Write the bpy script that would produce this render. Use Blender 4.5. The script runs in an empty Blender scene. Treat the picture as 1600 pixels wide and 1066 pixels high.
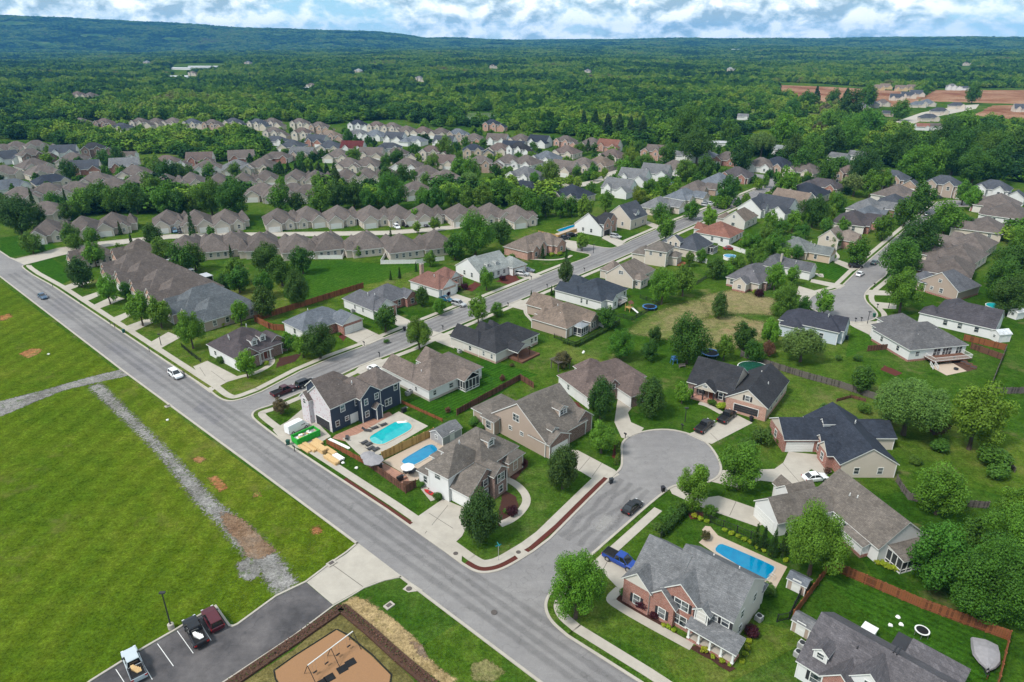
import bpy, math, random
from mathutils import Vector, noise
rnd = random.Random(7)
SC = bpy.context.scene
COL = SC.collection
# ---------------------------------------------------------------- survey: picture point -> point on the ground
F = 1067.0; PIT = math.radians(24.0); CAMH = 75.0
CP, SP = math.cos(PIT), math.sin(PIT)
def at(x, y, z=0.0):
    dx = (x-800)/F; dy = (y-533)/F
    t = (z-CAMH)/(-SP-dy*CP)
    return Vector((dx*t, (CP-dy*SP)*t, z))
def ray(x, y):
    dx = (x-800)/F; dy = (y-533)/F
    return Vector((dx, CP-dy*SP, -SP-dy*CP))
def proj(p):
    z = p[2]-CAMH
    d = p[1]*CP-z*SP
    if d <= 1: return (-9999, -9999)
    return (800+F*p[0]/d, 533-F*(p[1]*SP+z*CP)/d)
def pix(*a):            # flat list of picture coordinates -> ground points
    return [at(a[i], a[i+1]) for i in range(0, len(a), 2)]
# ---------------------------------------------------------------- materials
MATS = {}
class NT:
    def __init__(s, m):
        s.t = m.node_tree; s.n = s.t.nodes; s.l = s.t.links
    def add(s, ty, **k):
        nd = s.n.new(ty)
        for a, b in k.items(): setattr(nd, a, b)
        return nd
    def link(s, a, b): s.l.new(a, b)
    def val(s, nd, name, v):
        if hasattr(v, 'links') : s.link(v, nd.inputs[name])
        else: nd.inputs[name].default_value = v
    def noise(s, vec, scale, detail=4, rough=.6, dist=0):
        nd = s.add('ShaderNodeTexNoise'); s.link(vec, nd.inputs['Vector'])
        nd.inputs['Scale'].default_value = scale; nd.inputs['Detail'].default_value = detail
        nd.inputs['Roughness'].default_value = rough; nd.inputs['Distortion'].default_value = dist
        return nd.outputs['Fac']
    def ramp(s, fac, pts):
        nd = s.add('ShaderNodeValToRGB'); s.link(fac, nd.inputs[0])
        e = nd.color_ramp.elements
        while len(e) < len(pts): e.new(.5)
        for q, (p, c) in zip(e, pts):
            q.position = p; q.color = (c, c, c, 1) if not isinstance(c, tuple) else (*c, 1)
        return nd.outputs['Color']
    def mix(s, fac, a, b, mode='MIX'):
        nd = s.add('ShaderNodeMix', data_type='RGBA', blend_type=mode)
        for i, v in ((0, fac), (6, a), (7, b)):
            if hasattr(v, 'is_output'): s.link(v, nd.inputs[i])
            elif isinstance(v, tuple): nd.inputs[i].default_value = (*v, 1)
            else: nd.inputs[i].default_value = v
        return nd.outputs[2]
    def math(s, op, a, b=0.0):
        nd = s.add('ShaderNodeMath', operation=op)
        for i, v in ((0, a), (1, b)):
            if hasattr(v, 'is_output'): s.link(v, nd.inputs[i])
            else: nd.inputs[i].default_value = v
        return nd.outputs[0]
    def maprange(s, v, a, b, c, d):
        nd = s.add('ShaderNodeMapRange'); s.link(v, nd.inputs[0])
        for i, q in enumerate((a, b, c, d)): nd.inputs[i+1].default_value = q
        return nd.outputs[0]
def newmat(name, rough=.8, spec=.3):
    m = bpy.data.materials.new(name); m.use_nodes = True
    t = NT(m); b = m.node_tree.nodes['Principled BSDF']
    b.inputs['Roughness'].default_value = rough
    b.inputs['Specular IOR Level'].default_value = spec
    MATS[name] = m
    t.b = b; t.co = t.add('ShaderNodeTexCoord')
    t.obj = t.co.outputs['Object']
    t.pos = t.add('ShaderNodeNewGeometry').outputs['Position']
    t.oc = t.add('ShaderNodeObjectInfo')
    return t
def plain(name, col, rough=.7, spec=.3, metal=0, var=.12, scale=2.0):
    t = newmat(name, rough, spec)
    n = t.noise(t.obj, scale, 5, .65)
    c = t.mix(n, tuple(q*(1-var*2) for q in col), tuple(min(1, q*(1+var*2)) for q in col))
    t.link(c, t.b.inputs['Base Color']); t.b.inputs['Metallic'].default_value = metal
    return t
def tinted(name, rough, var, scale, spec=.3, extra=None):
    """a material whose base colour is the object's own colour, broken up by noise"""
    t = newmat(name, rough, spec)
    n = t.noise(t.obj, scale, 6, .7)
    f = t.ramp(n, [(.25, 1-var), (.75, 1+var)])
    c = t.mix(1.0, t.oc.outputs['Color'], f, 'MULTIPLY')
    if extra: c = extra(t, c)
    t.link(c, t.b.inputs['Base Color'])
    return t
def x_shingle(t, c):
    br = t.add('ShaderNodeTexBrick'); 
    mp = t.add('ShaderNodeMapping'); mp.inputs['Rotation'].default_value = (0, 0, 0)
    # courses follow height, so use (x+y, z)
    sx = t.add('ShaderNodeSeparateXYZ'); t.link(t.obj, sx.inputs[0])
    cb = t.add('ShaderNodeCombineXYZ')
    t.link(t.math('ADD', sx.outputs[0], sx.outputs[1]), cb.inputs[0]); t.link(t.math('MULTIPLY', sx.outputs[2], 1.6), cb.inputs[1])
    t.link(cb.outputs[0], br.inputs['Vector'])
    br.inputs['Scale'].default_value = 1; br.inputs['Brick Width'].default_value = .5; br.inputs['Row Height'].default_value = .26
    br.inputs['Mortar Size'].default_value = .02
    br.inputs['Color1'].default_value = (.78, .78, .78, 1); br.inputs['Color2'].default_value = (1.22, 1.2, 1.18, 1); br.inputs['Mortar'].default_value = (.72, .72, .72, 1)
    br.inputs['Bias'].default_value = 0.0
    c = t.mix(.75, c, t.mix(1.0, c, br.outputs['Color'], 'MULTIPLY'))
    n2 = t.noise(t.obj, .28, 3, .6)
    mpw = t.add('ShaderNodeMapping'); t.link(t.obj, mpw.inputs[0]); mpw.inputs['Scale'].default_value = (1.1, 1.1, .12)
    c = t.mix(1.0, c, t.ramp(t.noise(mpw.outputs[0], 1.0, 4, .7), [(.32, .84), (.66, 1.12)]), 'MULTIPLY')
    n3 = t.noise(t.obj, 9.0, 2, .7)
    c = t.mix(1.0, c, t.ramp(n3, [(.3, .72), (.7, 1.28)]), 'MULTIPLY')
    return t.mix(1.0, c, t.ramp(n2, [(.3, .84), (.7, 1.14)]), 'MULTIPLY')
tinted('shingle', .93, .16, 2.6, .15, x_shingle)
def x_siding(t, c):
    w = t.add('ShaderNodeTexWave', wave_type='BANDS', bands_direction='Z', wave_profile='SAW')
    t.link(t.obj, w.inputs['Vector']); w.inputs['Scale'].default_value = 1.6
    return t.mix(1.0, c, t.ramp(w.outputs['Fac'], [(0, .86), (.25, 1.0)]), 'MULTIPLY')
tinted('siding', .6, .05, .6, .3, x_siding)
tinted('paint', .28, .03, 1.0, .5)
tinted('tint', .75, .12, 2.0)
def brick(name, a, b, m=(.45, .40, .36)):
    t = newmat(name, .9, .2)
    sx = t.add('ShaderNodeSeparateXYZ'); t.link(t.obj, sx.inputs[0])
    cb = t.add('ShaderNodeCombineXYZ')
    t.link(t.math('ADD', sx.outputs[0], sx.outputs[1]), cb.inputs[0]); t.link(sx.outputs[2], cb.inputs[1])
    br = t.add('ShaderNodeTexBrick'); t.link(cb.outputs[0], br.inputs['Vector'])
    br.inputs['Scale'].default_value = 1; br.inputs['Brick Width'].default_value = .24; br.inputs['Row Height'].default_value = .085
    br.inputs['Mortar Size'].default_value = .008
    br.inputs['Color1'].default_value = (*a, 1); br.inputs['Color2'].default_value = (*b, 1); br.inputs['Mortar'].default_value = (*m, 1)
    n = t.noise(t.obj, 1.3, 5, .7)
    t.link(t.mix(1.0, br.outputs['Color'], t.ramp(n, [(.3, .8), (.7, 1.2)]), 'MULTIPLY'), t.b.inputs['Base Color'])
brick('brick_red', (.29, .095, .062), (.22, .07, .05))
brick('brick_brown', (.17, .082, .062), (.12, .06, .05))
brick('brick_tan', (.36, .235, .17), (.28, .18, .135))
brick('brick_pink', (.42, .22, .16), (.34, .17, .125))
brick('paver', (.36, .19, .13), (.28, .15, .11), (.3, .2, .16))
plain('trim', (.64, .64, .62), .5, var=.03)
plain('joint', (.14, .125, .11), .95, .1)
plain('trim_dark', (.03, .03, .035), .5)
plain('concrete', (.365, .332, .285), .9, .2, var=.13, scale=.5)
plain('pool_deck', (.40, .32, .25), .9, .2, var=.06, scale=1.2)
plain('mulch', (.055, .026, .02), 1, .1, var=.3, scale=6)
plain('mulch_red', (.085, .026, .02), 1, .1, var=.25, scale=6)
plain('soil', (.075, .042, .03), 1, .1, var=.35, scale=3)
plain('wood_orange', (.215, .078, .034), .85, .2, var=.22, scale=5)
plain('wood_yellow', (.42, .27, .10), .85, .2, var=.15, scale=5)
plain('wood_brown', (.13, .063, .042), .9, .2, var=.25, scale=5)
plain('wood_grey', (.125, .11, .10), .95, .15, var=.25, scale=5)
for n_, c_ in (('wood_orange', (.13, .048, .024)), ('wood_yellow', (.30, .19, .07)), ('wood_brown', (.075, .038, .027)), ('wood_grey', (.065, .057, .052))): plain(n_+'_dark', c_, .9, .15, var=.25, scale=5)
plain('iron', (.085, .072, .066), .8, .3, var=.2, scale=6)
plain('lumber', (.52, .35, .17), .8, .2, var=.15, scale=4)
plain('bark', (.09, .07, .055), 1, .1, var=.3, scale=8)
plain('bark_pale', (.3, .26, .21), 1, .1, var=.25, scale=8)
plain('rubber', (.012, .012, .013), .85, .2)
plain('black_metal', (.014, .015, .017), .45, .5)
plain('grey_metal', (.3, .31, .32), .45, .5, .6)
plain('ac_metal', (.42, .42, .41), .6, .4)
plain('rim', (.45, .46, .48), .35, .5, .8)
plain('galvanised', (.5, .51, .52), .45, .5, .5)
plain('red_lamp', (.35, .012, .01), .3)
plain('head_lamp', (.75, .77, .8), .15, .6)
plain('canvas', (.25, .24, .25), .95, .1, var=.16, scale=1.5)
plain('white_cloth', (.72, .71, .69), .8, .2, var=.05)
plain('white_roof', (.40, .41, .44), .5, .3, var=.05)
plain('screen', (.035, .038, .04), .6, .2)
plain('rust', (.16, .05, .03), .95, .1, var=.3, scale=8)
plain('cushion', (.06, .06, .065), .9, .1)
plain('blue_plastic', (.03, .12, .32), .5, .4)
plain('terracotta', (.45, .12, .05), .8)
t = newmat('glass', .1, .9); t.link(t.ramp(t.noise(t.pos, .8, 2), [(.42, (.02, .028, .036)), (.6, (.16, .17, .18))]), t.b.inputs['Base Color'])
t = newmat('car_glass', .06, .9); t.b.inputs['Base Color'].default_value = (.012, .014, .017, 1)
# house wrap (unfinished wall)
t = newmat('wrap', .6, .3)
w = t.add('ShaderNodeTexVoronoi'); t.link(t.obj, w.inputs['Vector']); w.inputs['Scale'].default_value = 1.9
f = t.ramp(w.outputs['Distance'], [(.22, 1.0), (.30, 0.0)])
t.link(t.mix(f, (.52, .49, .51), (.42, .22, .25)), t.b.inputs['Base Color'])
# asphalt
def asphalt(name, col, pale, s=1.0):
    t = newmat(name, .9, .25)
    n1 = t.noise(t.pos, .05*s, 5, .6); n2 = t.noise(t.pos, .6, 6, .7); n3 = t.noise(t.pos, 14, 3, .7)
    mp = t.add('ShaderNodeMapping'); t.link(t.pos, mp.inputs[0]); mp.inputs['Rotation'].default_value = (0, 0, math.radians(-138)); mp.inputs['Scale'].default_value = (.02, .9, 1)
    n4 = t.noise(mp.outputs[0], 1.0, 5, .6)
    c = t.mix(t.ramp(n1, [(.35, 0.0), (.7, 1.0)]), col, pale)
    for n, lo, hi in ((n2, .88, 1.1), (n3, .78, 1.22), (n4, .93, 1.06)):
        c = t.mix(1.0, c, t.ramp(n, [(.3, lo), (.7, hi)]), 'MULTIPLY')
    # thin cracks
    v = t.add('ShaderNodeTexVoronoi', feature='DISTANCE_TO_EDGE'); v.inputs['Scale'].default_value = .11
    wv = t.add('ShaderNodeMix', data_type='VECTOR'); wv.inputs[0].default_value = .3
    nn = t.add('ShaderNodeTexNoise'); t.link(t.pos, nn.inputs['Vector']); nn.inputs['Scale'].default_value = .4
    va = t.add('ShaderNodeVectorMath', operation='MULTIPLY_ADD'); t.link(nn.outputs['Color'], va.inputs[0]); va.inputs[1].default_value = (6, 6, 6); t.link(t.pos, va.inputs[2])
    t.link(va.outputs[0], v.inputs['Vector'])
    c = t.mix(t.math('MULTIPLY', t.ramp(v.outputs['Distance'], [(.0, 1.0), (.011, 0.0)]), .35), c, tuple(q*.45 for q in col))
    t.link(c, t.b.inputs['Base Color'])
asphalt('asphalt', (.178, .169, .169), (.232, .221, .215))
asphalt('asphalt_worn', (.165, .158, .165), (.20, .19, .19), 2)
asphalt('asphalt_new', (.055, .052, .055), (.12, .11, .11), 3)
# lawn / meadow
def grass(name, stops, patch=None, s=1.0, stripe=None, soft=0):
    t = newmat(name, 1, .0)
    a = t.noise(t.pos, .018*s, 5, .6); b = t.noise(t.pos, .22*s, 6, .7); c_ = t.noise(t.pos, 2.5, 4, .75); d = t.noise(t.pos, 11, 3, .8)
    f = t.math('ADD', t.math('MULTIPLY', a, .62), t.math('MULTIPLY', b, .38))
    n = len(stops)
    col = t.ramp(f, [(.41+.18*i/(n-1), c) for i, c in enumerate(stops)])
    e_ = t.noise(t.pos, .75, 5, .7)
    for q, lo, hi in ((e_, .72, 1.28), (c_, .62, 1.38), (d, .55, 1.45)):
        col = t.mix(1.0, col, t.ramp(q, [(.34, lo), (.66, hi)]), 'MULTIPLY')
    if stripe:
        mp = t.add('ShaderNodeMapping'); t.link(t.pos, mp.inputs[0]); mp.inputs['Rotation'].default_value = (0, 0, math.radians(stripe[0]))
        w = t.add('ShaderNodeTexWave', wave_type='BANDS', bands_direction='Y'); t.link(mp.outputs[0], w.inputs[0])
        w.inputs['Scale'].default_value = stripe[1]; w.inputs['Distortion'].default_value = .8; w.inputs['Detail'].default_value = 2
        col = t.mix(1.0, col, t.ramp(w.outputs['Fac'], [(.3, stripe[2]), (.7, 2-stripe[2])]), 'MULTIPLY')
    if name == 'grass':     # each yard its own tint
        vy = t.add('ShaderNodeTexVoronoi'); t.link(t.pos, vy.inputs['Vector']); vy.inputs['Scale'].default_value = .04
        sc_ = t.add('ShaderNodeSeparateColor'); t.link(vy.outputs['Color'], sc_.inputs[0])
        col = t.mix(1.0, col, t.ramp(sc_.outputs[0], [(0, (.78, .86, .85)), (.5, (1, 1, 1)), (1, (1.32, 1.12, 1.1))]), 'MULTIPLY')
    if patch:
        p = t.noise(t.pos, patch[1], 6, .72)
        col = t.mix(t.ramp(p, [(patch[2], 0.0), (patch[2]+.10, patch[3])]), col, patch[0])
    t.link(col, t.b.inputs['Base Color'])
    bp = t.add('ShaderNodeBump'); bp.inputs['Strength'].default_value = .6; bp.inputs['Distance'].default_value = .12
    t.link(t.noise(t.pos, 5, 4, .8), bp.inputs['Height']); t.link(bp.outputs[0], t.b.inputs['Normal'])
    if soft:        # thin ragged cover: lets the grass below show through at its edge
        ea = t.add('ShaderNodeAttribute', attribute_name='edge')
        k = t.math('ADD', ea.outputs['Fac'], t.math('MULTIPLY', t.math('SUBTRACT', t.noise(t.pos, 1.7, 7, .8), .5), soft))
        tr = t.add('ShaderNodeBsdfTransparent'); mx = t.add('ShaderNodeMixShader')
        t.link(t.ramp(k, [(.38, 0.0), (.58, 1.0)]), mx.inputs[0]); t.link(tr.outputs[0], mx.inputs[1]); t.link(t.b.outputs[0], mx.inputs[2]); t.link(mx.outputs[0], t.n['Material Output'].inputs['Surface'])
grass('grass', [(.024, .062, .006), (.036, .080, .008), (.052, .096, .013), (.080, .110, .024)], ((.14, .125, .055), .09, .57, .6))
grass('meadow', [(.050, .088, .006), (.062, .099, .007), (.076, .109, .009), (.096, .118, .014)], ((.13, .115, .04), .07, .58, .5), 1.2, (96, .06, .92))
grass('mown', [(.020, .066, .006), (.026, .076, .007), (.032, .084, .008)], None, 1.0, (-44, .32, .84))
grass('mown_b', [(.024, .070, .006), (.032, .082, .008), (.040, .090, .009)], None, 1.0, (40, .28, .88))
grass('dry', [(.09, .115, .028), (.155, .145, .06), (.20, .165, .085)], ((.26, .175, .10), .12, .56, .8), 2.0, soft=1.6)
grass('straw', [(.22, .16, .075), (.30, .22, .115), (.17, .135, .05)], ((.10, .11, .03), .5, .6, .7), 4.0, soft=1.4)
grass('olive', [(.095, .085, .03), (.13, .11, .04), (.16, .13, .055)], None, 4.0)
grass('earth', [(.14, .085, .052), (.175, .115, .074), (.18, .135, .10)], ((.33, .31, .28), .3, .6, .5), 7.0, soft=2.0)
grass('gravel', [(.135, .128, .118), (.185, .178, .168), (.225, .215, .205)], ((.05, .085, .012), .5, .56, .8), 9.0, soft=2.2)
grass('bare_red', [(.20, .085, .035), (.26, .12, .055), (.20, .13, .06)], ((.09, .13, .02), .6, .52, .9), 5.0, soft=2.0)
plain('playground', (.265, .148, .078), 1, .05, var=.10, scale=9)
grass('building_site', [(.17, .085, .05), (.24, .125, .075), (.29, .185, .12)], ((.15, .06, .035), .012, .52, .9), 1.0)
# faint wear on the tarmac: lets most of the road show through
for name, col, k in (('tyre_band', (.11, .106, .108), .19), ('stain', (.42, .40, .38), .42)):
    t = newmat(name, .9, .1); t.b.inputs['Base Color'].default_value = (*col, 1)
    ea = t.add('ShaderNodeAttribute', attribute_name='edge')
    q = t.math('ADD', ea.outputs['Fac'], t.math('MULTIPLY', t.math('SUBTRACT', t.noise(t.pos, .22 if k < .4 else 1.2, 5, .65), .5), 1.8))
    tr = t.add('ShaderNodeBsdfTransparent'); mx = t.add('ShaderNodeMixShader')
    t.link(t.math('MULTIPLY', t.ramp(q, [(.2, 0.0), (.95, 1.0)]), k), mx.inputs[0]); t.link(tr.outputs[0], mx.inputs[1]); t.link(t.b.outputs[0], mx.inputs[2]); t.link(mx.outputs[0], t.n['Material Output'].inputs['Surface'])
# water of the pools
def water(name, col, deep):
    t = newmat(name, .06, .5)
    n = t.noise(t.pos, .35, 3, .5)
    c = t.mix(n, col, deep)
    v = t.add('ShaderNodeTexVoronoi', feature='SMOOTH_F1'); t.link(t.pos, v.inputs['Vector']); v.inputs['Scale'].default_value = 1.1
    c = t.mix(1.0, c, t.ramp(v.outputs['Distance'], [(.15, (.86, .92, .95)), (.7, (1.25, 1.12, 1.06))]), 'MULTIPLY')  # caustic ripples of light painted into the water colour
    t.link(c, t.b.inputs['Base Color'])
    bp = t.add('ShaderNodeBump'); bp.inputs['Strength'].default_value = .12; t.link(t.noise(t.pos, 2.5, 3), bp.inputs['Height']); t.link(bp.outputs[0], t.b.inputs['Normal'])
water('water_aqua', (.015, .36, .38), (.01, .29, .33)); water('water_blue', (.0, .19, .34), (.0, .145, .30)); water('water_shelf', (.12, .44, .44), (.10, .40, .41)); water('water_teal', (.02, .30, .36), (.01, .22, .3))
water('pond_green', (.012, .07, .045), (.01, .05, .035)); water('pond', (.16, .22, .10), (.13, .20, .09))
# leaves
def leaf(name, light_tone_var=.42):
    t = newmat(name, .6, .16)
    n = t.noise(t.pos, 2.4, 3, .75); n2 = t.noise(t.pos, .16, 2)
    c = t.mix(1.0, t.oc.outputs['Color'], t.ramp(n, [(.3, (1-light_tone_var, 1-light_tone_var*.8, 1-light_tone_var)), (.7, (1+light_tone_var*.9, 1+light_tone_var, 1+light_tone_var*.5))]), 'MULTIPLY')  # random leaf tone, deepened to put bright-dark lighting contrast into the colour
    c = t.mix(1.0, c, t.ramp(n2, [(.3, .82), (.7, 1.2)]), 'MULTIPLY')
    t.link(c, t.b.inputs['Base Color'])
    tr = t.add('ShaderNodeBsdfTranslucent'); t.link(t.mix(1.0, c, (1.5, 1.5, .8), 'MULTIPLY'), tr.inputs[0])
    mx = t.add('ShaderNodeMixShader'); mx.inputs[0].default_value = .22
    t.link(t.b.outputs[0], mx.inputs[1]); t.link(tr.outputs[0], mx.inputs[2])
    t.link(mx.outputs[0], t.n['Material Output'].inputs['Surface'])
leaf('leaf')
t = newmat('leaf_wood', .75, .05)      # the far wood: each tree its own green
n2 = t.noise(t.pos, .0042, 5, .62); n3 = t.noise(t.pos, .5, 3, .7)
q = t.math('ADD', t.math('MULTIPLY', t.oc.outputs['Random'], .42), t.math('MULTIPLY', t.ramp(n2, [(.36, 0.0), (.64, 1.0)]), .52))
c = t.ramp(q, [(.20, (.013, .040, .012)), (.35, (.030, .082, .012)), (.48, (.060, .136, .014)), (.60, (.106, .192, .018)), (.78, (.165, .240, .03)), (.90, (.12, .11, .055))])
c = t.mix(1.0, c, t.ramp(n3, [(.3, .75), (.7, 1.25)]), 'MULTIPLY')
t.link(c, t.b.inputs['Base Color'])
M = MATS
# ---------------------------------------------------------------- mesh builder
class MB:
    def __init__(s): s.v = []; s.f = []; s.m = []; s.mats = []
    def mi(s, m):
        if m not in s.mats: s.mats.append(m)
        return s.mats.index(m)
    def face(s, pts, m):
        n = len(s.v); s.v += [tuple(p) for p in pts]; s.f.append(tuple(range(n, n+len(pts)))); s.m.append(s.mi(m))
    def box(s, x0, y0, z0, x1, y1, z1, m, faces='bTnsew'):
        a = (x0, y0); b = (x1, y0); c = (x1, y1); d = (x0, y1)
        n = len(s.v)
        s.v += [(*a, z0), (*b, z0), (*c, z0), (*d, z0), (*a, z1), (*b, z1), (*c, z1), (*d, z1)]
        for q in ((0, 3, 2, 1), (4, 5, 6, 7), (0, 1, 5, 4), (1, 2, 6, 5), (2, 3, 7, 6), (3, 0, 4, 7)):
            s.f.append(tuple(n+i for i in q)); s.m.append(s.mi(m))
    def prism(s, pts, z0, z1, m, side=None):
        n = len(s.v); k = len(pts)
        s.v += [(p[0], p[1], z0) for p in pts]+[(p[0], p[1], z1) for p in pts]
        s.f.append(tuple(n+i for i in reversed(range(k)))); s.m.append(s.mi(m))
        s.f.append(tuple(n+k+i for i in range(k))); s.m.append(s.mi(m))
        for i in range(k):
            j = (i+1) % k
            s.f.append((n+i, n+j, n+k+j, n+k+i)); s.m.append(s.mi(side or m))
    def tube(s, pts, radii, m, n=6, cap=True):
        pts = [Vector(p) for p in pts]; rings = []
        for i, p in enumerate(pts):
            d = (pts[min(i+1, len(pts)-1)]-pts[max(i-1, 0)]).normalized()
            u = d.cross(Vector((0, 0, 1)) if abs(d.z) < .9 else Vector((1, 0, 0))).normalized(); w = d.cross(u)
            r = radii[i] if isinstance(radii, (list, tuple)) else radii
            b = len(s.v); rings.append(b)
            s.v += [tuple(p+u*(r*math.cos(2*math.pi*k/n))+w*(r*math.sin(2*math.pi*k/n))) for k in range(n)]
        for a, b in zip(rings, rings[1:]):
            for k in range(n):
                s.f.append((a+k, a+(k+1) % n, b+(k+1) % n, b+k)); s.m.append(s.mi(m))
        if cap:
            s.f.append(tuple(rings[0]+k for k in reversed(range(n)))); s.m.append(s.mi(m))
            s.f.append(tuple(rings[-1]+k for k in range(n))); s.m.append(s.mi(m))
    def lathe(s, prof, m, n=16, c=(0, 0)):
        b = len(s.v)
        for r, z in prof: s.v += [(c[0]+r*math.cos(2*math.pi*k/n), c[1]+r*math.sin(2*math.pi*k/n), z) for k in range(n)]
        for i in range(len(prof)-1):
            for k in range(n):
                s.f.append((b+i*n+k, b+i*n+(k+1) % n, b+(i+1)*n+(k+1) % n, b+(i+1)*n+k)); s.m.append(s.mi(m))
        s.f.append(tuple(b+k for k in reversed(range(n)))); s.m.append(s.mi(m))
        q = b+(len(prof)-1)*n; s.f.append(tuple(q+k for k in range(n))); s.m.append(s.mi(m))
    def mesh(s, name, smooth=False):
        me = bpy.data.meshes.new(name); me.from_pydata(s.v, [], s.f)
        for m in s.mats: me.materials.append(M[m])
        me.polygons.foreach_set('material_index', s.m)
        if smooth: me.polygons.foreach_set('use_smooth', [True]*len(s.f))
        me.update(); return me
    def build(s, name, parent=None, color=None, smooth=False):
        return put(name, s.mesh(name, smooth), parent, color)
def put(name, me, parent=None, color=None, loc=None, rz=None, scale=None):
    o = bpy.data.objects.new(name, me); COL.objects.link(o)
    if parent: o.parent = parent
    if color: o.color = (*color, 1)
    if loc is not None: o.location = loc
    if rz is not None: o.rotation_euler = (0, 0, rz)
    if scale is not None: o.scale = scale
    return o
def tag(o, label, cat, group=None, kind=None):
    if label: o['label'] = label
    if cat: o['category'] = cat
    if group: o['group'] = group
    if kind: o['kind'] = kind
    return o
def thing(name, label, cat, loc=(0, 0, 0), rz=0, group=None):
    return tag(put(name, None, None, None, loc, rz), label, cat, group)
def structure(o): o['kind'] = 'structure'; return o
CACHE = {}
def cached(key, fn):
    if key not in CACHE: CACHE[key] = fn()
    return CACHE[key]
LAND = []            # (short name, point): what labels may refer to
# ================================================================ THE LAND
def smooth(a, b, x):
    t = max(0.0, min(1.0, (x-a)/(b-a))); return t*t*(3-2*t)
RIDGE = [(-900, 34), (0, 31), (110, 32.5), (210, 37), (320, 41), (400, 45), (500, 48), (590, 51), (625, 53.5), (645, 57), (665, 60), (690, 59.5), (720, 60), (760, 63), (900, 66)]
def lerp(tab, x):
    if x <= tab[0][0]: return tab[0][1]
    for (a, b), (c, d) in zip(tab, tab[1:]):
        if x <= c: return b+(d-b)*(x-a)/(c-a)
    return tab[-1][1]
def terr(x, y):
    r = math.hypot(x, y)
    if r < 700 or y < 300: return 0.0
    a = smooth(750, 4200, r)
    n = noise.noise((x*.00055+3.1, y*.00055, 1.7))*.8+noise.noise((x*.0017, y*.0017, 5.2))*.35+.12
    q_ = smooth(1080, 1180, 800+F*(x/y)/CP)*(1-smooth(1700, 2600, r))
    z = (1-q_)*(a*42*n+smooth(700, 1500, r)*6*noise.noise((x*.004, y*.004, 9)))
    px = 800+F*(x/y)/CP
    top = lerp(RIDGE, px)
    h = 75+(60-top)/1278*6400-14
    h += 9*noise.noise((x*.002, y*.002, 2.2))
    k = smooth(4700, 6500, r)
    zl = z*(1-k)+max(h, 30)*k*(1-.85*smooth(7000, 9500, r))
    zr = z*(1-k)+k*(50+22*noise.noise((x*.0011, y*.0011, 7))+14*smooth(1250, 1550, px)+8*smooth(1120, 1180, px)*(1-smooth(1210, 1260, px)))*(1-.6*smooth(8200, 9800, r))
    return zl+(zr-zl)*smooth(740, 1040, px)
mb = MB()
ringr = [640.0]
while ringr[-1] < 10600: ringr.append(ringr[-1]*1.045)
NSEG = 260
mb.v.append((0, 0, 0))
for r in ringr:
    for k in range(NSEG):
        a = 2*math.pi*k/NSEG
        mb.v.append((r*math.sin(a), r*math.cos(a), terr(r*math.sin(a), r*math.cos(a))))
gi = mb.mi('grass')
for k in range(NSEG): mb.f.append((0, 1+(k+1) % NSEG, 1+k)); mb.m.append(gi)
for i in range(len(ringr)-1):
    for k in range(NSEG):
        a = 1+i*NSEG+k; b = 1+i*NSEG+(k+1) % NSEG
        mb.f.append((a, b, b+NSEG, a+NSEG)); mb.m.append(gi)
structure(mb.build('ground'))
# ---------------------------------------------------------------- flat sheets
def resample(pts, step):
    out = []
    n = len(pts)
    for i in range(n):
        a, b = pts[i], pts[(i+1) % n]; k = max(1, int((b-a).length/step))
        out += [a.lerp(b, j/k) for j in range(k)]
    return out
def ragged(pts, amp, step):
    out = []
    for p in resample(pts, step):
        d = Vector((noise.noise((p.x*.5, p.y*.5, 1)), noise.noise((p.x*.5, p.y*.5, 8)), 0))+.5*Vector((noise.noise((p.x*1.7, p.y*1.7, 3)), noise.noise((p.x*1.7, p.y*1.7, 5)), 0))
        out.append(p+d*amp)
    return out
def sheet(name, pts, z, mat, rag=None):
    if not isinstance(pts[0], Vector): pts = pix(*pts)
    if rag: pts = ragged(pts, *rag)
    mb = MB(); mb.face([(p.x, p.y, z) for p in pts], mat)
    me = mb.mesh(name)
    if me.polygons[0].normal.z < 0: me.flip_normals()
    return structure(put(name, me))
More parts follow.
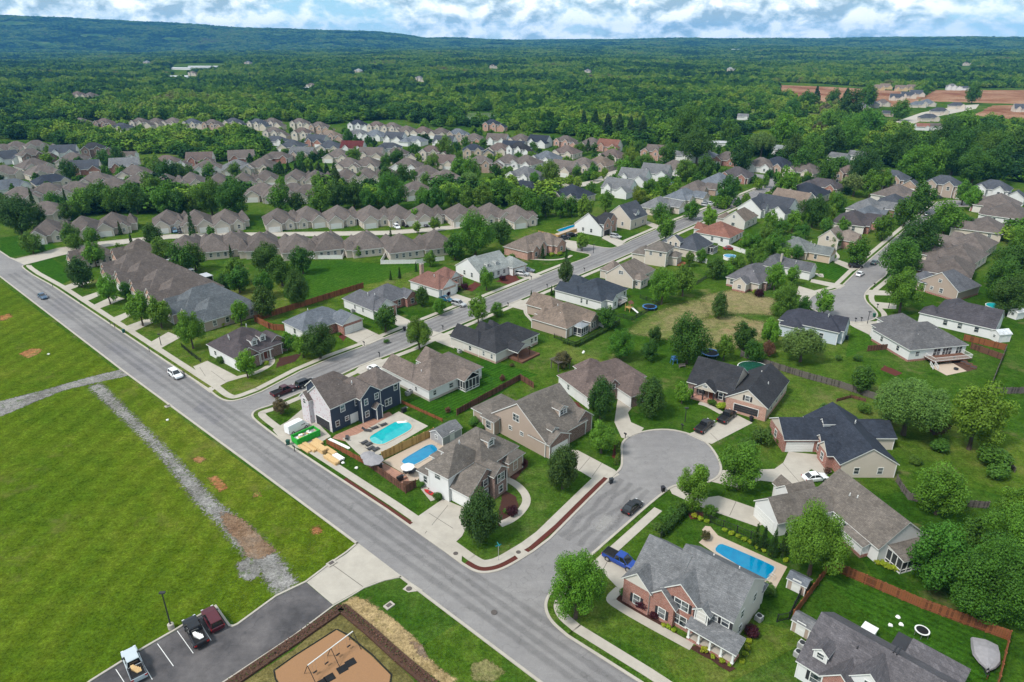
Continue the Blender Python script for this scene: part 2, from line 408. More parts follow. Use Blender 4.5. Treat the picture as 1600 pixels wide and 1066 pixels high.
def soft(name, pts, z, mat, rag=(1.0, .5), w=1.0):
    """a patch whose rim thins out: a fine grid that knows how far each point lies from the outline"""
    if not isinstance(pts[0], Vector): pts = pix(*pts)
    P2 = [(p.x, p.y) for p in pts]; n = len(P2)
    xs, ys = [p[0] for p in P2], [p[1] for p in P2]
    st = max(.35, w*.5, max(max(xs)-min(xs), max(ys)-min(ys))/90)
    nx, ny = int((max(xs)-min(xs))/st)+3, int((max(ys)-min(ys))/st)+3
    V, Ed = {}, []
    vs, fs = [], []
    def sd(x, y):
        d = 1e9; c = False; k = n-1
        for i in range(n):
            ax, ay = P2[k]; bx, by = P2[i]
            if (by > y) != (ay > y) and x < (ax-bx)*(y-by)/(ay-by)+bx: c = not c
            ux, uy = bx-ax, by-ay; L = ux*ux+uy*uy or 1e-9
            t = max(0.0, min(1.0, ((x-ax)*ux+(y-ay)*uy)/L)); d = min(d, (x-ax-t*ux)**2+(y-ay-t*uy)**2); k = i
        return math.sqrt(d)*(1 if c else -1)
    D = {(i, k): sd(min(xs)+(i-1)*st, min(ys)+(k-1)*st) for i in range(nx+1) for k in range(ny+1)}
    def vid(q):
        if q not in V: V[q] = len(vs); vs.append((min(xs)+(q[0]-1)*st, min(ys)+(q[1]-1)*st, z)); Ed.append(max(-.5, min(1.5, .5+D[q]/w*.6)))
        return V[q]
    for i in range(nx):
        for k in range(ny):
            q = [(i, k), (i+1, k), (i+1, k+1), (i, k+1)]
            if max(D[c] for c in q) > -w*.6: fs.append(tuple(vid(c) for c in q))
    me = bpy.data.meshes.new(name); me.from_pydata(vs, [], fs)
    at_ = me.attributes.new('edge', 'FLOAT', 'POINT'); at_.data.foreach_set('value', Ed)
    me.materials.append(M[mat]); return structure(put(name, me))
def off(pts, d):
    out = []
    for i, p in enumerate(pts):
        a = pts[max(0, i-1)]; b = pts[min(len(pts)-1, i+1)]
        t1 = (p-a).normalized() if i else (b-p).normalized()
        t2 = (b-p).normalized() if i < len(pts)-1 else t1
        n1 = Vector((-t1.y, t1.x, 0)); n2 = Vector((-t2.y, t2.x, 0)); n = (n1+n2).normalized()
        out.append(p+n*(d/max(.5, n.dot(n1))))
    return out
def soften(pts, it=2):
    for _ in range(it):
        q = [pts[0]]
        for a, b in zip(pts, pts[1:]): q += [a.lerp(b, .25), a.lerp(b, .75)]
        q.append(pts[-1]); pts = q
    return pts
def strip(name, pts, d0, d1, z0, z1, mat, struct=True, mb=None):
    a, b = off(pts, d0), off(pts, d1)
    own = mb is None; mb = mb or MB()
    for i in range(len(pts)-1):
        q = [a[i], a[i+1], b[i+1], b[i]]
        up = [(p.x, p.y, z1) for p in q]
        mb.face(up if d1 > d0 else up[::-1], mat)
        if z1-z0 > .02:
            for u, v in ((a[i], a[i+1]), (b[i], b[i+1])):
                mb.face([(u.x, u.y, z0), (v.x, v.y, z0), (v.x, v.y, z1), (u.x, u.y, z1)], mat)
    if own: return structure(mb.build(name))
def ext(p, deg, d): return p+Vector((math.cos(math.radians(deg)), math.sin(math.radians(deg)), 0))*d
U, V = 138.0, 48.0
# kerb lines (outside = left of travel where sign +1, right where -1)
mL_low = [ext(at(845, 1064), -42, 45), at(845, 1064), at(627, 900)]
mL_up = [at(560, 849), at(375, 712), at(191, 577), at(0, 431), ext(at(0, 431), U, 160)]
mR_far = [ext(at(14, 403), U, 150), at(14, 403)]
town_top = [at(14, 403), at(23, 405.5), at(60, 397), at(90, 388.5), at(150, 379), at(210, 373), at(266, 367), at(354, 364.5), at(489, 363), at(603, 361.5), at(666, 357), at(716, 352), at(760, 343)]
town_bot = [at(38, 414), at(96, 399), at(150, 388), at(210, 379), at(266, 373), at(354, 370), at(489, 369), at(603, 367), at(666, 362.5), at(716, 357), at(764, 347)]
cA = soften([at(50, 430), at(36, 420), at(33, 416), at(38, 414)], 2)
mR_mid = [at(322, 607.5), at(263, 568.5), at(159, 499), at(86, 450), at(50, 430)]
cB = soften([at(410, 612.5), at(370, 628), at(346, 627), at(322, 607.5)], 3)
aL1 = [at(896, 411), at(830, 437.5), at(757, 467), at(718, 481), at(634, 515), at(576, 539), at(519, 560), at(470, 581), at(410, 612.5)]
laneL = soften([at(868, 385), at(905, 394), at(924, 397), at(922, 402), at(896, 411)], 2)
laneR = soften([at(980, 380), at(965, 386.5), at(953, 389), at(920, 383.5), at(880, 374.5)], 2)
aL2 = [at(1200, 289), at(1129, 318), at(1056, 346), at(986, 376.5), at(980, 380)]
aR = [at(420, 634), at(474, 611), at(511, 595), at(560, 572), at(637, 543), at(689, 519), at(764, 488), at(824, 463), at(867, 445), at(937, 416), at(1002, 388), at(1058, 362), at(1127, 332), at(1205, 297)]
cC = soften([at(440, 690), at(400, 660), at(391, 650), at(397, 641), at(420, 634)], 3)
mR_low = [at(722, 883), at(695, 863), at(600, 796), at(440, 690)]
cD = soften([at(835, 862), at(790, 890), at(762, 897), at(742, 895), at(722, 883)], 3)
cul = [at(835, 862)]+soften([at(860, 843), at(955, 747), at(973, 733), at(974, 716), at(972, 698), at(978, 686), at(1000, 676), at(1040, 671), at(1075, 678), at(1102, 690), at(1120, 714), at(1127, 737), at(1112, 752), at(1080, 757), at(1052, 757), at(1034, 770), at(1012, 788)], 2)
culR = [at(1012, 788), at(934, 856), at(893, 892)]
cE = soften([at(893, 892), at(862, 920), at(848, 943), at(856, 970), at(885, 995)], 3)
mR_end = [at(885, 995), at(1000, 1068), ext(at(1000, 1068), -42, 45)]
sR_left = [at(1532, 316), at(1490, 313), at(1465, 316), at(1443, 335), at(1403, 369), at(1347, 417), at(1322, 442)]
cG = soften([at(1322, 442), at(1312, 452), at(1290, 457), at(1268, 463), at(1262, 476), at(1275, 487), at(1300, 494), at(1321, 502), at(1345, 504), at(1366, 499), at(1371, 491), at(1362, 481), at(1351, 471), at(1349, 460), at(1358, 450)], 2)
sR_right = [at(1358, 450), at(1382, 431), at(1428, 356), at(1474, 326), at(1494, 323), at(1534, 323)]
# carriageways, each a few mm above the last
sheet('road', mL_low+[at(560, 849)]+mL_up[1:]+mR_far+[at(38, 414)]+cA[::-1]+mR_mid[::-1]+cB[::-1]+cC[::-1]+mR_low[::-1]+cD[::-1]+[at(893, 892)]+cE+mR_end, .012, 'asphalt')
sheet('road', [at(372, 627)]+[at(410, 612.5)]+aL1[::-1]+laneL[::-1]+laneR[::-1]+aL2[::-1]+[at(1214, 281), at(1219, 290)]+aR[::-1]+[at(400, 640)], .016, 'asphalt')
sheet('road', cul+culR+cE[:3]+[at(880, 890), at(850, 870)], .020, 'asphalt')
sheet('road', town_top+town_bot[::-1], .024, 'concrete')
sheet('road', sR_left+cG+sR_right, .012, 'asphalt')
sheet('road', (870, 292, 905, 293, 935, 286, 957, 276, 966, 266, 956, 265, 945, 273, 925, 282, 900, 287, 870, 287), .012, 'concrete')
sheet('road', (1172, 300, 1218, 281, 1211, 276, 1176, 271, 1172, 275, 1200, 283), .028, 'asphalt')
sheet('road', (690, 290, 640, 296, 560, 297, 480, 296, 420, 300, 420, 303, 480, 300, 560, 301, 640, 300, 692, 293), .012, 'concrete')
sheet('road', (1140, 177, 1180, 181, 1240, 184, 1280, 196, 1290, 192, 1250, 180, 1180, 175, 1140, 172), .012, 'asphalt')
sheet('road', (1400, 190, 1440, 176, 1500, 165, 1530, 163, 1525, 170, 1450, 185, 1410, 200), .012, 'concrete')
V48 = Vector((math.cos(math.radians(48)), math.sin(math.radians(48)), 0))
# worn wheel bands along the roads
for k_, (a_, b_) in enumerate(((at(0, 431)+V48*5.3, ext(at(845, 1064), -42, 20)+V48*5.3), (at(474, 596), at(1195, 295.5)), ((at(860, 843)+at(934, 856))/2, (at(955, 747)+at(1034, 770))/2))):
    d_ = (b_-a_).normalized(); nn_ = Vector((-d_.y, d_.x, 0)); L_ = (b_-a_).length
    for j_, (o_, w_) in enumerate(((-2.6, .8), (-.9, .7), (1.1, .7), (2.7, .8))):
        p_ = [a_+d_*(L_*i/40)+nn_*(o_+.25*math.sin(i*.45+o_)) for i in range(41)]
        rows = [off(p_, e) for e in (-w_, -w_*.35, w_*.35, w_)]; zz = .0215+.004*k_+.001*j_
        me = bpy.data.meshes.new('tyre_band'); me.from_pydata([(p.x, p.y, zz) for r_ in rows for p in r_], [], [(q*41+i, q*41+i+1, (q+1)*41+i+1, (q+1)*41+i) for q in range(3) for i in range(40)])
        at_ = me.attributes.new('edge', 'FLOAT', 'POINT'); at_.data.foreach_set('value', [0.0]*41+[1.0]*82+[0.0]*41); me.materials.append(M['tyre_band']); structure(put('tyre_band', me))
# patches in the tarmac
sheet('road_patch', (86, 469, 100, 464.5, 113, 484, 97, 491, 88, 483), .018, 'asphalt_worn')
sheet('road_patch', (88, 467, 101, 465, 118, 487, 90, 492, 78, 483), .014, 'asphalt_worn')
sheet('road_patch', (165, 541, 180, 533, 262, 585, 240, 598), .016, 'asphalt_worn')
sheet('road_patch', (300, 640, 318, 628, 352, 652, 334, 664), .016, 'asphalt_worn')
soft('road_patch', (926, 822, 944, 804, 962, 808, 950, 824, 936, 832), .036, 'stain', (1, .4), .9)
# kerbs
kb = MB()
for pts, s in ((mL_low, 1), (mL_up, 1), (mR_far, 1), (town_top, 1), (town_bot, -1), (laneL[:-1]+aL1+cB[1:]+mR_mid[1:]+cA[1:], -1), (laneR, -1), (aL2, -1), (cul[::-1]+cD[1:]+mR_low[1:]+cC[1:]+aR[1:], -1), (culR+cE[1:]+mR_end[1:], 1), (sR_left+cG[1:]+sR_right[1:], -1)):
    pts = list(pts)
    strip('kerb', pts, 0, s*.42, 0, .13, 'concrete', mb=kb)
structure(kb.build('kerb'))
# pavements
pv = MB()
def walk(pts, s, d0=1.35, d1=2.9): strip('pavement', pts, s*d0, s*d1, 0, .06, 'concrete', mb=pv)
WALKS = []
for pts, s in ((aL1+cB[1:]+mR_mid[1:]+cA[1:], -1), (aL2, -1), (cul[:9][::-1]+cD[1:]+mR_low[1:]+cC[1:]+aR[1:], -1), (culR+cE[1:]+mR_end[1:], 1), (sR_left[2:]+cG[1:]+sR_right[1:3], -1)):
    walk(pts, s)
structure(pv.build('pavement'))
mk = MB()
strip('mulch_bed', [at(636, 823), at(532, 752)], -.46, -1.3, 0, .07, 'mulch_red', mb=mk)
strip('mulch_bed', cD[2:-2], -.46, -1.3, 0, .07, 'mulch_red', mb=mk)
strip('mulch_bed', [cul[0]]+cul[3:8], .46, 1.3, 0, .07, 'mulch_red', mb=mk)
structure(mk.build('mulch_strip'))
gs = MB()
for pts, s in ((mR_mid, -1), (cE, 1), (culR, 1), (mR_end, 1)): strip('verge', pts, s*.46, s*1.3, 0, .05, 'grass', mb=gs)
structure(gs.build('verge'))
# fields, lawns, tracks
sheet('meadow', [ext(at(0, 431), U, 150)+Vector((-1.2, -1.2, 0)), at(0, 433)+Vector((-1, -1, 0)), at(189, 578)+Vector((-.6, -.6, 0)), at(374, 713)+Vector((-.6, -.6, 0)), at(557, 850), at(517, 881), at(479, 909), at(432, 932), at(368, 976), at(336, 947), at(309, 963), at(142, 1064), at(60, 1130), ext(at(60, 1130), 228, 60), Vector((-260, 30, 0)), Vector((-330, 300, 0))], .004, 'meadow')
TR = (140, 605, 172, 636, 207, 668, 249, 710, 281, 751, 306, 783, 348, 825, 373, 856, 395, 879, 434, 931, 464, 911, 451, 894, 446, 884, 411, 844, 379, 815, 344, 790, 306, 751, 274, 716, 230, 672, 204, 646, 178, 620, 156, 598)
soft('gravel_track', TR, .009, 'gravel', (1, .6), 1.9)
soft('gravel_track', (-70, 668, 0, 651, 25, 641, 62, 625, 100, 610, 150, 598, 206, 586, 190, 577, 130, 592, 60, 612, 0, 627, -70, 645), .010, 'gravel', (1, .6), .7)
soft('dirt_track', (345, 800, 350, 822, 376, 852, 386, 870, 405, 874, 430, 862, 412, 843, 380, 813, 362, 804), .013, 'earth', (1, .5), 1.1)
for q in ((326, 746, 338, 744, 350, 755, 356, 763, 344, 768, 332, 756), (30, 553, 48, 545, 66, 546, 60, 553, 44, 560), (0, 494, 14, 490, 20, 495, 8, 500, 0, 502), (300, 717, 312, 713, 322, 719, 310, 724), (486, 826, 498, 822, 504, 831, 492, 836), (395, 770, 404, 768, 408, 774, 398, 777)):
    soft('bare_ground', q, .011, 'bare_red', (1, .5), 1.0)
soft('gravel_patch', (370, 880, 384, 872, 404, 880, 410, 893, 392, 908, 374, 900), .0135, 'gravel', (1, .4), .8)
# car park, its apron and the play ground below it
sheet('driveway', (560, 849, 627, 900, 612, 903, 600, 906, 584, 911, 567, 918, 547, 930, 520, 945, 479, 910, 517, 881, 542, 865), .010, 'concrete')
sheet('car_park', (478.5, 910.5, 520, 945.5, 460, 991, 345, 1067, 300, 1100, 60, 1130, 142, 1066, 217, 1019, 276, 985, 309, 965, 336, 949.5, 357, 979, 370, 977, 432, 933), .012, 'asphalt_new')
k2 = MB()
strip('', pix(560, 849, 542, 864, 517, 881, 479, 910, 432, 932.5, 372, 976.5, 364, 980, 357, 979, 336, 949, 309, 964.5, 276, 984.5, 217, 1018.5, 142, 1065.5, 60, 1129), 0, -.3, 0, .13, 'concrete', mb=k2)
strip('', pix(300, 1101, 345, 1068, 460, 992, 521, 946, 548, 931, 568, 918.5, 600, 906.5, 627, 901), 0, -.22, 0, .13, 'concrete', mb=k2)
structure(k2.build('kerb'))
LM = MB()
def line_on(a, b, w=.085):
    d = (b-a).normalized(); n = Vector((-d.y, d.x, 0))*w/2
    LM.face([(p.x, p.y, .018) for p in (a-n, b-n, b+n, a+n)], 'trim')
for a, b in (((277, 986), (302, 1021)), ((246, 1006), (271, 1041)), ((181, 1046), (194, 1066)), ((214, 1021), (238, 1062)), ((308, 966), (330, 1001))): line_on(at(*a), at(*b))
structure(LM.build('parking_lines'))
sheet('grass_bank', (532, 950, 572, 985, 650, 1068, 720, 1130, 300, 1130, 350, 1085, 460, 1015), .006, 'olive')
sheet('playground_surface', (526, 985, 542, 994, 580, 1025, 610, 1055, 607, 1075, 560, 1120, 470, 1120, 432, 1060, 430, 1049, 460, 1027), .05, 'playground')
strip('playground_edging', pix(526, 984, 543, 993, 581, 1024, 611, 1055, 608, 1076, 560, 1121, 470, 1121, 431, 1061, 429, 1048, 460, 1026, 526, 984), 0, .14, 0, .09, 'rubber')
soft('straw_patch', (536, 943, 552, 932, 572, 939, 597, 955, 624, 975, 656, 1005, 668, 1027, 690, 1047, 714, 1062, 700, 1075, 683, 1062, 635, 1030, 600, 1000, 572, 974), .008, 'straw', (1, .4), .9)
soft('bare_ground', (640, 1000, 660, 1010, 668, 1030, 655, 1022), .010, 'earth', (1, .4), .8)
soft('bare_ground', (735, 1040, 760, 1030, 790, 1050, 770, 1066, 740, 1062), .010, 'dry', (1, .4), .8)
# mown lawns
sheet('lawn', (42, 412.5, 79, 402, 98, 415, 110, 438, 93, 446.5, 52, 422), .006, 'mown', (.3, 1))
sheet('lawn', (484, 407, 540, 407, 595, 414, 694, 408, 640, 425, 570, 447, 500, 470, 455, 480, 440, 455, 470, 420), .004, 'mown_b', (1.5, 3))
sheet('lawn', (0, 398, 0, 372, 40, 366, 92, 385, 60, 394, 20, 402), .006, 'mown', (.6, 2))
sheet('lawn', (704, 580, 760, 562, 840, 585, 815, 594, 740, 640, 690, 655, 622, 628, 672, 618), .005, 'mown', (.5, 2))
sheet('lawn', (1288, 905, 1300, 893, 1570, 1003, 1556, 1066, 1480, 1066), .005, 'mown_b', (.4, 2))
sheet('lawn', (1275, 412, 1330, 421, 1312, 440, 1285, 434), .006, 'mown', (.4, 1))
sheet('lawn', (1330, 507, 1364, 507, 1362, 540, 1322, 560), .005, 'mown_b', (.4, 1))
soft('dry_lot', (978, 520, 1004, 500, 1046, 480, 1083, 469, 1118, 472, 1112, 490, 1080, 510, 1052, 532, 1020, 526), 0.0080, 'dry', (1, 1), 4.0)
soft('dry_lot', (1092, 500, 1150, 494, 1200, 506, 1186, 532, 1112, 556, 1084, 534), 0.0100, 'dry', (1, 1), 4.0)
soft('dry_lot', (1094, 464, 1150, 452, 1212, 468, 1204, 492, 1160, 490, 1108, 492), 0.0120, 'dry', (1, 1), 4.0)
# concrete drives
for q in ((692, 780, 637, 818, 695, 862, 706, 853, 722, 838, 740, 800), (876, 702, 903, 704, 960, 734, 968, 742, 940, 757, 907, 737, 872, 722),
          (965, 624, 972, 620, 990, 634, 981, 645, 986, 660, 1006, 669, 1000, 677, 978, 686, 971, 684, 960, 660), (1150, 648, 1176, 661, 1112, 694, 1098, 690, 1074, 679),
          (1232, 706, 1280, 711, 1300, 737, 1276, 752, 1242, 758, 1188, 751, 1150, 762, 1112, 753, 1128, 735, 1187, 734, 1210, 733, 1224, 723),
          (1060, 758, 1101, 778, 1123, 775, 1151, 784, 1203, 802, 1206, 816, 1182, 823, 1099, 794, 1050, 772, 1046, 764), (917, 868, 937, 856, 990, 888, 1000, 905, 968, 922),
          (324, 564, 302, 573, 307, 580, 296, 590, 328, 614, 337, 607, 355, 597, 376, 591), (538, 524, 566, 511, 602, 528, 570, 542), (619, 491, 643, 502, 650, 509, 634, 516, 615, 506),
          (708, 458, 742, 469, 733, 479, 698, 466), (811, 421, 848, 431, 831, 438, 808, 431), (811, 468, 830, 472, 842, 483, 822, 486, 792, 478, 786, 481), (676, 517, 703, 524, 710, 545, 684, 535, 670, 528),
          (563, 571, 590, 559, 606, 565, 600, 588, 585, 593, 553, 581), (426, 672, 450, 658, 474, 638, 517, 682, 500, 692, 470, 702, 445, 694), (90, 451, 120, 440, 143, 441, 103, 455), (118, 468, 156, 455, 160, 460, 131, 473),
          (135, 482, 178, 462, 195, 467, 146, 486), (168, 500, 203, 486, 210, 490, 181, 506), (191, 512, 235, 496, 246, 501, 203, 521), (226, 540, 263, 519, 283, 527, 243, 549), (1248, 447, 1282, 457, 1266, 465, 1244, 460),
          (1268, 436, 1321, 446, 1312, 452, 1266, 441), (1304, 404, 1344, 418, 1333, 424, 1304, 411), (1356, 453, 1392, 455, 1394, 462, 1352, 461), (1358, 471, 1401, 475, 1400, 483, 1372, 482), (1320, 503, 1366, 502, 1380, 520, 1372, 530, 1335, 512),
          (868, 385, 884, 375, 905, 378, 900, 393), (946, 367, 978, 378, 966, 386, 940, 372), (1005, 343, 1037, 355, 1028, 359, 1002, 348), (1100, 312, 1127, 319, 1118, 323, 1098, 318)):
    sheet('driveway', q, .034, 'concrete')
jt = MB()   # saw-cut joints
for a, b in (((670, 802), (708, 826)), ((700, 790), (664, 834)), ((567, 917), (517, 881)), ((922, 715), (905, 735)), ((940, 724), (925, 745)), ((1223, 724), (1250, 755)), ((1150, 784), (1140, 806)), ((1125, 692), (1110, 677)), ((590, 520), (560, 535)), ((330, 580), (352, 596)), ((312, 574), (333, 607)), ((955, 866), (940, 895))):
    a, b = at(*a), at(*b); d = (b-a).normalized(); n = Vector((-d.y, d.x, 0))*.05
    jt.face([(p.x, p.y, .038) for p in (a-n, b-n, b+n, a+n)], 'joint')
structure(jt.build('joints'))
# garden walks
gw = MB()
for w, q in ((.75, (781, 820, 800, 812, 815, 799, 824, 784, 820, 770, 806, 756, 787, 747)), (.7, (968, 921, 953, 935, 958, 942, 1000, 967, 1081, 1011)), (.7, (371, 590, 400, 583, 419, 573, 427, 565, 421, 556)), (.7, (1092, 630, 1105, 633, 1128, 646)), (.5, (826, 470, 818, 487, 832, 502)), (.6, (815, 404, 860, 407, 885, 404, 893, 399)), (.6, (660, 760, 678, 782)), (.5, (1301, 408, 1312, 402, 1304, 393)), (.6, (1274, 427, 1285, 434, 1283, 428))):
    strip('', soften(pix(*q), 2), -w, w, 0, .045, 'concrete', mb=gw)
structure(gw.build('path'))
# planting beds
for q in ((777, 826, 800, 806, 812, 790, 806, 776, 790, 768, 784, 775, 780, 800), (806, 728, 818, 716, 826, 720, 826, 730, 814, 738, 806, 750, 795, 750), (948, 935, 970, 928, 1060, 990, 1080, 1003, 1075, 1010, 1010, 970), (1075, 1012, 1092, 1008, 1150, 1045, 1140, 1050), (436, 560, 470, 552, 462, 565, 432, 575), (650, 752, 668, 768, 695, 782, 690, 775, 660, 755)):
    sheet('planting_bed', q, .030, 'mulch', (.3, .5))
for q in ((530, 525, 545, 520, 536, 533), (775, 440, 800, 425, 815, 440, 800, 446), (880, 625, 905, 630, 912, 640, 890, 632), (955, 680, 965, 685, 968, 720, 958, 716), (1076, 801, 1100, 800, 1096, 812, 1080, 812), (725, 452, 742, 440, 752, 445, 738, 456), (1380, 570, 1410, 583, 1400, 588, 1376, 578)):
    sheet('planting_bed', q, .028, 'mulch_red', (.4, .5))
# far clearings and the building site
sheet('building_land', (1214, 133, 1300, 136, 1400, 142, 1448, 150, 1420, 168, 1370, 166, 1276, 163, 1222, 148), .02, 'building_site', (8, 8))
sheet('building_land', (1436, 158, 1460, 141, 1600, 141, 1720, 144, 1720, 166, 1600, 163), .02, 'building_site', (6, 8))
sheet('building_land', (1522, 180, 1550, 165, 1640, 163, 1680, 182, 1580, 186), .02, 'building_site', (5, 8))
sheet('clearing', (726, 190, 730, 177, 775, 176, 778, 188), .02, 'pond', (6, 8))
sheet('clearing', (1150, 222, 1180, 204, 1215, 204, 1230, 215, 1190, 226), .02, 'meadow', (5, 6))
sheet('clearing', (1222, 142, 1240, 130, 1265, 131, 1270, 138), .015, 'meadow', (5, 6))
sheet('clearing', (730, 300, 800, 262, 812, 290, 760, 305), .01, 'meadow', (2, 4))
# patios
sheet('patio', (519, 685, 524, 680, 608, 643.5, 615, 650, 564, 676, 540, 690), .030, 'paver')
sheet('pool_surround', (535, 685, 558, 679, 623, 643, 669, 666, 600, 706, 574, 721, 556, 706), .032, 'concrete')
sheet('pool_surround', (598, 721, 677, 681, 700, 693, 661, 738, 653, 750, 640, 752, 634, 742), .030, 'pool_deck')
sheet('patio', (597, 722, 635, 743, 640, 752, 634, 759, 577, 729), .034, 'paver')
sheet('pool_surround', [at(*p) for p in ((1092, 848), (1102, 838), (1097, 828), (1102, 822), (1110, 823), (1122, 837), (1230, 886), (1211, 921), (1185, 912))], .030, 'pool_deck')
sheet('pool_surround', (850, 372, 905, 352, 912, 360, 880, 374, 862, 378), .030, 'pool_deck')
sheet('patio', (1453, 573, 1495, 562, 1525, 577, 1479, 587), .030, 'pool_deck')
sheet('patio', (1497, 562, 1524, 577, 1512, 581, 1486, 566), .036, 'soil')
# ================================================================ HOUSES
# local frame of a house: x = away to the right (v), y = away to the left (u); the corner nearest the camera is (0, 0)
FACES = {'a': (-math.pi/2,), 'c': (0,), 'b': (math.pi/2,), 'd': (math.pi,)}
def roof_faces(x0, y0, x1, y1, h, ax, e0, e1, p, o):
    """top faces of a hip or gable roof; ridge along y when ax=='u', along x when ax=='v'"""
    sw = ax == 'v'
    if sw: x0, y0, x1, y1 = y0, x0, y1, x1
    hw = (x1-x0)/2+o; xm = (x0+x1)/2; zr = h+p*hw
    ox0, ox1 = x0-o, x1+o
    oy0 = y0-(o if e0 == 'h' else .22); oy1 = y1+(o if e1 == 'h' else .22)
    ya = oy0+(hw if e0 == 'h' else 0); yb = oy1-(hw if e1 == 'h' else 0)
    if ya > yb: ya = yb = (ya+yb)/2
    A, B, C, D = (ox0, oy0, h), (ox1, oy0, h), (ox1, oy1, h), (ox0, oy1, h)
    r0, r1 = (xm, ya, zr), (xm, yb, zr)
    fs = [[D, A, r0, r1], [B, C, r1, r0]] if abs(ya-yb) > .01 else [[D, A, r0], [B, C, r0]]
    if e0 == 'h': fs.append([A, B, r0])
    if e1 == 'h': fs.append([C, D, r1 if abs(ya-yb) > .01 else r0])
    if sw: fs = [[(q[1], q[0], q[2]) for q in f][::-1] for f in fs]
    return fs
def slab(mb, fs, t, mt, me):
    """roof planes given a thickness, with fascia round the edge"""
    edges = {}
    key = lambda q: tuple(round(c, 3) for c in q)
    for f in fs:
        mb.face(f, mt)
        mb.face([(q[0], q[1], q[2]-t) for q in f][::-1], me)
        for a, b in zip(f, f[1:]+f[:1]):
            k = frozenset((key(a), key(b)))
            if k in edges: edges[k] = None
            else: edges[k] = (a, b)
    for e in edges.values():
        if e:
            a, b = e
            mb.face([(a[0], a[1], a[2]-t), (b[0], b[1], b[2]-t), b, a], me)
def shape(vols, fascia='trim'):
    """walls and roofs of a house from its blocks; a block is a dict"""
    W, Rf = MB(), MB()
    for i, v in enumerate(vols):
        e = .006*i
        y0, x0, ly, lx, h = v['r'][:5]; y0 -= e; x0 -= e
        x1, y1 = x0+lx+e, y0+ly+e; z0 = v.get('z0', 0.0)
        ax, e0, e1 = (v.get('roof', 'uhh')+'hh')[:3]; p = v.get('p', .62)+.003*i; o = v.get('o', .4)
        wm = v.get('w', 'siding'); fm = v.get('f', {})
        if not v.get('open'):
            q = [(x0, y0), (x1, y0), (x1, y1), (x0, y1)]; hz = h+.04
            fn = v.get('base')
            for k, (a, b) in zip('cbda', zip(q, q[1:]+q[:1])):
                m = fm.get(k, wm)
                W.face([(*a, z0), (*b, z0), (*b, hz), (*a, hz)], m)
            if fn: W.box(x0-.05, y0-.05, 0, x1+.05, y1+.05, .55, fn)
            if v.get('corner', 1):
                for cx, cy in ((x0, y0), (x0, y1), (x1, y0)):
                    if fm.get('a', wm) == 'siding' or cx > x0: W.box(cx-.05 if cx == x0 else cx-.1, cy-.05 if cy == y0 else cy-.1, z0+(.56 if fn else .02), cx+.1 if cx == x0 else cx+.05, cy+.1 if cy == y0 else cy+.05, hz-.03, 'trim')
            # gable walls
            if ax == 'u':
                for en, y, k in ((e0, y0, 'c'), (e1, y1, 'd')):
                    if en == 'g': W.face([(x0, y, hz), (x1, y, hz), ((x0+x1)/2, y, h+p*((x1-x0)/2+o)-.17)], v.get('g', fm.get(k, wm)))
            elif ax == 'v':
                for en, x, k in ((e0, x0, 'a'), (e1, x1, 'b')):
                    if en == 'g': W.face([(x, y0, hz), (x, y1, hz), (x, (y0+y1)/2, h+p*((y1-y0)/2+o)-.17)], v.get('g', fm.get(k, wm)))
        if ax in 'uv':
            slab(Rf, roof_faces(x0, y0, x1, y1, h, ax, e0, e1, p, o), .2, v.get('rm', 'shingle'), fascia)
        elif ax in 'SNWE':      # lean-to: the high side is named  S:-y N:+y W:-x E:+x
            d = {'W': (1, 1, 0, 0), 'E': (0, 0, 1, 1), 'S': (1, 0, 0, 1), 'N': (0, 1, 1, 0)}[ax]
            dd = lx if ax in 'WE' else ly
            X0, Y0, X1, Y1 = x0-o*(ax != 'W'), y0-o*(ax != 'S'), x1+o*(ax != 'E'), y1+o*(ax != 'N')
            c4 = [(X0, Y0), (X1, Y0), (X1, Y1), (X0, Y1)]
            zz = {'W': (1, 0, 0, 1), 'E': (0, 1, 1, 0), 'S': (1, 1, 0, 0), 'N': (0, 0, 1, 1)}[ax]
            slab(Rf, [[(*c, h+p*dd*k) for c, k in zip(c4, zz)]], .18, v.get('rm', 'shingle'), fascia)
    return W, Rf
def win_mesh(w, h, lights=(2, 2)):
    def mk():
        f, g = MB(), MB(); t = .11
        f.box(-w/2-t, -.06, -h/2-t, w/2+t, .02, -h/2, 'trim'); f.box(-w/2-t, -.06, h/2, w/2+t, .02, h/2+t, 'trim')
        f.box(-w/2-t, -.06, -h/2, -w/2, .02, h/2, 'trim'); f.box(w/2, -.06, -h/2, w/2+t, .02, h/2, 'trim')
        nx = max(1, round(w/.95)); 
        for i in range(1, nx): f.box(-w/2+w*i/nx-.05, -.05, -h/2, -w/2+w*i/nx+.05, .02, h/2, 'trim')
        f.box(-w/2, -.045, -.03, w/2, .02, .03, 'trim')
        g.box(-w/2, -.025, -h/2, w/2, .01, h/2, 'glass')
        return f.mesh('window'), g.mesh('pane')
    return cached(('w', w, h), mk)
def shutter_mesh(h, m):
    def mk():
        b = MB(); b.box(-.2, -.06, -h/2, .2, .0, h/2, m)
        for k in range(int(h/.16)): b.box(-.15, -.075, -h/2+.06+k*.16, .15, -.05, -h/2+.13+k*.16, m)
        return b.mesh('shutter')
    return cached(('sh', h, m), mk)
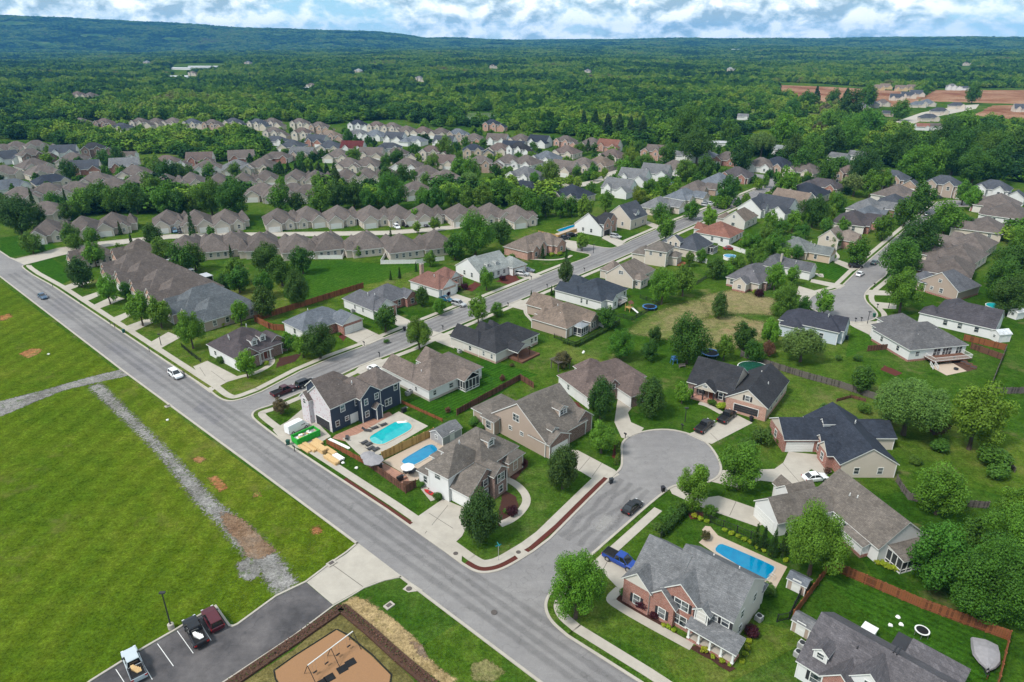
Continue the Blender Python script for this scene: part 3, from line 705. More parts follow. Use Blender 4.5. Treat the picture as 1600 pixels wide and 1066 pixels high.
def garage_mesh(w, h, m='trim'):
    def mk():
        b = MB(); b.box(-w/2-.12, -.05, 0, -w/2, .05, h+.12, 'trim'); b.box(w/2, -.05, 0, w/2+.12, .05, h+.12, 'trim'); b.box(-w/2, -.05, h, w/2, .05, h+.12, 'trim')
        for k in range(4):
            b.box(-w/2, -.02, h*k/4+.015, w/2, .03, h*(k+1)/4-.015, m)
            n = int(w/.6)
            for j in range(n): b.box(-w/2+w*(j+.12)/n, -.035, h*k/4+.1, -w/2+w*(j+.88)/n, -.015, h*(k+1)/4-.1, m)
        b.box(-w/2, .0, 0, w/2, .04, h, 'trim_dark')
        return b.mesh('garage_door')
    return cached(('g', w, h, m), mk)
def door_mesh(m):
    def mk():
        b = MB(); b.box(-.62, -.05, 0, -.48, .03, 2.2, 'trim'); b.box(.48, -.05, 0, .62, .03, 2.2, 'trim'); b.box(-.48, -.05, 2.08, .48, .03, 2.2, 'trim')
        b.box(-.48, -.02, 0, .48, .02, 2.08, m)
        for z in (.25, 1.2): b.box(-.34, -.04, z, .34, -.01, z+.7, m)
        return b.mesh('door')
    return cached(('d', m), mk)
def post_mesh(h, r, m):
    def mk():
        b = MB(); b.box(-r*1.5, -r*1.5, 0, r*1.5, r*1.5, .15, m); b.box(-r, -r, .15, r, r, h-.15, m); b.box(-r*1.5, -r*1.5, h-.15, r*1.5, r*1.5, h, m)
        return b.mesh('porch_column')
    return cached(('p', h, r, m), mk)
def face_pt(v, f, s, z):
    """point on face f of block v, s metres from its near corner; with the turn that makes -y point outwards"""
    y0, x0, ly, lx, h = v['r'][:5]
    if f == 'a': return (x0, y0+s, z), -math.pi/2
    if f == 'c': return (x0+s, y0, z), 0.0
    if f == 'b': return (x0+lx, y0+s, z), math.pi/2
    return (x0+s, y0+ly, z), math.pi
class House:
    def __init__(s, name, label, cat, O, ang, vols, wall, roof, short=None, fascia='trim', key=None, group=None, feats=()):
        s.ang = ang
        s.root = thing(name, label, cat, (O.x, O.y, 0), math.radians(ang-90), group)
        s.vols = vols; s.O = O
        u = math.radians(ang); s.u = Vector((math.cos(u), math.sin(u), 0)); s.v = Vector((s.u.y, -s.u.x, 0))
        def mk():
            W, Rf = shape(vols, fascia); return W.mesh('wall'), Rf.mesh('roof')
        wm, rm = cached(key, mk) if key else mk()
        s.wall = put('wall', wm, s.root, wall); s.roof = put('roof', rm, s.root, roof)
        s.wc, s.rc = wall, roof
        for f in feats: s.feat(*f)
    def feat(s, k, *a): getattr(s, k)(*a)
    def loc(s, w):
        d = w-s.O; return (d.dot(s.v), d.dot(s.u))
    def win(s, vi, f, t, z, w=1.0, h=1.5, sh=None, part=None):
        v = s.vols[vi] if not isinstance(vi, dict) else vi
        p, rz = face_pt(v, f, t, z); fm, gm = win_mesh(w, h)
        o = put('window', fm, part or s.root, None, p, rz); put('pane', gm, o)
        if sh:
            q = shutter_mesh(h, sh)
            for k in (-1, 1):
                d = k*(w/2+.33); put('shutter', q, part or s.root, None, (p[0]+d*math.cos(rz), p[1]+d*math.sin(rz), z), rz)
    def garage(s, vi, f, t, w=4.9, m='trim', h=2.2):
        p, rz = face_pt(s.vols[vi], f, t, 0.02); put('garage_door', garage_mesh(w, h, m), s.root, None, p, rz)
    def door(s, vi, f, t, z=.3, m='trim'):
        p, rz = face_pt(s.vols[vi], f, t, z); put('door', door_mesh(m), s.root, None, p, rz)
    def column(s, v, u, h=2.7, r=.12, m='trim', z=0): put('porch_column', post_mesh(h, r, m), s.root, None, (v, u, z))
    def chimney(s, v, u, z0, z1, w=1.3, d=.9, m='brick_red'):
        b = MB(); b.box(v, u, z0, v+w, u+d, z1, m); b.box(v-.08, u-.08, z1, v+w+.08, u+d+.08, z1+.15, 'concrete'); b.box(v+w*.3, u+d*.3, z1+.15, v+w*.7, u+d*.7, z1+.45, 'grey_metal'); b.build('chimney', s.roof)
    def vent(s, v, u, z):
        def mk():
            b = MB(); b.tube([(0, 0, -.6), (0, 0, .35)], .09, 'trim', 8); b.tube([(0, 0, -.25), (0, 0, -.1)], .2, 'grey_metal', 8); return b.mesh('vent_pipe')
        put('vent_pipe', cached('vent', mk), s.roof, None, (v, u, z))
    def dormer(s, v, u, z, w=1.6, h=1.5, face='a', d=2.6, wl=(.75, .75, .74), ww=.8, p=1.0, mat='siding'):
        # a gabled dormer whose window wall starts at (v, u, z) and runs back into the roof
        vol = dict(r=(u-w/2, v, w, d, z+h) if face == 'a' else (u, v-w/2, d, w, z+h), z0=z, roof='vgh' if face == 'a' else 'ugh', p=p, o=.22, w=mat)
        W, Rf = shape([vol]); o = W.build('dormer', s.root, wl); put('roof', Rf.mesh('roof'), o, s.rc)
        if ww: s.win(vol, face, w/2, z+h*.58, ww, h*.62, None, o)
    def room(s, v0, u0, lv, lu, h, n, sides='ac', knee=.7):
        # screened porch: dark mesh walls with white posts
        b = MB(); b.box(v0+.05, u0+.05, .2, v0+lv-.05, u0+lu-.05, h-.05, 'screen'); b.box(v0, u0, 0, v0+lv, u0+lu, .25, 'trim')
        for f in sides:
            L = lu if f in 'ab' else lv; k = max(1, round(L/1.0))
            for i in range(k+1):
                t = L*i/k
                x, y = (v0, u0+t) if f == 'a' else (v0+lv, u0+t) if f == 'b' else (v0+t, u0)
                b.box(x-.06, y-.06, .2, x+.06, y+.06, h, 'trim')
            if f == 'c': b.box(v0, u0-.05, knee, v0+lv, u0+.03, knee+.1, 'trim'); b.box(v0, u0-.05, h-.15, v0+lv, u0+.03, h, 'trim')
            if f == 'a': b.box(v0-.05, u0, knee, v0+.03, u0+lu, knee+.1, 'trim'); b.box(v0-.05, u0, h-.15, v0+.03, u0+lu, h, 'trim')
        b.build('screened_porch', s.root)
    def slabs(s, name, v0, u0, lv, lu, z0, z1, m):
        b = MB(); b.box(v0, u0, z0, v0+lv, u0+lu, z1, m); b.build(name, s.root)
    def rail(s, pts, z, h=.95, m='trim', steps=None):
        b = MB()
        for a, c in zip(pts, pts[1:]):
            d = math.dist(a, c); n = max(1, int(d/.3))
            for i in range(n+1):
                x, y = a[0]+(c[0]-a[0])*i/n, a[1]+(c[1]-a[1])*i/n; r = .05 if i in (0, n) else .02
                b.box(x-r, y-r, z, x+r, y+r, z+h, m)
            for zz in (z+h, z+.12): b.tube([(*a, zz), (*c, zz)], .05, m, 4)
        b.build('railing', s.root)
def auto_windows(H, vi, f, n, z=1.65, w=.95, h=1.45, sh=None, m=1.2):
    y0, x0, ly, lx, hh = H.vols[vi]['r'][:5]; L = ly if f in 'abd' and f in 'ab' else lx
    for i in range(n): H.win(vi, f, m+(L-2*m)*(i+.5)/n, z, w, h, sh)
def B(r, roof='uhh', p=.62, **k): return dict(r=r, roof=roof, p=p, **k)
# roof and wall colours
BROWN = (.116, .098, .090); TAUPE = (.130, .114, .101); TAN = (.165, .128, .104); NAVY = (.030, .036, .050); SLATE = (.062, .068, .082); CHAR = (.070, .062, .066)
GREY = (.135, .138, .145); LTGREY = (.20, .215, .215); SAGE = (.128, .140, .138); TERRA = (.19, .090, .068); DKRED = (.10, .025, .025); MIDBROWN = (.118, .090, .082); BLUEGREY = (.115, .128, .148); BLACK = (.034, .035, .040)
WHITE = (.62, .62, .615); CREAM = (.50, .44, .375); BEIGE = (.36, .285, .235); OFFW = (.55, .52, .48); NAVYW = (.032, .045, .072); PALEBLUE = (.46, .51, .56); TANW = (.46, .36, .27)
def hs(label, px, z, ang, vols, wall, roof, short, feats=(), name='house', fascia='trim'):
    h = House(name, label, 'house', Vector((*at(*px, z)[:2], 0)), ang, vols, wall, roof, None, fascia)
    for f in feats: h.feat(*f)
    c = vols[0]['r']; LAND.append((short, h.O+h.u*(c[0]+c[2]/2)+h.v*(c[1]+c[3]/2), h))
    return h
# ================================================================ THE HOUSES NEAR THE CAMERA
def E(u0, v0, Lu, Lv, h, roof='uhh', p=.62, **k):
    """block from its eaves (0.4 m overhang taken off)"""
    o = k.get('o', .4); return dict(r=(u0+o, v0+o, Lu-2*o, Lv-2*o, h), roof=roof, p=p, **k)
BA = {'a': 'brick_red'}; BC = {'c': 'brick_red'}
# -- the red brick two-storey house by the crossing
h = hs('big red brick two-storey house with white porch columns by the crossing', (1148.5, 975.3), 5.3, 138.4, [
    E(0, 0, 10.6, 10.6, 5.3, 'ugg', .74, f=BA), E(8.6, -1.2, 7.2, 10.8, 4.2, 'ugg', .84, f=BA),
    E(11.3, -2.0, 5.0, 5.4, 4.2, 'vgh', .95, f=BA, g='siding'), E(7.6, -1.7, 4.8, 6, 3.5, 'vgh', .95, w='brick_red'),
    E(4.8, -1.0, 5.8, 7, 5.3, 'vgh', .85, w='brick_red'), E(3.0, -1.1, 2.6, 4, 4.9, 'vgh', .75, z0=3.0),
    dict(r=(-1.2, -1.9, 6.6, 2.3, 2.75), roof='E', p=.36, open=1, o=.35), dict(r=(.6, 10.0, 4.5, 1.4, 3.6), roof='W', p=-.3)],
    OFFW, GREY, 'the red brick two-storey house', (
    ('win', 2, 'a', 1.9, 1.7, 1.0, 1.6, 'trim_dark'), ('win', 3, 'a', 1.7, 1.6, 1.0, 1.6, 'trim_dark'), ('win', 4, 'a', 2.1, 4.2, 2.0, 1.5, 'trim_dark'), ('win', 4, 'a', 2.1, 1.5, 2.0, 1.6, 'trim_dark'),
    ('win', 5, 'a', .9, 4.2, 1.2, 1.2, 'trim_dark'), ('win', 0, 'a', 1.0, 4.3, 1.0, 1.3, 'trim_dark'), ('win', 0, 'a', 2.6, 4.3, 1.0, 1.3, 'trim_dark'), ('win', 0, 'a', 3.0, 1.5, .9, 1.5), ('win', 0, 'a', .9, 1.5, .9, 1.5), ('door', 0, 'a', 4.4, .4, 'rust'),
    ('slabs', 'porch_floor', -1.7, -1.1, 2.1, 6.6, 0, .4, 'brick_red'), ('slabs', 'porch_floor', -1.6, -1.0, 2.0, 6.4, .4, .43, 'concrete'),
    ('column', -1.6, -1.0, 2.3, .13, 'trim', .43), ('column', -1.6, .6, 2.3, .13, 'trim', .43), ('column', -1.6, 2.2, 2.3, .13, 'trim', .43), ('column', -1.6, 3.8, 2.3, .13, 'trim', .43), ('column', -1.6, 5.3, 2.3, .13, 'trim', .43),
    ('win', 0, 'c', 3, 4.2, .9, 1.3), ('win', 0, 'c', 3, 1.5, .9, 1.3), ('win', 0, 'c', 7, 4.2, .9, 1.3), ('vent', 7, 3, 8), ('vent', 7.5, 7, 7.5), ('garage', 1, 'd', 5, 4.9)))
H1 = h
# -- the grey-purple roof at the bottom edge
h = hs('white house with charcoal roof and small dormer cut by the bottom edge', (1241, 1031), 3, 43.9-0, [
    E(0, 0, 11.5, 22, 3, 'vgg', .72, f={'a': 'siding'}), E(-.5, 3.2, 6, 4.6, 3.2, 'ugh', .95, f={'c': 'brick_red'}), E(.6, 5.6, 7, 5.2, 4.4, 'ugh', .95),
    dict(r=(11, 7.6, 3.6, 4.8, 2.7), roof='S', p=-.04, open=1, o=.1, rm='trim_dark'), dict(r=(10.2, 9.5, 3.2, 6.4, 3.9), roof='S', p=-.2, open=1, o=.1)],
    WHITE, (.098, .092, .100), 'the charcoal-roofed house at the bottom edge', (
    ('win', 0, 'c', 2.4, 1.6, 1.3, 1.5, 'trim_dark'), ('win', 1, 'c', 2, 1.7, 1.2, 1.5), ('win', 2, 'c', 2.2, 5.0, .8, .8), ('dormer', 2.5, 1.2, 4.0, 1.6, 1.3, 'c', 2.8, WHITE, .8, .8), ('win', 0, 'a', 3, 1.7), ('win', 0, 'a', 7, 1.7),
    ('slabs', 'roof_vent', 9.3, 5.6, .15, 1.6, 7.0, 7.3, 'trim_dark'), ('slabs', 'roof_vent', 8.9, 5.6, .15, 1.6, 7.0, 7.3, 'trim_dark'), ('slabs', 'roof_vent', 5.4, 4.2, .15, 1.6, 6.0, 6.3, 'trim_dark')))
# -- taupe roof, white walls, screened porch
h = hs('white house with long taupe roof, bay window and screened porch beside the arborvitae row', (1374.4, 860.3), 3, 107.7, [
    E(0, 0, 15.5, 10, 3, 'ugg', .8), E(10, -11, 6.5, 12, 3, 'vgg', .85), E(13.5, -5.5, 5, 6, 3, 'vgg', .9), E(15, -4.6, 5, 3.2, 3, 'uhg', .9),
    dict(r=(-2.6, 2.2, 3, 5.4, 2.7), roof='N', p=.18, open=1, o=.3), dict(r=(2.2, -1.0, 4, 1.5, 2.5), roof='E', p=.35, base='brick_red')],
    WHITE, TAUPE, 'the white house with the screened porch', (
    ('room', 2.1, -2.6, 5.4, 3.0, 2.75, 6, 'ac'), ('win', 5, 'a', 1.0, 1.5, .9, 1.4), ('win', 5, 'a', 2.3, 1.5, .9, 1.4), ('win', 5, 'c', .75, 1.5, .7, 1.4), ('win', 0, 'a', 7, 1.6, .9, 1.4), ('win', 1, 'c', 4, 1.7), ('win', 1, 'c', 8, 1.7), ('garage', 1, 'a', 3.2, 4.8),
    ('vent', 3.4, 9, 5.8), ('vent', 3.0, 10.2, 5.5), ('win', 1, 'd', 3, 1.6)))
# -- navy roof, brick, white garage door
h = hs('brick house with dark navy L-shaped roof and white garage door behind the turning circle', (1227.3, 687.8), 3, 90, [
    E(0, -.4, 8.6, 14, 3, 'vgg', .62, w='brick_red', f={'a': 'brick_red', 'b': 'siding'}, g='siding'), E(-8.6, 7.0, 18, 11.0, 3, 'ugg', .62, f={'a': 'brick_red', 'c': 'siding'}),
    E(-5.6, 5.6, 4.4, 5, 3.0, 'vgh', .9, w='brick_red', g='siding'), E(-1.6, 6.2, 2.8, 4, 3.2, 'vgh', .9, w='brick_red', g='siding'), E(.8, 16, 7.5, 6.5, 2.9, 'vhg', .5, w='siding')],
    CREAM, NAVY, 'the navy-roofed brick house', (
    ('garage', 0, 'c', 3.2, 5.2), ('win', 2, 'a', 1.8, 1.6, 1.0, 1.5), ('win', 3, 'a', 1.0, 1.6, .9, 1.5), ('win', 1, 'c', 7.4, 1.5, .9, 1.3), ('win', 1, 'c', 3, 1.5, .9, 1.3), ('win', 0, 'a', 4.4, 1.6, 1, 1.5), ('dormer', 8.2, 3.2, 4.2, 1.4, 1.0, 'a', 3, WHITE, .7, .9), ('vent', 14, 2, 6)))
# -- black roof with porch and black garage door
h = hs('house with black roof, columned front porch and black garage door on the turning circle', (1138.8, 615), 3.2, 144.4, [
    E(-1, 0, 11, 12, 3.2, 'ugg', .70, f={'a': 'brick_brown'}), E(-9.2, -2.2, 9.4, 16.5, 3.2, 'vgg', .68, f={'a': 'brick_pink', 'c': 'siding'}, g='siding', base='brick_pink'), E(2.6, -1.6, 4.8, 5, 3.1, 'vgh', .75, open=0, z0=2.9)],
    CREAM, BLACK, 'the black-roofed house with the porch', (
    ('slabs', 'porch_floor', -1.4, 0, 2, 8, 0, .5, 'brick_pink'), ('column', -1.2, .4, 2.5, .12, 'trim_dark', .5), ('column', -1.2, 2.9, 2.5, .12, 'trim_dark', .5), ('column', -1.2, 5.3, 2.5, .12, 'trim_dark', .5), ('column', -1.2, 7.6, 2.5, .12, 'trim_dark', .5),
    ('garage', 1, 'a', 4.2, 5.2, 'trim_dark'), ('win', 1, 'a', 4.2, 4.2, .9, 1.2, 'trim_dark'), ('win', 2, 'a', 2.0, 3.9, .9, .5), ('win', 0, 'a', 2.4, 1.8, .9, 1.5, 'trim_dark'), ('win', 0, 'a', 7.0, 1.8, .9, 1.5, 'trim_dark'), ('door', 0, 'a', 4.6, .5, 'rust'), ('win', 1, 'c', 4, 1.8), ('win', 1, 'c', 8, 1.8), ('win', 1, 'c', 12, 1.8), ('vent', 9, -4, 6), ('vent', 6, -6.5, 5.2)))
# -- brown roof, white side
h = hs('brown-roofed house with white side wall and two tall pear trees at its garage', (911.2, 616.2), 3, 119.3, [
    E(0, 0, 10.8, 18, 3, 'vhh', .68, f={'c': 'brick_brown'}), E(-2.2, 0, 6, 6, 3, 'ugh', .7, f={'c': 'brick_brown'}, g='siding'), E(-6.2, 8.4, 9, 8.6, 3, 'uhh', .68, f={'c': 'brick_brown', 'a': 'siding'}), E(-1.4, 6.0, 4, 3.2, 3.8, 'ugh', 1.0, w='brick_brown'), E(9, 6, 4, 7, 3, 'uhh', .6)],
    WHITE, MIDBROWN, 'the brown-roofed house with the pear trees', (
    ('garage', 2, 'a', 3.0, 4.9), ('win', 1, 'c', 2.4, 1.6, 1.1, 1.5), ('win', 0, 'a', 6, 1.7, .8, 1.2), ('win', 3, 'c', 1.2, 3.4, .8, 1.0), ('win', 2, 'c', 3, 1.6, 1, 1.4), ('win', 2, 'c', 6, 1.6, 1, 1.4)))
# -- steep taupe gabled house
h = hs('tall beige house with one steep taupe gable and roof dormers facing the cul-de-sac', (852.3, 693.5), 3.5, 134.7, [
    E(0, 0, 16.0, 13, 3.5, 'vgg', .70, f={'c': 'brick_brown', 'a': 'siding'}), E(-1.0, .2, 6, 6.5, 3.3, 'ugh', .5, f={'c': 'brick_brown'}), E(.2, 9.6, 7, 5.6, 3.5, 'ugh', .8, f={'c': 'brick_brown'}), E(15, -.2, 6.4, 9, 2.9, 'vhh', .35), dict(r=(13.2, -1.2, 3.4, 1.6, 3.4), roof='E', p=.25)],
    BEIGE, TAUPE, 'the tall beige gabled house', (
    ('win', 0, 'a', 8.0, 5.6, 1.6, 1.5), ('win', 0, 'a', 9.6, 2.6, .8, .8), ('win', 0, 'a', 6.4, 2.6, .8, .8), ('win', 4, 'a', 1.6, 1.9, 1.4, 1.6), ('garage', 1, 'c', 2.9, 4.6), ('dormer', 8.2, 2.8, 5.2, 2.2, 1.7, 'c', 4.2, BEIGE, 1.6, .55), ('dormer', 3.4, .7, 3.7, 1.6, 1.3, 'c', 2.6, BEIGE, 1.0, .6), ('win', 2, 'c', 2.4, 1.8, 1.1, 1.6),
    ('room', .3, 16.6, 4.4, 4.4, 2.9, 4, 'a'), ('vent', 3, 4, 5.8), ('vent', 3.6, 4.6, 6.2)))
# -- taupe house with pool on the corner
h = hs('taupe-roofed corner house with white garage side, brick front bay and blue pool behind', (735.1, 778.9), 3, 141, [
    E(0, 0, 7.0, 9, 3, 'ugh', .80, f={'c': 'brick_brown'}), E(4.6, -.6, 5.6, 10, 5.2, 'uhh', .72, f={'c': 'siding'}), E(2.2, 5.6, 11, 10.6, 4.6, 'vhh', .80, f={'c': 'brick_brown'}), E(9.4, 0, 4, 6, 3, 'uhh', .5), E(-1.2, 5, 5, 4.2, 4.9, 'ugh', .7, w='brick_brown'), E(1.0, 11.6, 5.2, 5, 3.4, 'uhh', .9, w='brick_tan'), E(10.4, 5, 4.6, 8.5, 2.9, 'vhh', .42)],
    WHITE, TAUPE, 'the taupe corner house with the pool', (
    ('garage', 0, 'a', 3.4, 4.9), ('win', 0, 'c', 4, 3.6, 1.1, 1.3, 'trim_dark'), ('win', 0, 'c', 4, 1.4, 1.1, 1.5, 'trim_dark'), ('win', 1, 'a', 2.6, 4.3, 1.3, 1.2), ('win', 4, 'c', 1.7, 3.8, 1.8, 1.6, 'trim_dark'), ('win', 4, 'c', 1.7, 1.4, 1.0, 1.4), ('win', 5, 'c', 2.0, 1.8, 1.1, 1.8), ('win', 5, 'a', 2.0, 1.8, .9, 1.8), ('dormer', 10.6, 4.4, 6.3, 1.6, 1.5, 'c', 3, BEIGE, 1.0, .6), ('door', 2, 'c', 5.2, .4, 'rust'), ('win', 3, 'a', 1.6, 1.6, .9, 1.3), ('door', 0, 'a', 5.8, .05, 'trim'),
    ('vent', 6, 8, 8.2)))
# -- navy sided two-storey under repair
h = hs('dark navy sided two-storey house with bare white house-wrap gable by the aqua pool', (514.4, 640.3), 5.8, 138.5, [
    E(0, 0, 9.4, 9.5, 5.8, 'vgh', .82, f={'a': 'wrap', 'c': 'siding'}), E(-1.6, 6.6, 9.5, 5.8, 5.8, 'ugh', .80), E(-1.0, 11.6, 9, 6.6, 5.8, 'vhh', .7), E(6.5, -.9, 3.6, 3, 5.6, 'vgh', .9, w='wrap'), E(8, 3, 6, 9, 5.2, 'vgh', .8), E(-2.9, 9.4, 2.4, 2.2, 2.9, 'ugh', .9)],
    NAVYW, (.118, .098, .090), 'the navy sided house', (
    ('garage', 0, 'a', 3.2, 4.9, 'trim_dark'), ('win', 0, 'c', 3, 4.5, 1.0, 1.3), ('win', 0, 'c', 6.6, 4.5, .9, 1.3), ('win', 0, 'c', 1.4, 1.6, .8, 1.2), ('win', 0, 'c', 3.8, 1.8, .8, .9), ('door', 0, 'c', 6.2, .1, 'trim'), ('door', 0, 'c', 5.2, .1, 'trim'), ('win', 1, 'c', 1.2, 4.6, .8, 1.3), ('win', 1, 'c', 4.0, 4.9, .9, 1.3), ('win', 1, 'c', 1.2, 1.7, .9, 1.3), ('win', 2, 'c', 2.4, 1.8, 1.7, 1.5), ('win', 2, 'c', 4.7, 4.6, .9, 1.3), ('win', 3, 'a', 1.4, 5, .9, 1.1), ('vent', 5, 3.4, 8.2), ('vent', 8, 3, 8)))
# -- the four ranches right of the long street
h = hs('white ranch house with pinkish taupe hip roof and grey screened porch on striped lawn', (669.8, 611.3), 3, 136.3, [
    E(0, 0, 12.6, 17, 3, 'vhh', .60, base='concrete'), E(6, 0, 11.6, 6.6, 3, 'uhg', .78), E(10, 8.2, 4.9, 6.6, 3, 'uhg', .8), E(-2.6, 8.6, 6, 5.2, 3, 'ugh', .62, open=1)],
    WHITE, (.145, .118, .104), 'the white ranch with the striped lawn', (
    ('room', 9, -2.2, 4.4, 2.6, 2.95, 6, 'ac'), ('win', 0, 'c', 1.6, 1.7, .8, 1.1), ('win', 0, 'c', 6.6, 1.7, 1.2, 1.1), ('win', 0, 'a', 4.6, 1.6, .7, 1.0), ('win', 0, 'c', 14.8, 1.7, .9, 1.2), ('garage', 1, 'd', 2.9), ('vent', 4, 9, 5.4), ('vent', 8.5, 5, 5.6), ('vent', 3, 6, 4.8)))
h = hs('white ranch house with black hip roof and dark timber back porch', (774.8, 553.2), 3, 138.6, [
    E(0, 0, 12, 17.2, 3, 'vhh', .60, base='brick_tan'), E(6, 0, 10.8, 6.2, 3, 'uhg', .9), E(10, 6.8, 4.4, 5, 3, 'uhg', .9), E(10.4, 10.4, 3.4, 4, 3, 'uhg', .9), E(-3.6, 4.4, 7, 5.6, 2.8, 'ugh', .55, open=1)],
    OFFW, BLACK, 'the black hip-roofed ranch', (
    ('win', 0, 'a', 1.4, 1.6, .7, 1.2), ('win', 0, 'a', 4.2, 1.6, .7, 1.2), ('win', 0, 'a', 9, 1.6, .8, 1.2), ('win', 0, 'c', 14, 1.7, .8, 1.2), ('win', 0, 'c', 15.6, 1.7, .9, 1.2), ('slabs', 'deck', 4.8, -4.6, 7, 4.8, 0, .5, 'wood_brown'), ('column', 4.9, -3.1, 2.4, .1, 'wood_brown', .4), ('column', 9.4, -3.1, 2.4, .1, 'wood_brown', .4), ('garage', 1, 'd', 2.7), ('vent', 3, 9, 4.9), ('vent', 3.4, 9.4, 5.2), ('vent', 5, 6, 5.6)))
h = hs('beige ranch house with tan roof, white sunroom and screened corner porch', (885.7, 514.4), 3, 141.4, [
    E(0, 0, 12.6, 15.4, 3, 'vhh', .58), E(10, 8, 10.4, 7.6, 3, 'uhg', .75), E(10.4, 3.8, 3.4, 5, 3, 'uhh', .6), E(-2.6, 8, 5, 5, 3, 'ugh', .7), dict(r=(-2.2, 3.8, 3, 3.6, 2.7), roof='uhh', p=.3, open=1, rm='grey_metal', o=.2)],
    BEIGE, TAN, 'the tan-roofed ranch with the sunroom', (
    ('room', 3.8, -2.2, 3.4, 2.5, 2.7, 3, 'ac'), ('win', 3, 'c', 1, 1.6, .6, 1.7), ('win', 3, 'c', 2.1, 1.6, .6, 1.7), ('win', 3, 'c', 3.2, 1.6, .6, 1.7), ('win', 0, 'c', 13.4, 1.7, .9, 1.4), ('door', 0, 'c', 2.2, .1, 'trim'), ('garage', 1, 'd', 3.4), ('vent', 4, 5, 5), ('vent', 7, 8, 6)))
h = hs('white ranch house with dark blue-black hip roof and small back gable', (940.1, 472.2), 3, 140.8, [
    E(0, 0, 14, 15.6, 3, 'vhh', .56), E(8, 0, 9.6, 6, 3, 'uhg', .7), E(12, 8, 6, 6, 3, 'uhg', .7), E(-2.4, 2.6, 5, 3.8, 3, 'ugh', .8)],
    WHITE, (.038, .046, .060), 'the blue-black hip-roofed ranch', (
    ('win', 3, 'c', 1.5, 1.6, .9, 1.3), ('win', 0, 'a', 5, 1.6, .6, 1.4), ('win', 0, 'a', 7, 1.6, .6, 1.4), ('slabs', 'deck', 6.6, -2.4, 4.6, 2.8, .5, .65, 'wood_grey'), ('rail', [(6.7, -2.3), (11.2, -2.3), (11.2, .2)], .65), ('win', 0, 'c', 13.6, 1.7, .8, 1.2), ('win', 0, 'c', 8, 1.6, 1.6, 1.6), ('vent', 5, 6, 5.2), ('garage', 1, 'd', 2.8)))
h = hs('beige house with broad brown gable and taupe roof behind the blue-black ranch', (989.8, 438.5), 3, 141, [
    E(0, 0, 11, 15, 3, 'vgh', .78), E(-2.2, 1.2, 4.2, 5.4, 3, 'uhh', .6), E(9, 3, 6, 8, 3, 'uhh', .7)], CREAM, (.16, .132, .115), 'the beige broad-gabled house', (
    ('win', 0, 'a', 4.6, 4.6, 1.6, 1.1), ('win', 1, 'a', 1.4, 1.6, .8, 1.3), ('win', 1, 'c', 1.2, 1.7, .8, 1.4), ('win', 1, 'c', 2.8, 1.7, .8, 1.4), ('win', 0, 'c', 10, 1.6, .8, 1.3), ('win', 0, 'c', 8, 1.6, .8, 1.3)))
h = hs('two-storey beige house with taupe hip roof rising behind the broad gable', (1043.2, 394.1), 5.6, 150, [
    E(0, -.6, 8.5, 9, 5.6, 'uhh', .6), E(6.5, 0, 7, 9, 3.3, 'vhh', .6), E(-3, 3, 4, 6, 3.2, 'uhh', .5)], CREAM, TAUPE, 'the two-storey beige house', (
    ('win', 0, 'a', 2, 4.4, .9, 1.3), ('win', 0, 'a', 5.6, 4.4, .9, 1.3), ('win', 0, 'c', 2, 4.4, .9, 1.3), ('win', 0, 'c', 6, 4.4, .9, 1.3), ('win', 0, 'c', 1.6, 1.6, .9, 1.3), ('slabs', 'deck', 3, -5, 5, 2, .3, .5, 'wood_orange')))
h = hs('beige house with big dark slate roof and white fenced yard', (1090, 393), 3.2, 141, [
    E(0, 0, 10.5, 14, 3.2, 'vhh', .85, f={'c': 'siding'}), E(7, 0, 6, 5, 5.2, 'vgh', .8), E(11, 4, 6, 7, 3.2, 'uhh', .7)], CREAM, SLATE, 'the big slate-roofed house', (
    ('win', 1, 'a', 1.6, 4.2, .8, 1.2), ('win', 1, 'a', 3.8, 4.2, .8, 1.2), ('win', 0, 'c', 3, 1.6), ('win', 0, 'c', 6, 1.6), ('win', 0, 'c', 10, 1.6), ('room', 10, -1.8, 4, 2.2, 2.6, 4, 'ac')))
h = hs('white house with terracotta red hip roof near the white vinyl fence', (1140.7, 372.5), 3, 141, [
    E(0, 0, 15, 14.5, 3, 'uhh', .58), E(13, 5, 5, 7, 3, 'uhg', .6)], WHITE, TERRA, 'the terracotta-roofed house', (('win', 0, 'a', 3, 1.6), ('win', 0, 'a', 7, 1.6), ('win', 0, 'c', 3, 1.6), ('win', 0, 'c', 8, 1.6), ('win', 0, 'c', 11.5, 1.6), ('slabs', 'deck', 9, -2.5, 4, 2.6, .3, .5, 'wood_orange')))
h = hs('tan gabled house with white side behind the terracotta roof', (1164.8, 347.2), 3.4, 141, [
    E(0, 0, 10, 15, 3.4, 'vgh', .8), E(8, 1.5, 6, 7, 3, 'vhh', .7)], OFFW, (.15, .12, .10), 'the tan gabled house', (('win', 0, 'a', 5, 4.8, 1.0, 1.2), ('win', 0, 'a', 5, 1.6, 1.4, 1.3), ('win', 0, 'c', 5, 1.6), ('win', 0, 'c', 10, 1.6)))
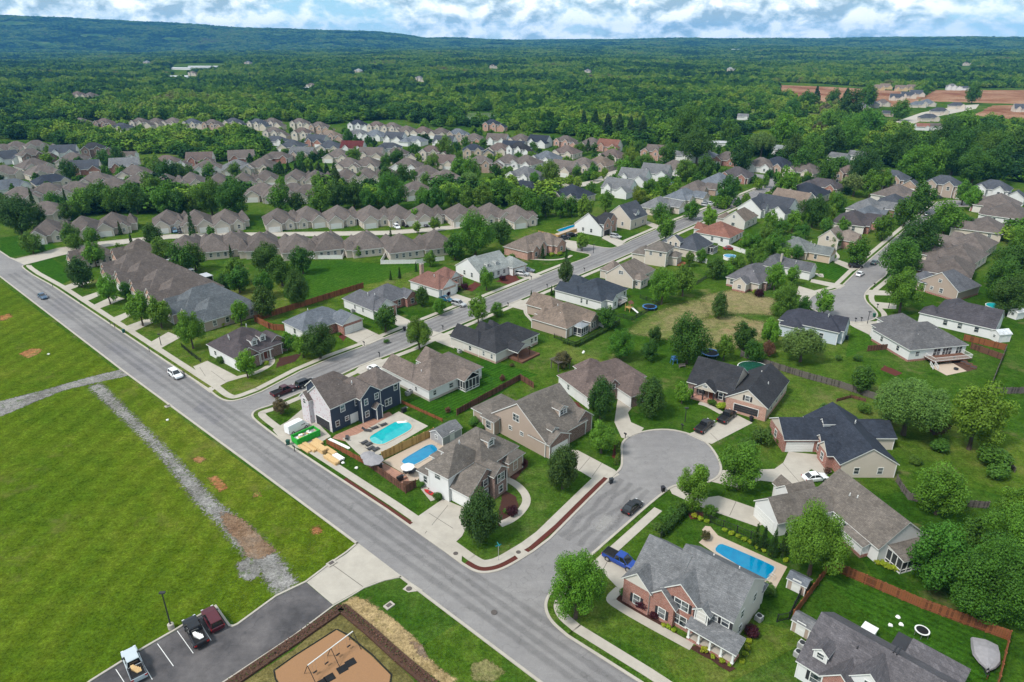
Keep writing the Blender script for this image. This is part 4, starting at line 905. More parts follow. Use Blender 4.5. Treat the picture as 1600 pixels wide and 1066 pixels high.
# -- left of the long street
h = hs('charcoal-roofed brick house with two white dormers on the street corner', (366, 561.7), 3.2, 139.5, [
    E(0, 0, 14, 13.5, 3.2, 'vhh', .66, f={'c': 'brick_brown'}), E(-1.6, 0, 8, 6.6, 3.2, 'uhh', .70, f={'c': 'brick_brown', 'a': 'siding'}), E(.8, 9.8, 8, 5.6, 3.2, 'ugh', .75, f={'c': 'brick_brown'}), E(-1.7, .6, 3, 5.6, 3.2, 'ugh', .9, f={'c': 'brick_brown'}), dict(r=(-.3, 6.2, 2, 3.6, 2.9), roof='N', p=.2, open=1)],
    WHITE, (.066, .056, .060), 'the brick corner house with two dormers', (
    ('dormer', 6.6, 1.6, 4.1, 1.5, 1.5, 'c', 3.2, WHITE, .9, .9), ('dormer', 9.2, 2.0, 4.3, 1.5, 1.5, 'c', 3.2, WHITE, .9, .9), ('win', 3, 'c', 2.4, 1.6, 1.1, 1.6), ('win', 2, 'c', 1.4, 1.7, .8, 1.5), ('win', 2, 'c', 3.4, 1.7, .8, 1.5), ('garage', 1, 'a', 2.6, 4.6), ('win', 0, 'a', 10, 1.6, 1, 1.2), ('door', 0, 'c', 8, .3, 'rust'), ('column', 6.4, -.6, 2.6, .14, 'trim', .2), ('column', 9.2, -.6, 2.6, .14, 'trim', .2), ('slabs', 'porch_floor', 6.2, -.8, 3.6, 1.8, 0, .25, 'brick_brown'), ('vent', 3, 7, 6), ('vent', 3.4, 8.2, 6), ('vent', 9, 9, 7)))
h = hs('white-sided house with blue-grey roof and two brick-framed white garage doors', (471.6, 517.9), 3, 137.6, [
    E(0, 0, 10, 15, 3, 'vhh', .62), E(-5, 9.6, 9, 7, 3, 'ugh', .72, w='brick_red', g='siding'), E(-1.5, 4.5, 5, 6, 3, 'uhh', .6, w='brick_red')],
    WHITE, BLUEGREY, 'the blue-grey roof with twin garage doors', (('garage', 1, 'c', 1.7, 2.6), ('garage', 1, 'c', 4.6, 2.6), ('win', 0, 'a', 4, 1.7), ('win', 2, 'c', 2, 1.6, 1, 1.5), ('vent', 6, 6, 6)))
h = hs('grey-roofed house with white gable and red brick end wing', (582.3, 486), 3, 137.1, [
    E(0, 0, 15.4, 8, 3, 'uhh', .72), E(2.4, 5, 11, 12.4, 3, 'vhh', .64, f={'c': 'brick_red'}), E(-1.4, .6, 6, 7.4, 3, 'ugh', .75, f={'c': 'brick_red'}, g='siding'), E(.8, 13.2, 7, 5, 3, 'ugh', .75, w='brick_red')],
    WHITE, (.098, .100, .112), 'the grey roof with the red brick end', (('garage', 2, 'c', 3.2, 4.6), ('win', 3, 'c', 2, 1.6, 1.1, 1.5), ('win', 0, 'a', 5, 1.7, .8, 1.2), ('win', 0, 'a', 9, 1.7, .8, 1.2), ('vent', 3, 6, 6), ('vent', 4, 4, 6), ('win', 1, 'c', 6.4, 1.6, .9, 1.5)))
h = hs('house with rusty red-brown roof, stone front and white side wall', (685.5, 453.2), 3, 139.5, [
    E(0, 0, 14, 9, 3, 'uhh', .70), E(-.8, 1, 6, 6.6, 3, 'ugh', .8, f={'c': 'brick_tan'}, g='siding'), E(3.6, 7, 9, 8, 3, 'uhh', .78, f={'c': 'brick_tan'}), E(3.4, 9, 4, 4.6, 3.4, 'ugh', .9, f={'c': 'brick_tan'}, g='siding')],
    WHITE, (.165, .088, .072), 'the rusty red-brown roof', (('garage', 1, 'c', 1.6, 2.4), ('garage', 1, 'c', 4.4, 2.4), ('win', 3, 'c', 1.9, 1.7, 1, 1.6), ('win', 0, 'a', 6, 1.7, .8, 1.2), ('chimney', 3, 11, 4, 8.2, 1.2, .9, 'brick_tan'), ('vent', 3, 5, 6)))
h = hs('white house with pale grey roof and two small shed dormers facing the street', (745.7, 428.2), 3, 132, [
    E(-1, 0, 13.5, 15, 3, 'vgg', .60), E(-3.2, 13, 9, 7, 3, 'uhh', .70, f={'c': 'brick_tan'}), E(8, 4, 6, 8, 3, 'uhh', .6)],
    WHITE, (.215, .230, .225), 'the pale grey roof with dormers', (('dormer', 5.6, .9, 3.9, 1.2, 1.1, 'c', 3, WHITE, .7, .5), ('dormer', 9.4, .9, 3.9, 1.2, 1.1, 'c', 3, WHITE, .7, .5), ('win', 0, 'c', 6, 1.6, 1, 1.4), ('win', 0, 'c', 8.4, 1.6, 1, 1.4), ('win', 0, 'c', 11, 1.6, 1, 1.4), ('garage', 1, 'c', 3.2, 4.8), ('win', 0, 'a', 4, 1.7), ('win', 0, 'a', 8, 1.7)))
h = hs('wide brown-roofed pink brick house with arched front gables on the lane corner', (862.9, 385), 3.2, 140, [
    E(0, 0, 7.5, 8.5, 3.4, 'uhg', .75, w='brick_pink'), E(2.2, -12, 12, 21, 3.2, 'vhh', .62, w='brick_pink'), E(.6, -6.6, 6, 4.6, 3.8, 'ugh', 1.0, w='brick_pink'), E(1, -10, 5, 4, 3.2, 'ugh', 1.0, w='brick_pink'), E(-1.6, 1.2, 6, 6.2, 3.2, 'ugh', .75, w='brick_pink')],
    CREAM, (.150, .122, .105), 'the wide pink brick house', (('win', 2, 'c', 1.9, 1.9, 1.6, 2), ('win', 3, 'c', 1.6, 1.7, 1.1, 1.5), ('win', 4, 'c', 2.7, 1.7, 1.3, 1.5), ('win', 0, 'a', 3, 1.7)))
h = hs('white two-storey house with dark slate roof and brick garage front beside a pool', (940.6, 358.6), 3.2, 141, [
    E(0, 0, 14, 7, 3.4, 'vgh', .8), E(-.4, .8, 8, 6.4, 5, 'ugh', .8, f={'c': 'brick_pink'}), E(.6, 6.6, 8, 7, 4.8, 'ugh', .85, f={'c': 'brick_pink'})], WHITE, BLACK, 'the white house beside the far pool', (('garage', 1, 'c', 2.8, 4.4, 'trim_dark'), ('win', 1, 'c', 2.8, 4, 1.0, 1.2), ('win', 2, 'c', 3, 4, 1, 1.3), ('win', 0, 'a', 5, 1.7), ('win', 0, 'a', 9, 1.7), ('column', 8, .4, 2.8, .16), ('column', 12, .4, 2.8, .16)))
h = hs('tan brick house with slate roof and single triangular dormer above the street', (986.2, 344.7), 4.2, 139, [
    E(0, 0, 13, 14, 4.2, 'vgg', .85)], CREAM, SLATE, 'the slate roof with one dormer', (('dormer', 6.5, 1.0, 5.2, 2.6, .8, 'c', 3.4, WHITE, .9, 1.1), ('win', 0, 'c', 4, 1.8), ('win', 0, 'c', 10, 1.8), ('win', 0, 'a', 4, 2), ('win', 0, 'a', 8, 2)))
# -- round the upper right street
h = hs('beige brick-based house with grey hip roof beside the dry lot', (1187.2, 444.4), 3, 139.8, [
    E(0, 0, 11.5, 16, 3, 'vhh', .62, base='brick_red'), E(3, -3.2, 5, 6, 3, 'vgh', .75, base='brick_red'), E(-1.4, 3, 5, 5, 3, 'ugh', .8, w='brick_brown')], CREAM, (.105, .102, .112), 'the grey hip roof beside the dry lot', (('win', 1, 'a', 2, 1.7, 1.1, 1.2), ('win', 0, 'a', 9, 1.7), ('win', 2, 'c', 2, 1.7), ('vent', 4, 4, 5.4)))
h = hs('grey-roofed house with long white garage wing at the head of the turning circle', (1267, 425.7), 3, 139, [
    E(0, 0, 14, 6.6, 3, 'ugg', .72), E(9, -3, 9, 12, 3, 'vhh', .66)], WHITE, (.088, .090, .098), 'the white garage wing', (('garage', 0, 'c', 2.9, 4.8), ('chimney', 1, 10.5, 4, 6.8, .6, .6, 'concrete'), ('win', 0, 'a', 5, 1.6), ('vent', 2, 6, 5)))
h = hs('sage-green-roofed house with tan garage wing on the upper right street', (1298.9, 400.3), 3, 141, [
    E(0, 0, 15, 7.4, 3, 'ugg', .62), E(8, -1, 12, 12, 3, 'vhh', .62), E(13, 6, 8, 8, 3, 'uhh', .6)], TANW, SAGE, 'the sage-green roof', (('garage', 0, 'c', 3.2, 4.8), ('win', 0, 'a', 5, 1.6), ('vent', 2.6, 7, 5.6), ('vent', 5, 9, 5.6)))
h = hs('tan gabled house with an open dark garage on the upper right street', (1338, 380), 3, 139, [
    E(0, 0, 8, 8, 3.2, 'ugg', .65, w='brick_pink'), E(5, -5, 8, 9, 4, 'vgg', .9), E(2, 6, 8, 8, 3, 'vhh', .6)], CREAM, (.175, .145, .125), 'the tan house with the open garage', (('garage', 0, 'c', 3.6, 4.8, 'trim_dark'), ('win', 1, 'a', 4, 4.2)))  # dark door panel painted as the shade inside the open garage
h = hs('navy-black-roofed pale blue house half hidden by trees below the turning circle', (1312, 520.4), 3.8, 143.5, [
    E(0, 0, 16, 8.4, 3.8, 'uhh', .72), E(-1, 1.6, 7, 6.6, 3.8, 'ugh', .9, f={'c': 'siding'}), E(9, -2.4, 6, 6, 3.4, 'vhh', .6)], PALEBLUE, (.040, .042, .056), 'the pale blue house below the turning circle', (('win', 0, 'a', 4, 1.7), ('win', 0, 'a', 9, 1.7), ('win', 1, 'c', 3, 2), ('vent', 3, 4, 7)))
h = hs('big white house with grey hip roof and railed deck over a patio', (1422, 547.6), 3.4, 101.4, [
    E(0, 0, 14.4, 17.2, 3.4, 'vhh', .58, base='brick_red'), E(10, 1.6, 7, 8, 3.4, 'uhh', .6), E(13, 6.4, 8, 9, 3.4, 'uhh', .58)], WHITE, (.102, .100, .104), 'the big white house with the deck', (
    ('win', 0, 'a', 10, 2, .9, 1.3), ('win', 0, 'a', 4, 2, .9, 1.3), ('win', 0, 'c', 2.4, 2, 1, 1.3), ('win', 0, 'c', 8, 2, 2.0, 1.8), ('win', 0, 'c', 11, 2, 2.6, 1.9), ('win', 0, 'c', 14.5, 2, 1.6, 1.8), ('slabs', 'deck', 5, -3, 11, 3.4, .9, 1.1, 'wood_brown'), ('rail', [(5.1, .2), (5.1, -2.9), (16, -2.9), (16, .2)], 1.1, 1.0), ('rail', [(4.4, -2.6), (3.0, -5.2)], .3, .9), ('rail', [(5.4, -3), (4.2, -5.4)], .3, .9), ('vent', 5, 4, 5.4), ('vent', 11, 5, 6)))
h = hs('long white house with charcoal roof and small above-ground pool behind', (1557, 515.7), 3, 137.3, [
    E(0, 0, 15.4, 12, 3, 'ugh', .66), E(8, 2, 8, 14, 3.2, 'vhh', .66), E(14, 0, 5, 6, 3, 'uhh', .7)], WHITE, (.062, .058, .066), 'the long charcoal-roofed house', (('win', 0, 'a', 4, 1.7), ('win', 0, 'a', 8, 1.7), ('win', 0, 'a', 11.6, 1.7), ('win', 0, 'c', 5, 1.7), ('win', 1, 'c', 11, 1.7)))
h = hs('beige house with tall grey gable beside the upper turning circle', (1493, 455.6), 3.2, 120, [
    E(-1, 0, 13, 13, 3.2, 'vgh', .72, base='brick_red'), E(9, 0, 8, 9, 3, 'vhh', .6)], BEIGE, (.105, .108, .122), 'the beige tall-gabled house', (('win', 0, 'a', 5, 2, 1, 1.3), ('win', 0, 'a', 8, 2, .8, 1), ('win', 0, 'a', 6, 5, .9, .9)))
# ================================================================ THE HOUSES FARTHER OFF
def tmpl(k):
    if k == 'r': return [E(-5, -7.5, 11, 15, 3, 'vhh', .66), E(-9, 1.2, 9, 6.4, 3, 'ugh', .75), E(-6.4, -6, 5, 4.6, 3, 'ugh', .9)]
    if k == 'T': return [(lambda q: dict(q, r=(q['r'][0], -q['r'][1]-q['r'][3], q['r'][2], q['r'][3], q['r'][4])))(q) for q in tmpl('t')]
    if k == 't': return [E(-7.5, -6.6, 16, 13.2, 3, 'uhh', .72), E(-10, -6.4, 9, 6.8, 3, 'ugh', .80), E(-8.2, 1.4, 5, 4.2, 3, 'ugh', .9), E(-3, 4.4, 10, 4.4, 3, 'vhh', .7)]
    if k == 's': return [E(-4.6, -6.5, 9.6, 13, 5.4, 'vhh', .72), E(-6, -6, 6, 5, 5.3, 'ugh', .85), E(-5.4, .6, 5, 4.6, 5.2, 'ugh', .9), E(-5.6, 5.4, 8, 7, 3.2, 'ugh', .8)]
    if k == 'g': return [E(-5, -7.5, 10.5, 15, 3.2, 'vgg', .85), E(-8.6, 2, 7, 6.6, 3, 'ugh', .8), E(-5.8, -5.6, 4, 4.2, 3.6, 'ugh', 1.0)]
    if k == 'l': return [E(-5, -8, 10, 16, 3, 'vhh', .64), E(-9, -8, 9, 7.6, 3, 'uhh', .66), E(-6, 3, 4, 4.4, 3, 'ugh', .9)]
    if k == 'h': return [E(-7, -8, 14, 16, 3.1, 'vhh', .62), E(-8.4, -7, 5, 6.5, 3.1, 'ugh', .72), E(-8, 2, 5, 5, 3.1, 'ugh', .8)]
    return [E(-4, -5, 8, 10, 3, 'vgg', .6), E(-5, 1, 4, 3.6, 2.8, 'ugh', .7)]
WORD = {BROWN: 'brown', TAUPE: 'taupe', TAN: 'tan', NAVY: 'navy', SLATE: 'slate', CHAR: 'charcoal', GREY: 'grey', LTGREY: 'pale grey', SAGE: 'sage', TERRA: 'terracotta', DKRED: 'dark red', MIDBROWN: 'dark brown', BLUEGREY: 'blue-grey', BLACK: 'black'}
KW = {'r': 'house', 't': 'townhouse', 's': 'two-storey house', 'g': 'gabled house', 'l': 'L-shaped house', 'h': 'hip-roofed house', 'c': 'cottage'}
ORD = ['first', 'second', 'third', 'fourth', 'fifth', 'sixth', 'seventh', 'eighth', 'ninth', 'tenth', 'eleventh', 'twelfth', 'thirteenth', 'fourteenth', 'fifteenth', 'sixteenth', 'seventeenth', 'eighteenth', 'nineteenth', 'twentieth', 'twenty-first', 'twenty-second', 'twenty-third', 'twenty-fourth', 'twenty-fifth']
FARH = []
b, T, n_, k_, s_, g_, l_, t_, r_, m_, y_ = BROWN, TAUPE, NAVY, BLACK, SLATE, GREY, LTGREY, TERRA, DKRED, MIDBROWN, TAN
bg = BLUEGREY
W_, C_, I_, P_ = WHITE, CREAM, BEIGE, TANW
ZA, ZB, ZC, ZD, ZE = (0, 180, 3.9475), (400, 180, 3.9475), (800, 180, 3.9475), (1200, 180, 3.9475), (1060, 0, 2.963)
ROWS = [
 ('the row in the left woods', ZA, 262, [(500, 45, 'h', b, C_), (645, 48, 's', m_, 'bb'), (750, 70, 'r', s_, C_), (865, 45, 's', b, C_), (965, 45, 'h', b, C_), (1070, 42, 'h', b, C_), (1185, 50, 's', s_, C_), (1310, 55, 's', b, 'bt'), (1440, 45, 's', s_, C_)]),
 ('the crowded cluster at the left edge', ZA, 318, [(20, 215, 's', b, C_), (105, 195, 'h', b, C_), (225, 190, 's', b, C_), (190, 245, 's', b, 'bb'), (20, 262, 'g', s_, W_), (210, 305, 'h', b, C_), (30, 350, 'h', b, C_), (265, 345, 'h', b, C_), (310, 395, 'l', n_, C_), (60, 425, 'l', bg, W_)]),
 ('the row below the left woods', ZA, 285, [(395, 222, 'g', s_, W_), (575, 205, 's', k_, 'bb'), (450, 268, 'h', b, C_), (525, 320, 'g', s_, 'br'), (595, 395, 'h', b, C_), (770, 305, 'g', g_, 'br'), (830, 350, 'h', b, C_), (790, 240, 'c', b, W_), (1030, 288, 's', m_, W_), (1235, 268, 'g', m_, 'br'), (1280, 318, 'h', b, W_), (1490, 255, 'g', b, 'br'), (1460, 315, 'h', g_, C_)]),
 ('the hidden row under the left hedge', ZA, 300, [(130, 490, 'h', b, C_), (300, 465, 'h', b, C_), (470, 455, 'h', b, C_), (700, 430, 'h', b, C_), (290, 585, 'h', b, C_), (845, 415, 'h', b, C_)]),
 ('the upper townhouse row', ZA, 288, [(1025, 405, 't', b, C_), (1180, 395, 't', b, C_), (1350, 400, 't', b, C_), (1505, 395, 't', b, C_), (1640, 380, 't', b, C_), (1830, 375, 't', b, C_), (1950, 380, 't', b, C_), (2140, 370, 't', b, C_), (2265, 365, 't', b, C_), (2390, 360, 't', b, C_)]),
 ('the front townhouse row facing the street', ZA, 294, [(300, 700, 't', b, C_), (510, 680, 't', b, C_), (700, 655, 't', b, C_), (1040, 640, 't', b, C_), (1210, 640, 't', b, C_), (1400, 635, 't', b, C_), (1720, 630, 't', b, C_), (1900, 615, 't', b, C_), (2090, 610, 't', b, C_), (2290, 610, 't', b, C_), (2460, 605, 't', b, C_), (2620, 600, 't', b, C_), (2840, 600, 't', b, C_), (3030, 595, 't', b, C_), (3190, 610, 't', b, C_)]),
 ('the townhouse row with back gardens', ZA, 112, [(1150, 800, 't', b, C_), (1320, 790, 't', b, C_), (1440, 775, 't', b, C_), (1610, 780, 't', b, C_), (1830, 790, 't', b, C_), (2020, 780, 't', b, C_), (2250, 775, 't', b, C_), (2470, 790, 't', b, C_), (2680, 770, 't', b, C_)]),
 ('the low row behind the hedge belt', ZB, 288, [(40, 465, 'h', b, C_), (140, 470, 'h', b, C_), (230, 465, 'h', b, C_), (320, 475, 'h', b, C_), (985, 455, 'h', b, C_), (1170, 380, 'h', b, W_), (1050, 350, 'h', b, C_)]),
 ('the row against the middle woods', ZB, 250, [(10, 50, 's', s_, C_), (100, 45, 's', b, C_), (270, 48, 's', b, C_), (390, 70, 's', b, 'bt'), (625, 58, 's', n_, W_), (745, 68, 's', m_, C_), (840, 75, 's', b, C_), (930, 95, 'h', b, C_), (1030, 100, 'h', m_, C_), (1140, 108, 'h', b, C_), (1245, 115, 's', bg, I_), (1345, 145, 'h', b, 'bp'), (1490, 148, 'g', b, W_), (1455, 55, 's', n_, 'bp')]),
 ('the second row of the middle quarter', ZB, 255, [(110, 105, 's', b, C_), (125, 150, 'l', s_, W_), (285, 108, 's', m_, C_), (455, 125, 's', y_, 'bt'), (380, 155, 'g', s_, 'br'), (630, 108, 'l', g_, W_), (735, 120, 'h', bg, W_), (860, 138, 'g', s_, W_), (980, 150, 'l', bg, W_), (1165, 162, 'g', s_, W_), (1590, 195, 'g', n_, W_), (1500, 205, 'h', m_, C_)]),
 ('the third row of the middle quarter', ZB, 265, [(225, 185, 'h', s_, C_), (455, 190, 'h', s_, C_), (600, 195, 'g', r_, W_), (820, 192, 'l', s_, W_), (1340, 215, 's', n_, P_), (290, 235, 'g', g_, I_), (130, 250, 'l', b, 'br'), (510, 245, 'h', b, C_), (715, 238, 'g', b, C_), (870, 238, 's', b, C_), (1080, 225, 's', m_, C_), (1150, 285, 'g', m_, C_), (1385, 290, 's', b, 'bt'), (690, 297, 'h', b, C_), (575, 302, 'h', b, C_), (930, 303, 'h', b, W_), (40, 305, 'h', b, C_), (1560, 280, 'h', b, W_)]),
 ('the edge of the pine wood', ZC, 240, [(55, 148, 'h', b, C_), (170, 158, 'g', n_, W_), (330, 160, 's', b, 'bp'), (490, 172, 'h', b, I_), (600, 185, 'g', t_, 'bp'), (868, 220, 's', b, 'bp'), (905, 222, 'g', m_, W_), (1050, 238, 'c', g_, W_), (1190, 248, 'h', bg, W_), (1325, 262, 'h', b, 'br'), (1535, 300, 'h', b, W_)]),
 ('the quarter around the small side street', ZC, 235, [(45, 205, 's', k_, W_), (335, 222, 'h', m_, C_), (215, 258, 'h', bg, W_), (90, 285, 'h', b, W_), (325, 322, 'g', b, C_), (440, 300, 'h', b, C_), (545, 292, 'h', y_, I_), (620, 245, 'h', m_, C_), (85, 358, 'h', g_, W_), (85, 435, 'l', n_, C_), (375, 478, 'h', n_, C_), (665, 440, 'g', g_, W_), (755, 375, 'g', g_, W_), (890, 345, 'g', g_, W_), (1000, 318, 'h', b, W_), (1385, 360, 'h', CHAR, 'br')]),
 ('the far end of the long street', ZC, 318, [(1270, 400, 'h', bg, W_), (1140, 440, 'r', b, 'bt'), (1060, 490, 'r', bg, C_), (905, 545, 'r', g_, C_), (1510, 555, 'g', s_, W_)]),
 ('the houses below the right woods', ZD, 225, [(60, 300, 'h', n_, 'bt'), (230, 335, 'h', b, C_), (510, 360, 's', m_, 'bt'), (765, 390, 's', s_, 'bt'), (1080, 425, 's', s_, I_), (1385, 455, 's', s_, W_), (440, 252, 'c', g_, W_), (560, 240, 'c', g_, W_), (90, 205, 'c', l_, W_), (340, 425, 'l', CHAR, 'br'), (240, 470, 'h', n_, C_), (150, 525, 'g', y_, C_), (45, 560, 'g', s_, W_)]),
 ('the houses left of the upper street', ZD, 318, [(790, 480, 'h', b, 'br'), (775, 535, 'r', s_, 'br'), (620, 560, 'r', g_, 'br'), (600, 605, 'l', bg, 'br'), (530, 640, 'r', CHAR, 'br')]),
 ('the brown houses lining the right edge', ZD, 138, [(1420, 540, 'h', b, 'br'), (1480, 600, 'h', b, W_), (1330, 680, 'r', b, C_), (1250, 780, 'r', b, C_), (1180, 850, 'r', b, C_), (1120, 930, 'r', b, 'br')]),
 ('the new houses by the building site', ZE, 250, [(845, 492, 'h', g_, C_), (895, 480, 'h', g_, C_), (945, 475, 'h', b, C_), (1010, 450, 'g', s_, C_), (1060, 440, 'g', s_, C_), (1100, 432, 'g', s_, C_), (1110, 480, 'l', bg, C_), (1150, 475, 'h', bg, C_), (1210, 510, 'l', s_, C_), (1290, 485, 'l', s_, C_), (1160, 540, 'l', s_, C_), (1265, 400, 's', g_, W_), (1330, 405, 'c', s_, W_), (1590, 500, 'g', s_, C_), (970, 520, 'c', s_, I_), (1130, 580, 'c', t_, W_), (1190, 580, 'c', b, W_), (1500, 635, 'c', b, W_), (300, 535, 'c', g_, W_), (920, 405, 'g', y_, (.5, .36, .2)), (960, 400, 'g', y_, (.5, .36, .2)), (1030, 408, 'g', y_, (.5, .36, .2)), (1085, 405, 'g', y_, (.5, .36, .2))]),
 ('the roofs scattered in the far woods', ZE, 255, [(-2780, 440, 'h', m_, C_), (-2720, 445, 'h', b, C_), (-2460, 290, 'h', l_, C_), (-2250, 340, 's', b, C_), (-1990, 300, 'h', g_, C_), (-1700, 390, 's', b, C_), (-1480, 330, 'h', l_, C_), (-1200, 370, 's', g_, C_), (-860, 310, 's', b, C_), (-420, 330, 'h', g_, C_), (240, 320, 's', l_, C_), (1330, 300, 's', b, C_)]),
]
def row(name, Z, hd, items):
    order = sorted(range(len(items)), key=lambda i: items[i][0])
    rank = {i: k for k, i in enumerate(order)}
    for i, (x, y, k, roof, wall, *h) in enumerate(items):
        px, py = Z[0]+x/Z[2], Z[1]+y/Z[2]
        if not -30 < px < 1640: continue
        kk = 'T' if k == 't' and rank[i] % 3 == 1 else k
        v = [dict(q, r=tuple(q['r'])) for q in tmpl(kk)]
        br = {'br': 'brick_red', 'bb': 'brick_brown', 'bt': 'brick_tan', 'bp': 'brick_pink'}.get(wall)
        two = k == 's'
        c = at(px, py, 5.5 if two else 4.0)
        if br:
            for q in v[1:]: q['w'] = br
            v[0]['f'] = {'c': br}
        col = wall if not br else OFFW
        ang = (h[0] if h else hd)-180+rnd.uniform(-7, 7)*(.35 if k == 't' else 1)
        o = Vector((c.x, c.y, 0))
        label = '%s-roofed %s, %s from the left in %s' % (WORD.get(roof, 'brown'), ('brick ' if br else '')+KW[k], ORD[rank[i]], name)
        j = lambda c, a=.06: (lambda f: tuple(q*f for q in c))(1+rnd.uniform(-a, a))
        H = House('townhouse' if k == 't' else 'cottage' if k == 'c' else 'house', label, 'house', o, ang, v, j(col), j(roof, .12), key=('far', kk, br, two), group='houses in '+name)
        sc = 1.0 if k == 't' else 1.22 if 'right' in name or 'upper' in name else 1.12; H.root.scale = (sc, sc, 1+(sc-1)*.6); H.root.location.z = terr(o.x, o.y)
        d = o.length
        if d < 480:
            gi = {'r': 1, 't': 1, 's': 3, 'g': 1, 'l': 1, 'h': 1}.get(k)
            if gi: H.garage(gi, 'c', v[gi]['r'][3]/2, 4.4 if v[gi]['r'][3] > 5 else 2.6)
            auto_windows(H, 0, 'd', 3 if k != 't' else 4); auto_windows(H, 0, 'a', 2); auto_windows(H, 0, 'b', 2)
            if k in 'rtlgh': H.win(2 if len(v) > 2 else 0, 'c', 1.9, 1.7)
            if two: H.win(1, 'c', 2.2, 4.0); H.win(2, 'c', 2, 4.0); H.win(1, 'c', 2.2, 1.6)
        elif d < 800:
            if k in 'rtgh' : H.garage(1, 'c', v[1]['r'][3]/2, 4.4)
            H.win(0, 'a', 3, 1.7, 1.2, 1.5)
            if two: H.win(1, 'c', 2.2, 4.0, 1.3, 1.5); H.win(2, 'c', 2, 4.0, 1.3, 1.5)
        FARH.append((o, H)); LAND.append((None, o, H))
for q in ROWS: row(*q)
# the long terrace roofs by the main road
TB = Vector((*at(318, 505, 3)[:2], 0))
def terrace(label, u0, D, L, roof, wall, short, units, v0=0.0, px=None):
    """attached houses side by side along the main road, their gabled garages towards it"""
    w = D/units; v = []
    for i in range(units):
        v.append(E(w*i-.35*(i > 0), 0, w+.35, L, 3, 'vhh', .78))
        v.append(E(w*i+.4, -3.4, w*.50, 10, 3, 'vgh', .85, g='brick_pink')); v.append(E(w*i+w*.56, -1.6, w*.42, 9, 3, 'vgh', .95, g='brick_pink'))
    ud = Vector((math.cos(math.radians(138)), math.sin(math.radians(138)), 0)); vd = Vector((ud.y, -ud.x, 0))
    O = TB+ud*u0+vd*v0 if px is None else Vector((*at(*px, 3)[:2], 0))
    h = House('terrace', label, 'house', O, 138, v, wall, roof)
    for i in range(units):
        h.garage(1+3*i, 'a', v[1+3*i]['r'][2]/2, 4.2); h.win(2+3*i, 'a', v[2+3*i]['r'][2]/2, 1.6, 1, 1.5)
        for k in range(2): h.vent(rnd.uniform(3, 8), w*i+rnd.uniform(3, w-3), 4.6)
    auto_windows(h, 0, 'c', 4); auto_windows(h, 3*units-3, 'b', 2); h.win(0, 'b', 3, 1.6)
    LAND.append((short, h.O+h.u*D/2+h.v*L/2, h))
    return h
terrace('slate-blue terrace roof nearest the brick corner house', .5, 23, 18, (.098, .108, .118), I_, 'the slate terrace', 2)
terrace('middle stepped brown terrace roof beside the main road', 25, 24, 18.5, (.112, .094, .086), C_, 'the middle brown terrace', 2, .3)
terrace('upper stepped brown terrace roof beside the main road', 50, 24, 18, (.112, .094, .086), C_, 'the upper brown terrace', 2, .6)
terrace('small brown terrace roof by the townhouse street corner', 0, 11, 12, (.108, .09, .08), C_, 'the small corner terrace', 1, 0, (128, 408))
terrace('brown pyramid-roofed terrace with a white canopy behind', 0, 13, 14, (.108, .09, .08), C_, 'the pyramid-roofed terrace', 1, 0, (200, 407))
# white canopy roofs over back porches
for i, (x, y, lab) in enumerate(((213, 396, 'topmost'), (262, 420, 'second'), (289, 433, 'third'), (318, 443, 'lowest'))):
    t = thing('porch_canopy', 'white flat porch canopy, %s of the four behind the terraces' % lab, 'canopy', at(x, y), math.radians(48), 'porch canopies behind the terraces')
    m = MB(); m.box(-2.6, -2.2, 2.6, 2.6, 2.2, 2.75, 'white_roof'); m.box(-2.7, -2.3, 2.5, 2.7, -2.2, 2.75, 'trim'); m.build('roof', t)
    m = MB(); m.box(-2.4, -2, .1, 2.4, 2, 2.5, 'screen'); m.build('screen', t)
    for sx in (-2.5, 0, 2.5):
        for sy in (-2.1, 2.1): put('post', post_mesh(2.5, .07, 'trim'), t, None, (sx, sy, 0))
# long white sheds and halls far off
def shed(label, px, w, d, h, ang, roofm='white_roof', wallc=W_, name='hall', z=3):
    p = at(*px, z); t = thing(name, label, 'building', (p.x, p.y, terr(p.x, p.y)), math.radians(ang))
    v = [dict(r=(-d/2, -w/2, d, w, h), roof='vgg', p=.22, rm=roofm, o=.3)]
    W, Rf = shape(v); W.build('wall', t, wallc); Rf.build('roof', t)
    LAND.append((None, Vector((p.x, p.y, 0)), None)); return t
shed('long pale hall roof far out in the left woods', (325, 106), 95, 14, 4, 4); shed('shorter pale hall left of the long one in the left woods', (285, 108), 50, 14, 4, -10)
shed('small white shed in the far woods below the ridge', (277, 122), 40, 18, 6, 15); shed('white hall on the far right hillside', (1160, 82), 110, 26, 7, 0); shed('second white hall on the far right hillside', (1192, 83), 50, 22, 6, 10)
shed('pale long shed behind the big spreading tree', (1128, 223), 26, 8, 3.4, -4); shed('white farm shed on the wooded crown far centre', (940, 71), 90, 20, 7, 0); shed('white shed at the far right of the middle woods', (1040, 77), 60, 20, 7, 0)
shed('white shed at the foot of the far ridge', (488, 66), 80, 40, 9, 0); shed('low white shed on the ridge slope', (440, 61), 120, 40, 8, 8); shed('white hall cluster among far left trees', (470, 139), 34, 16, 6, -12); shed('pale roof among the far trees near the white halls', (420, 142), 22, 12, 5, 20)
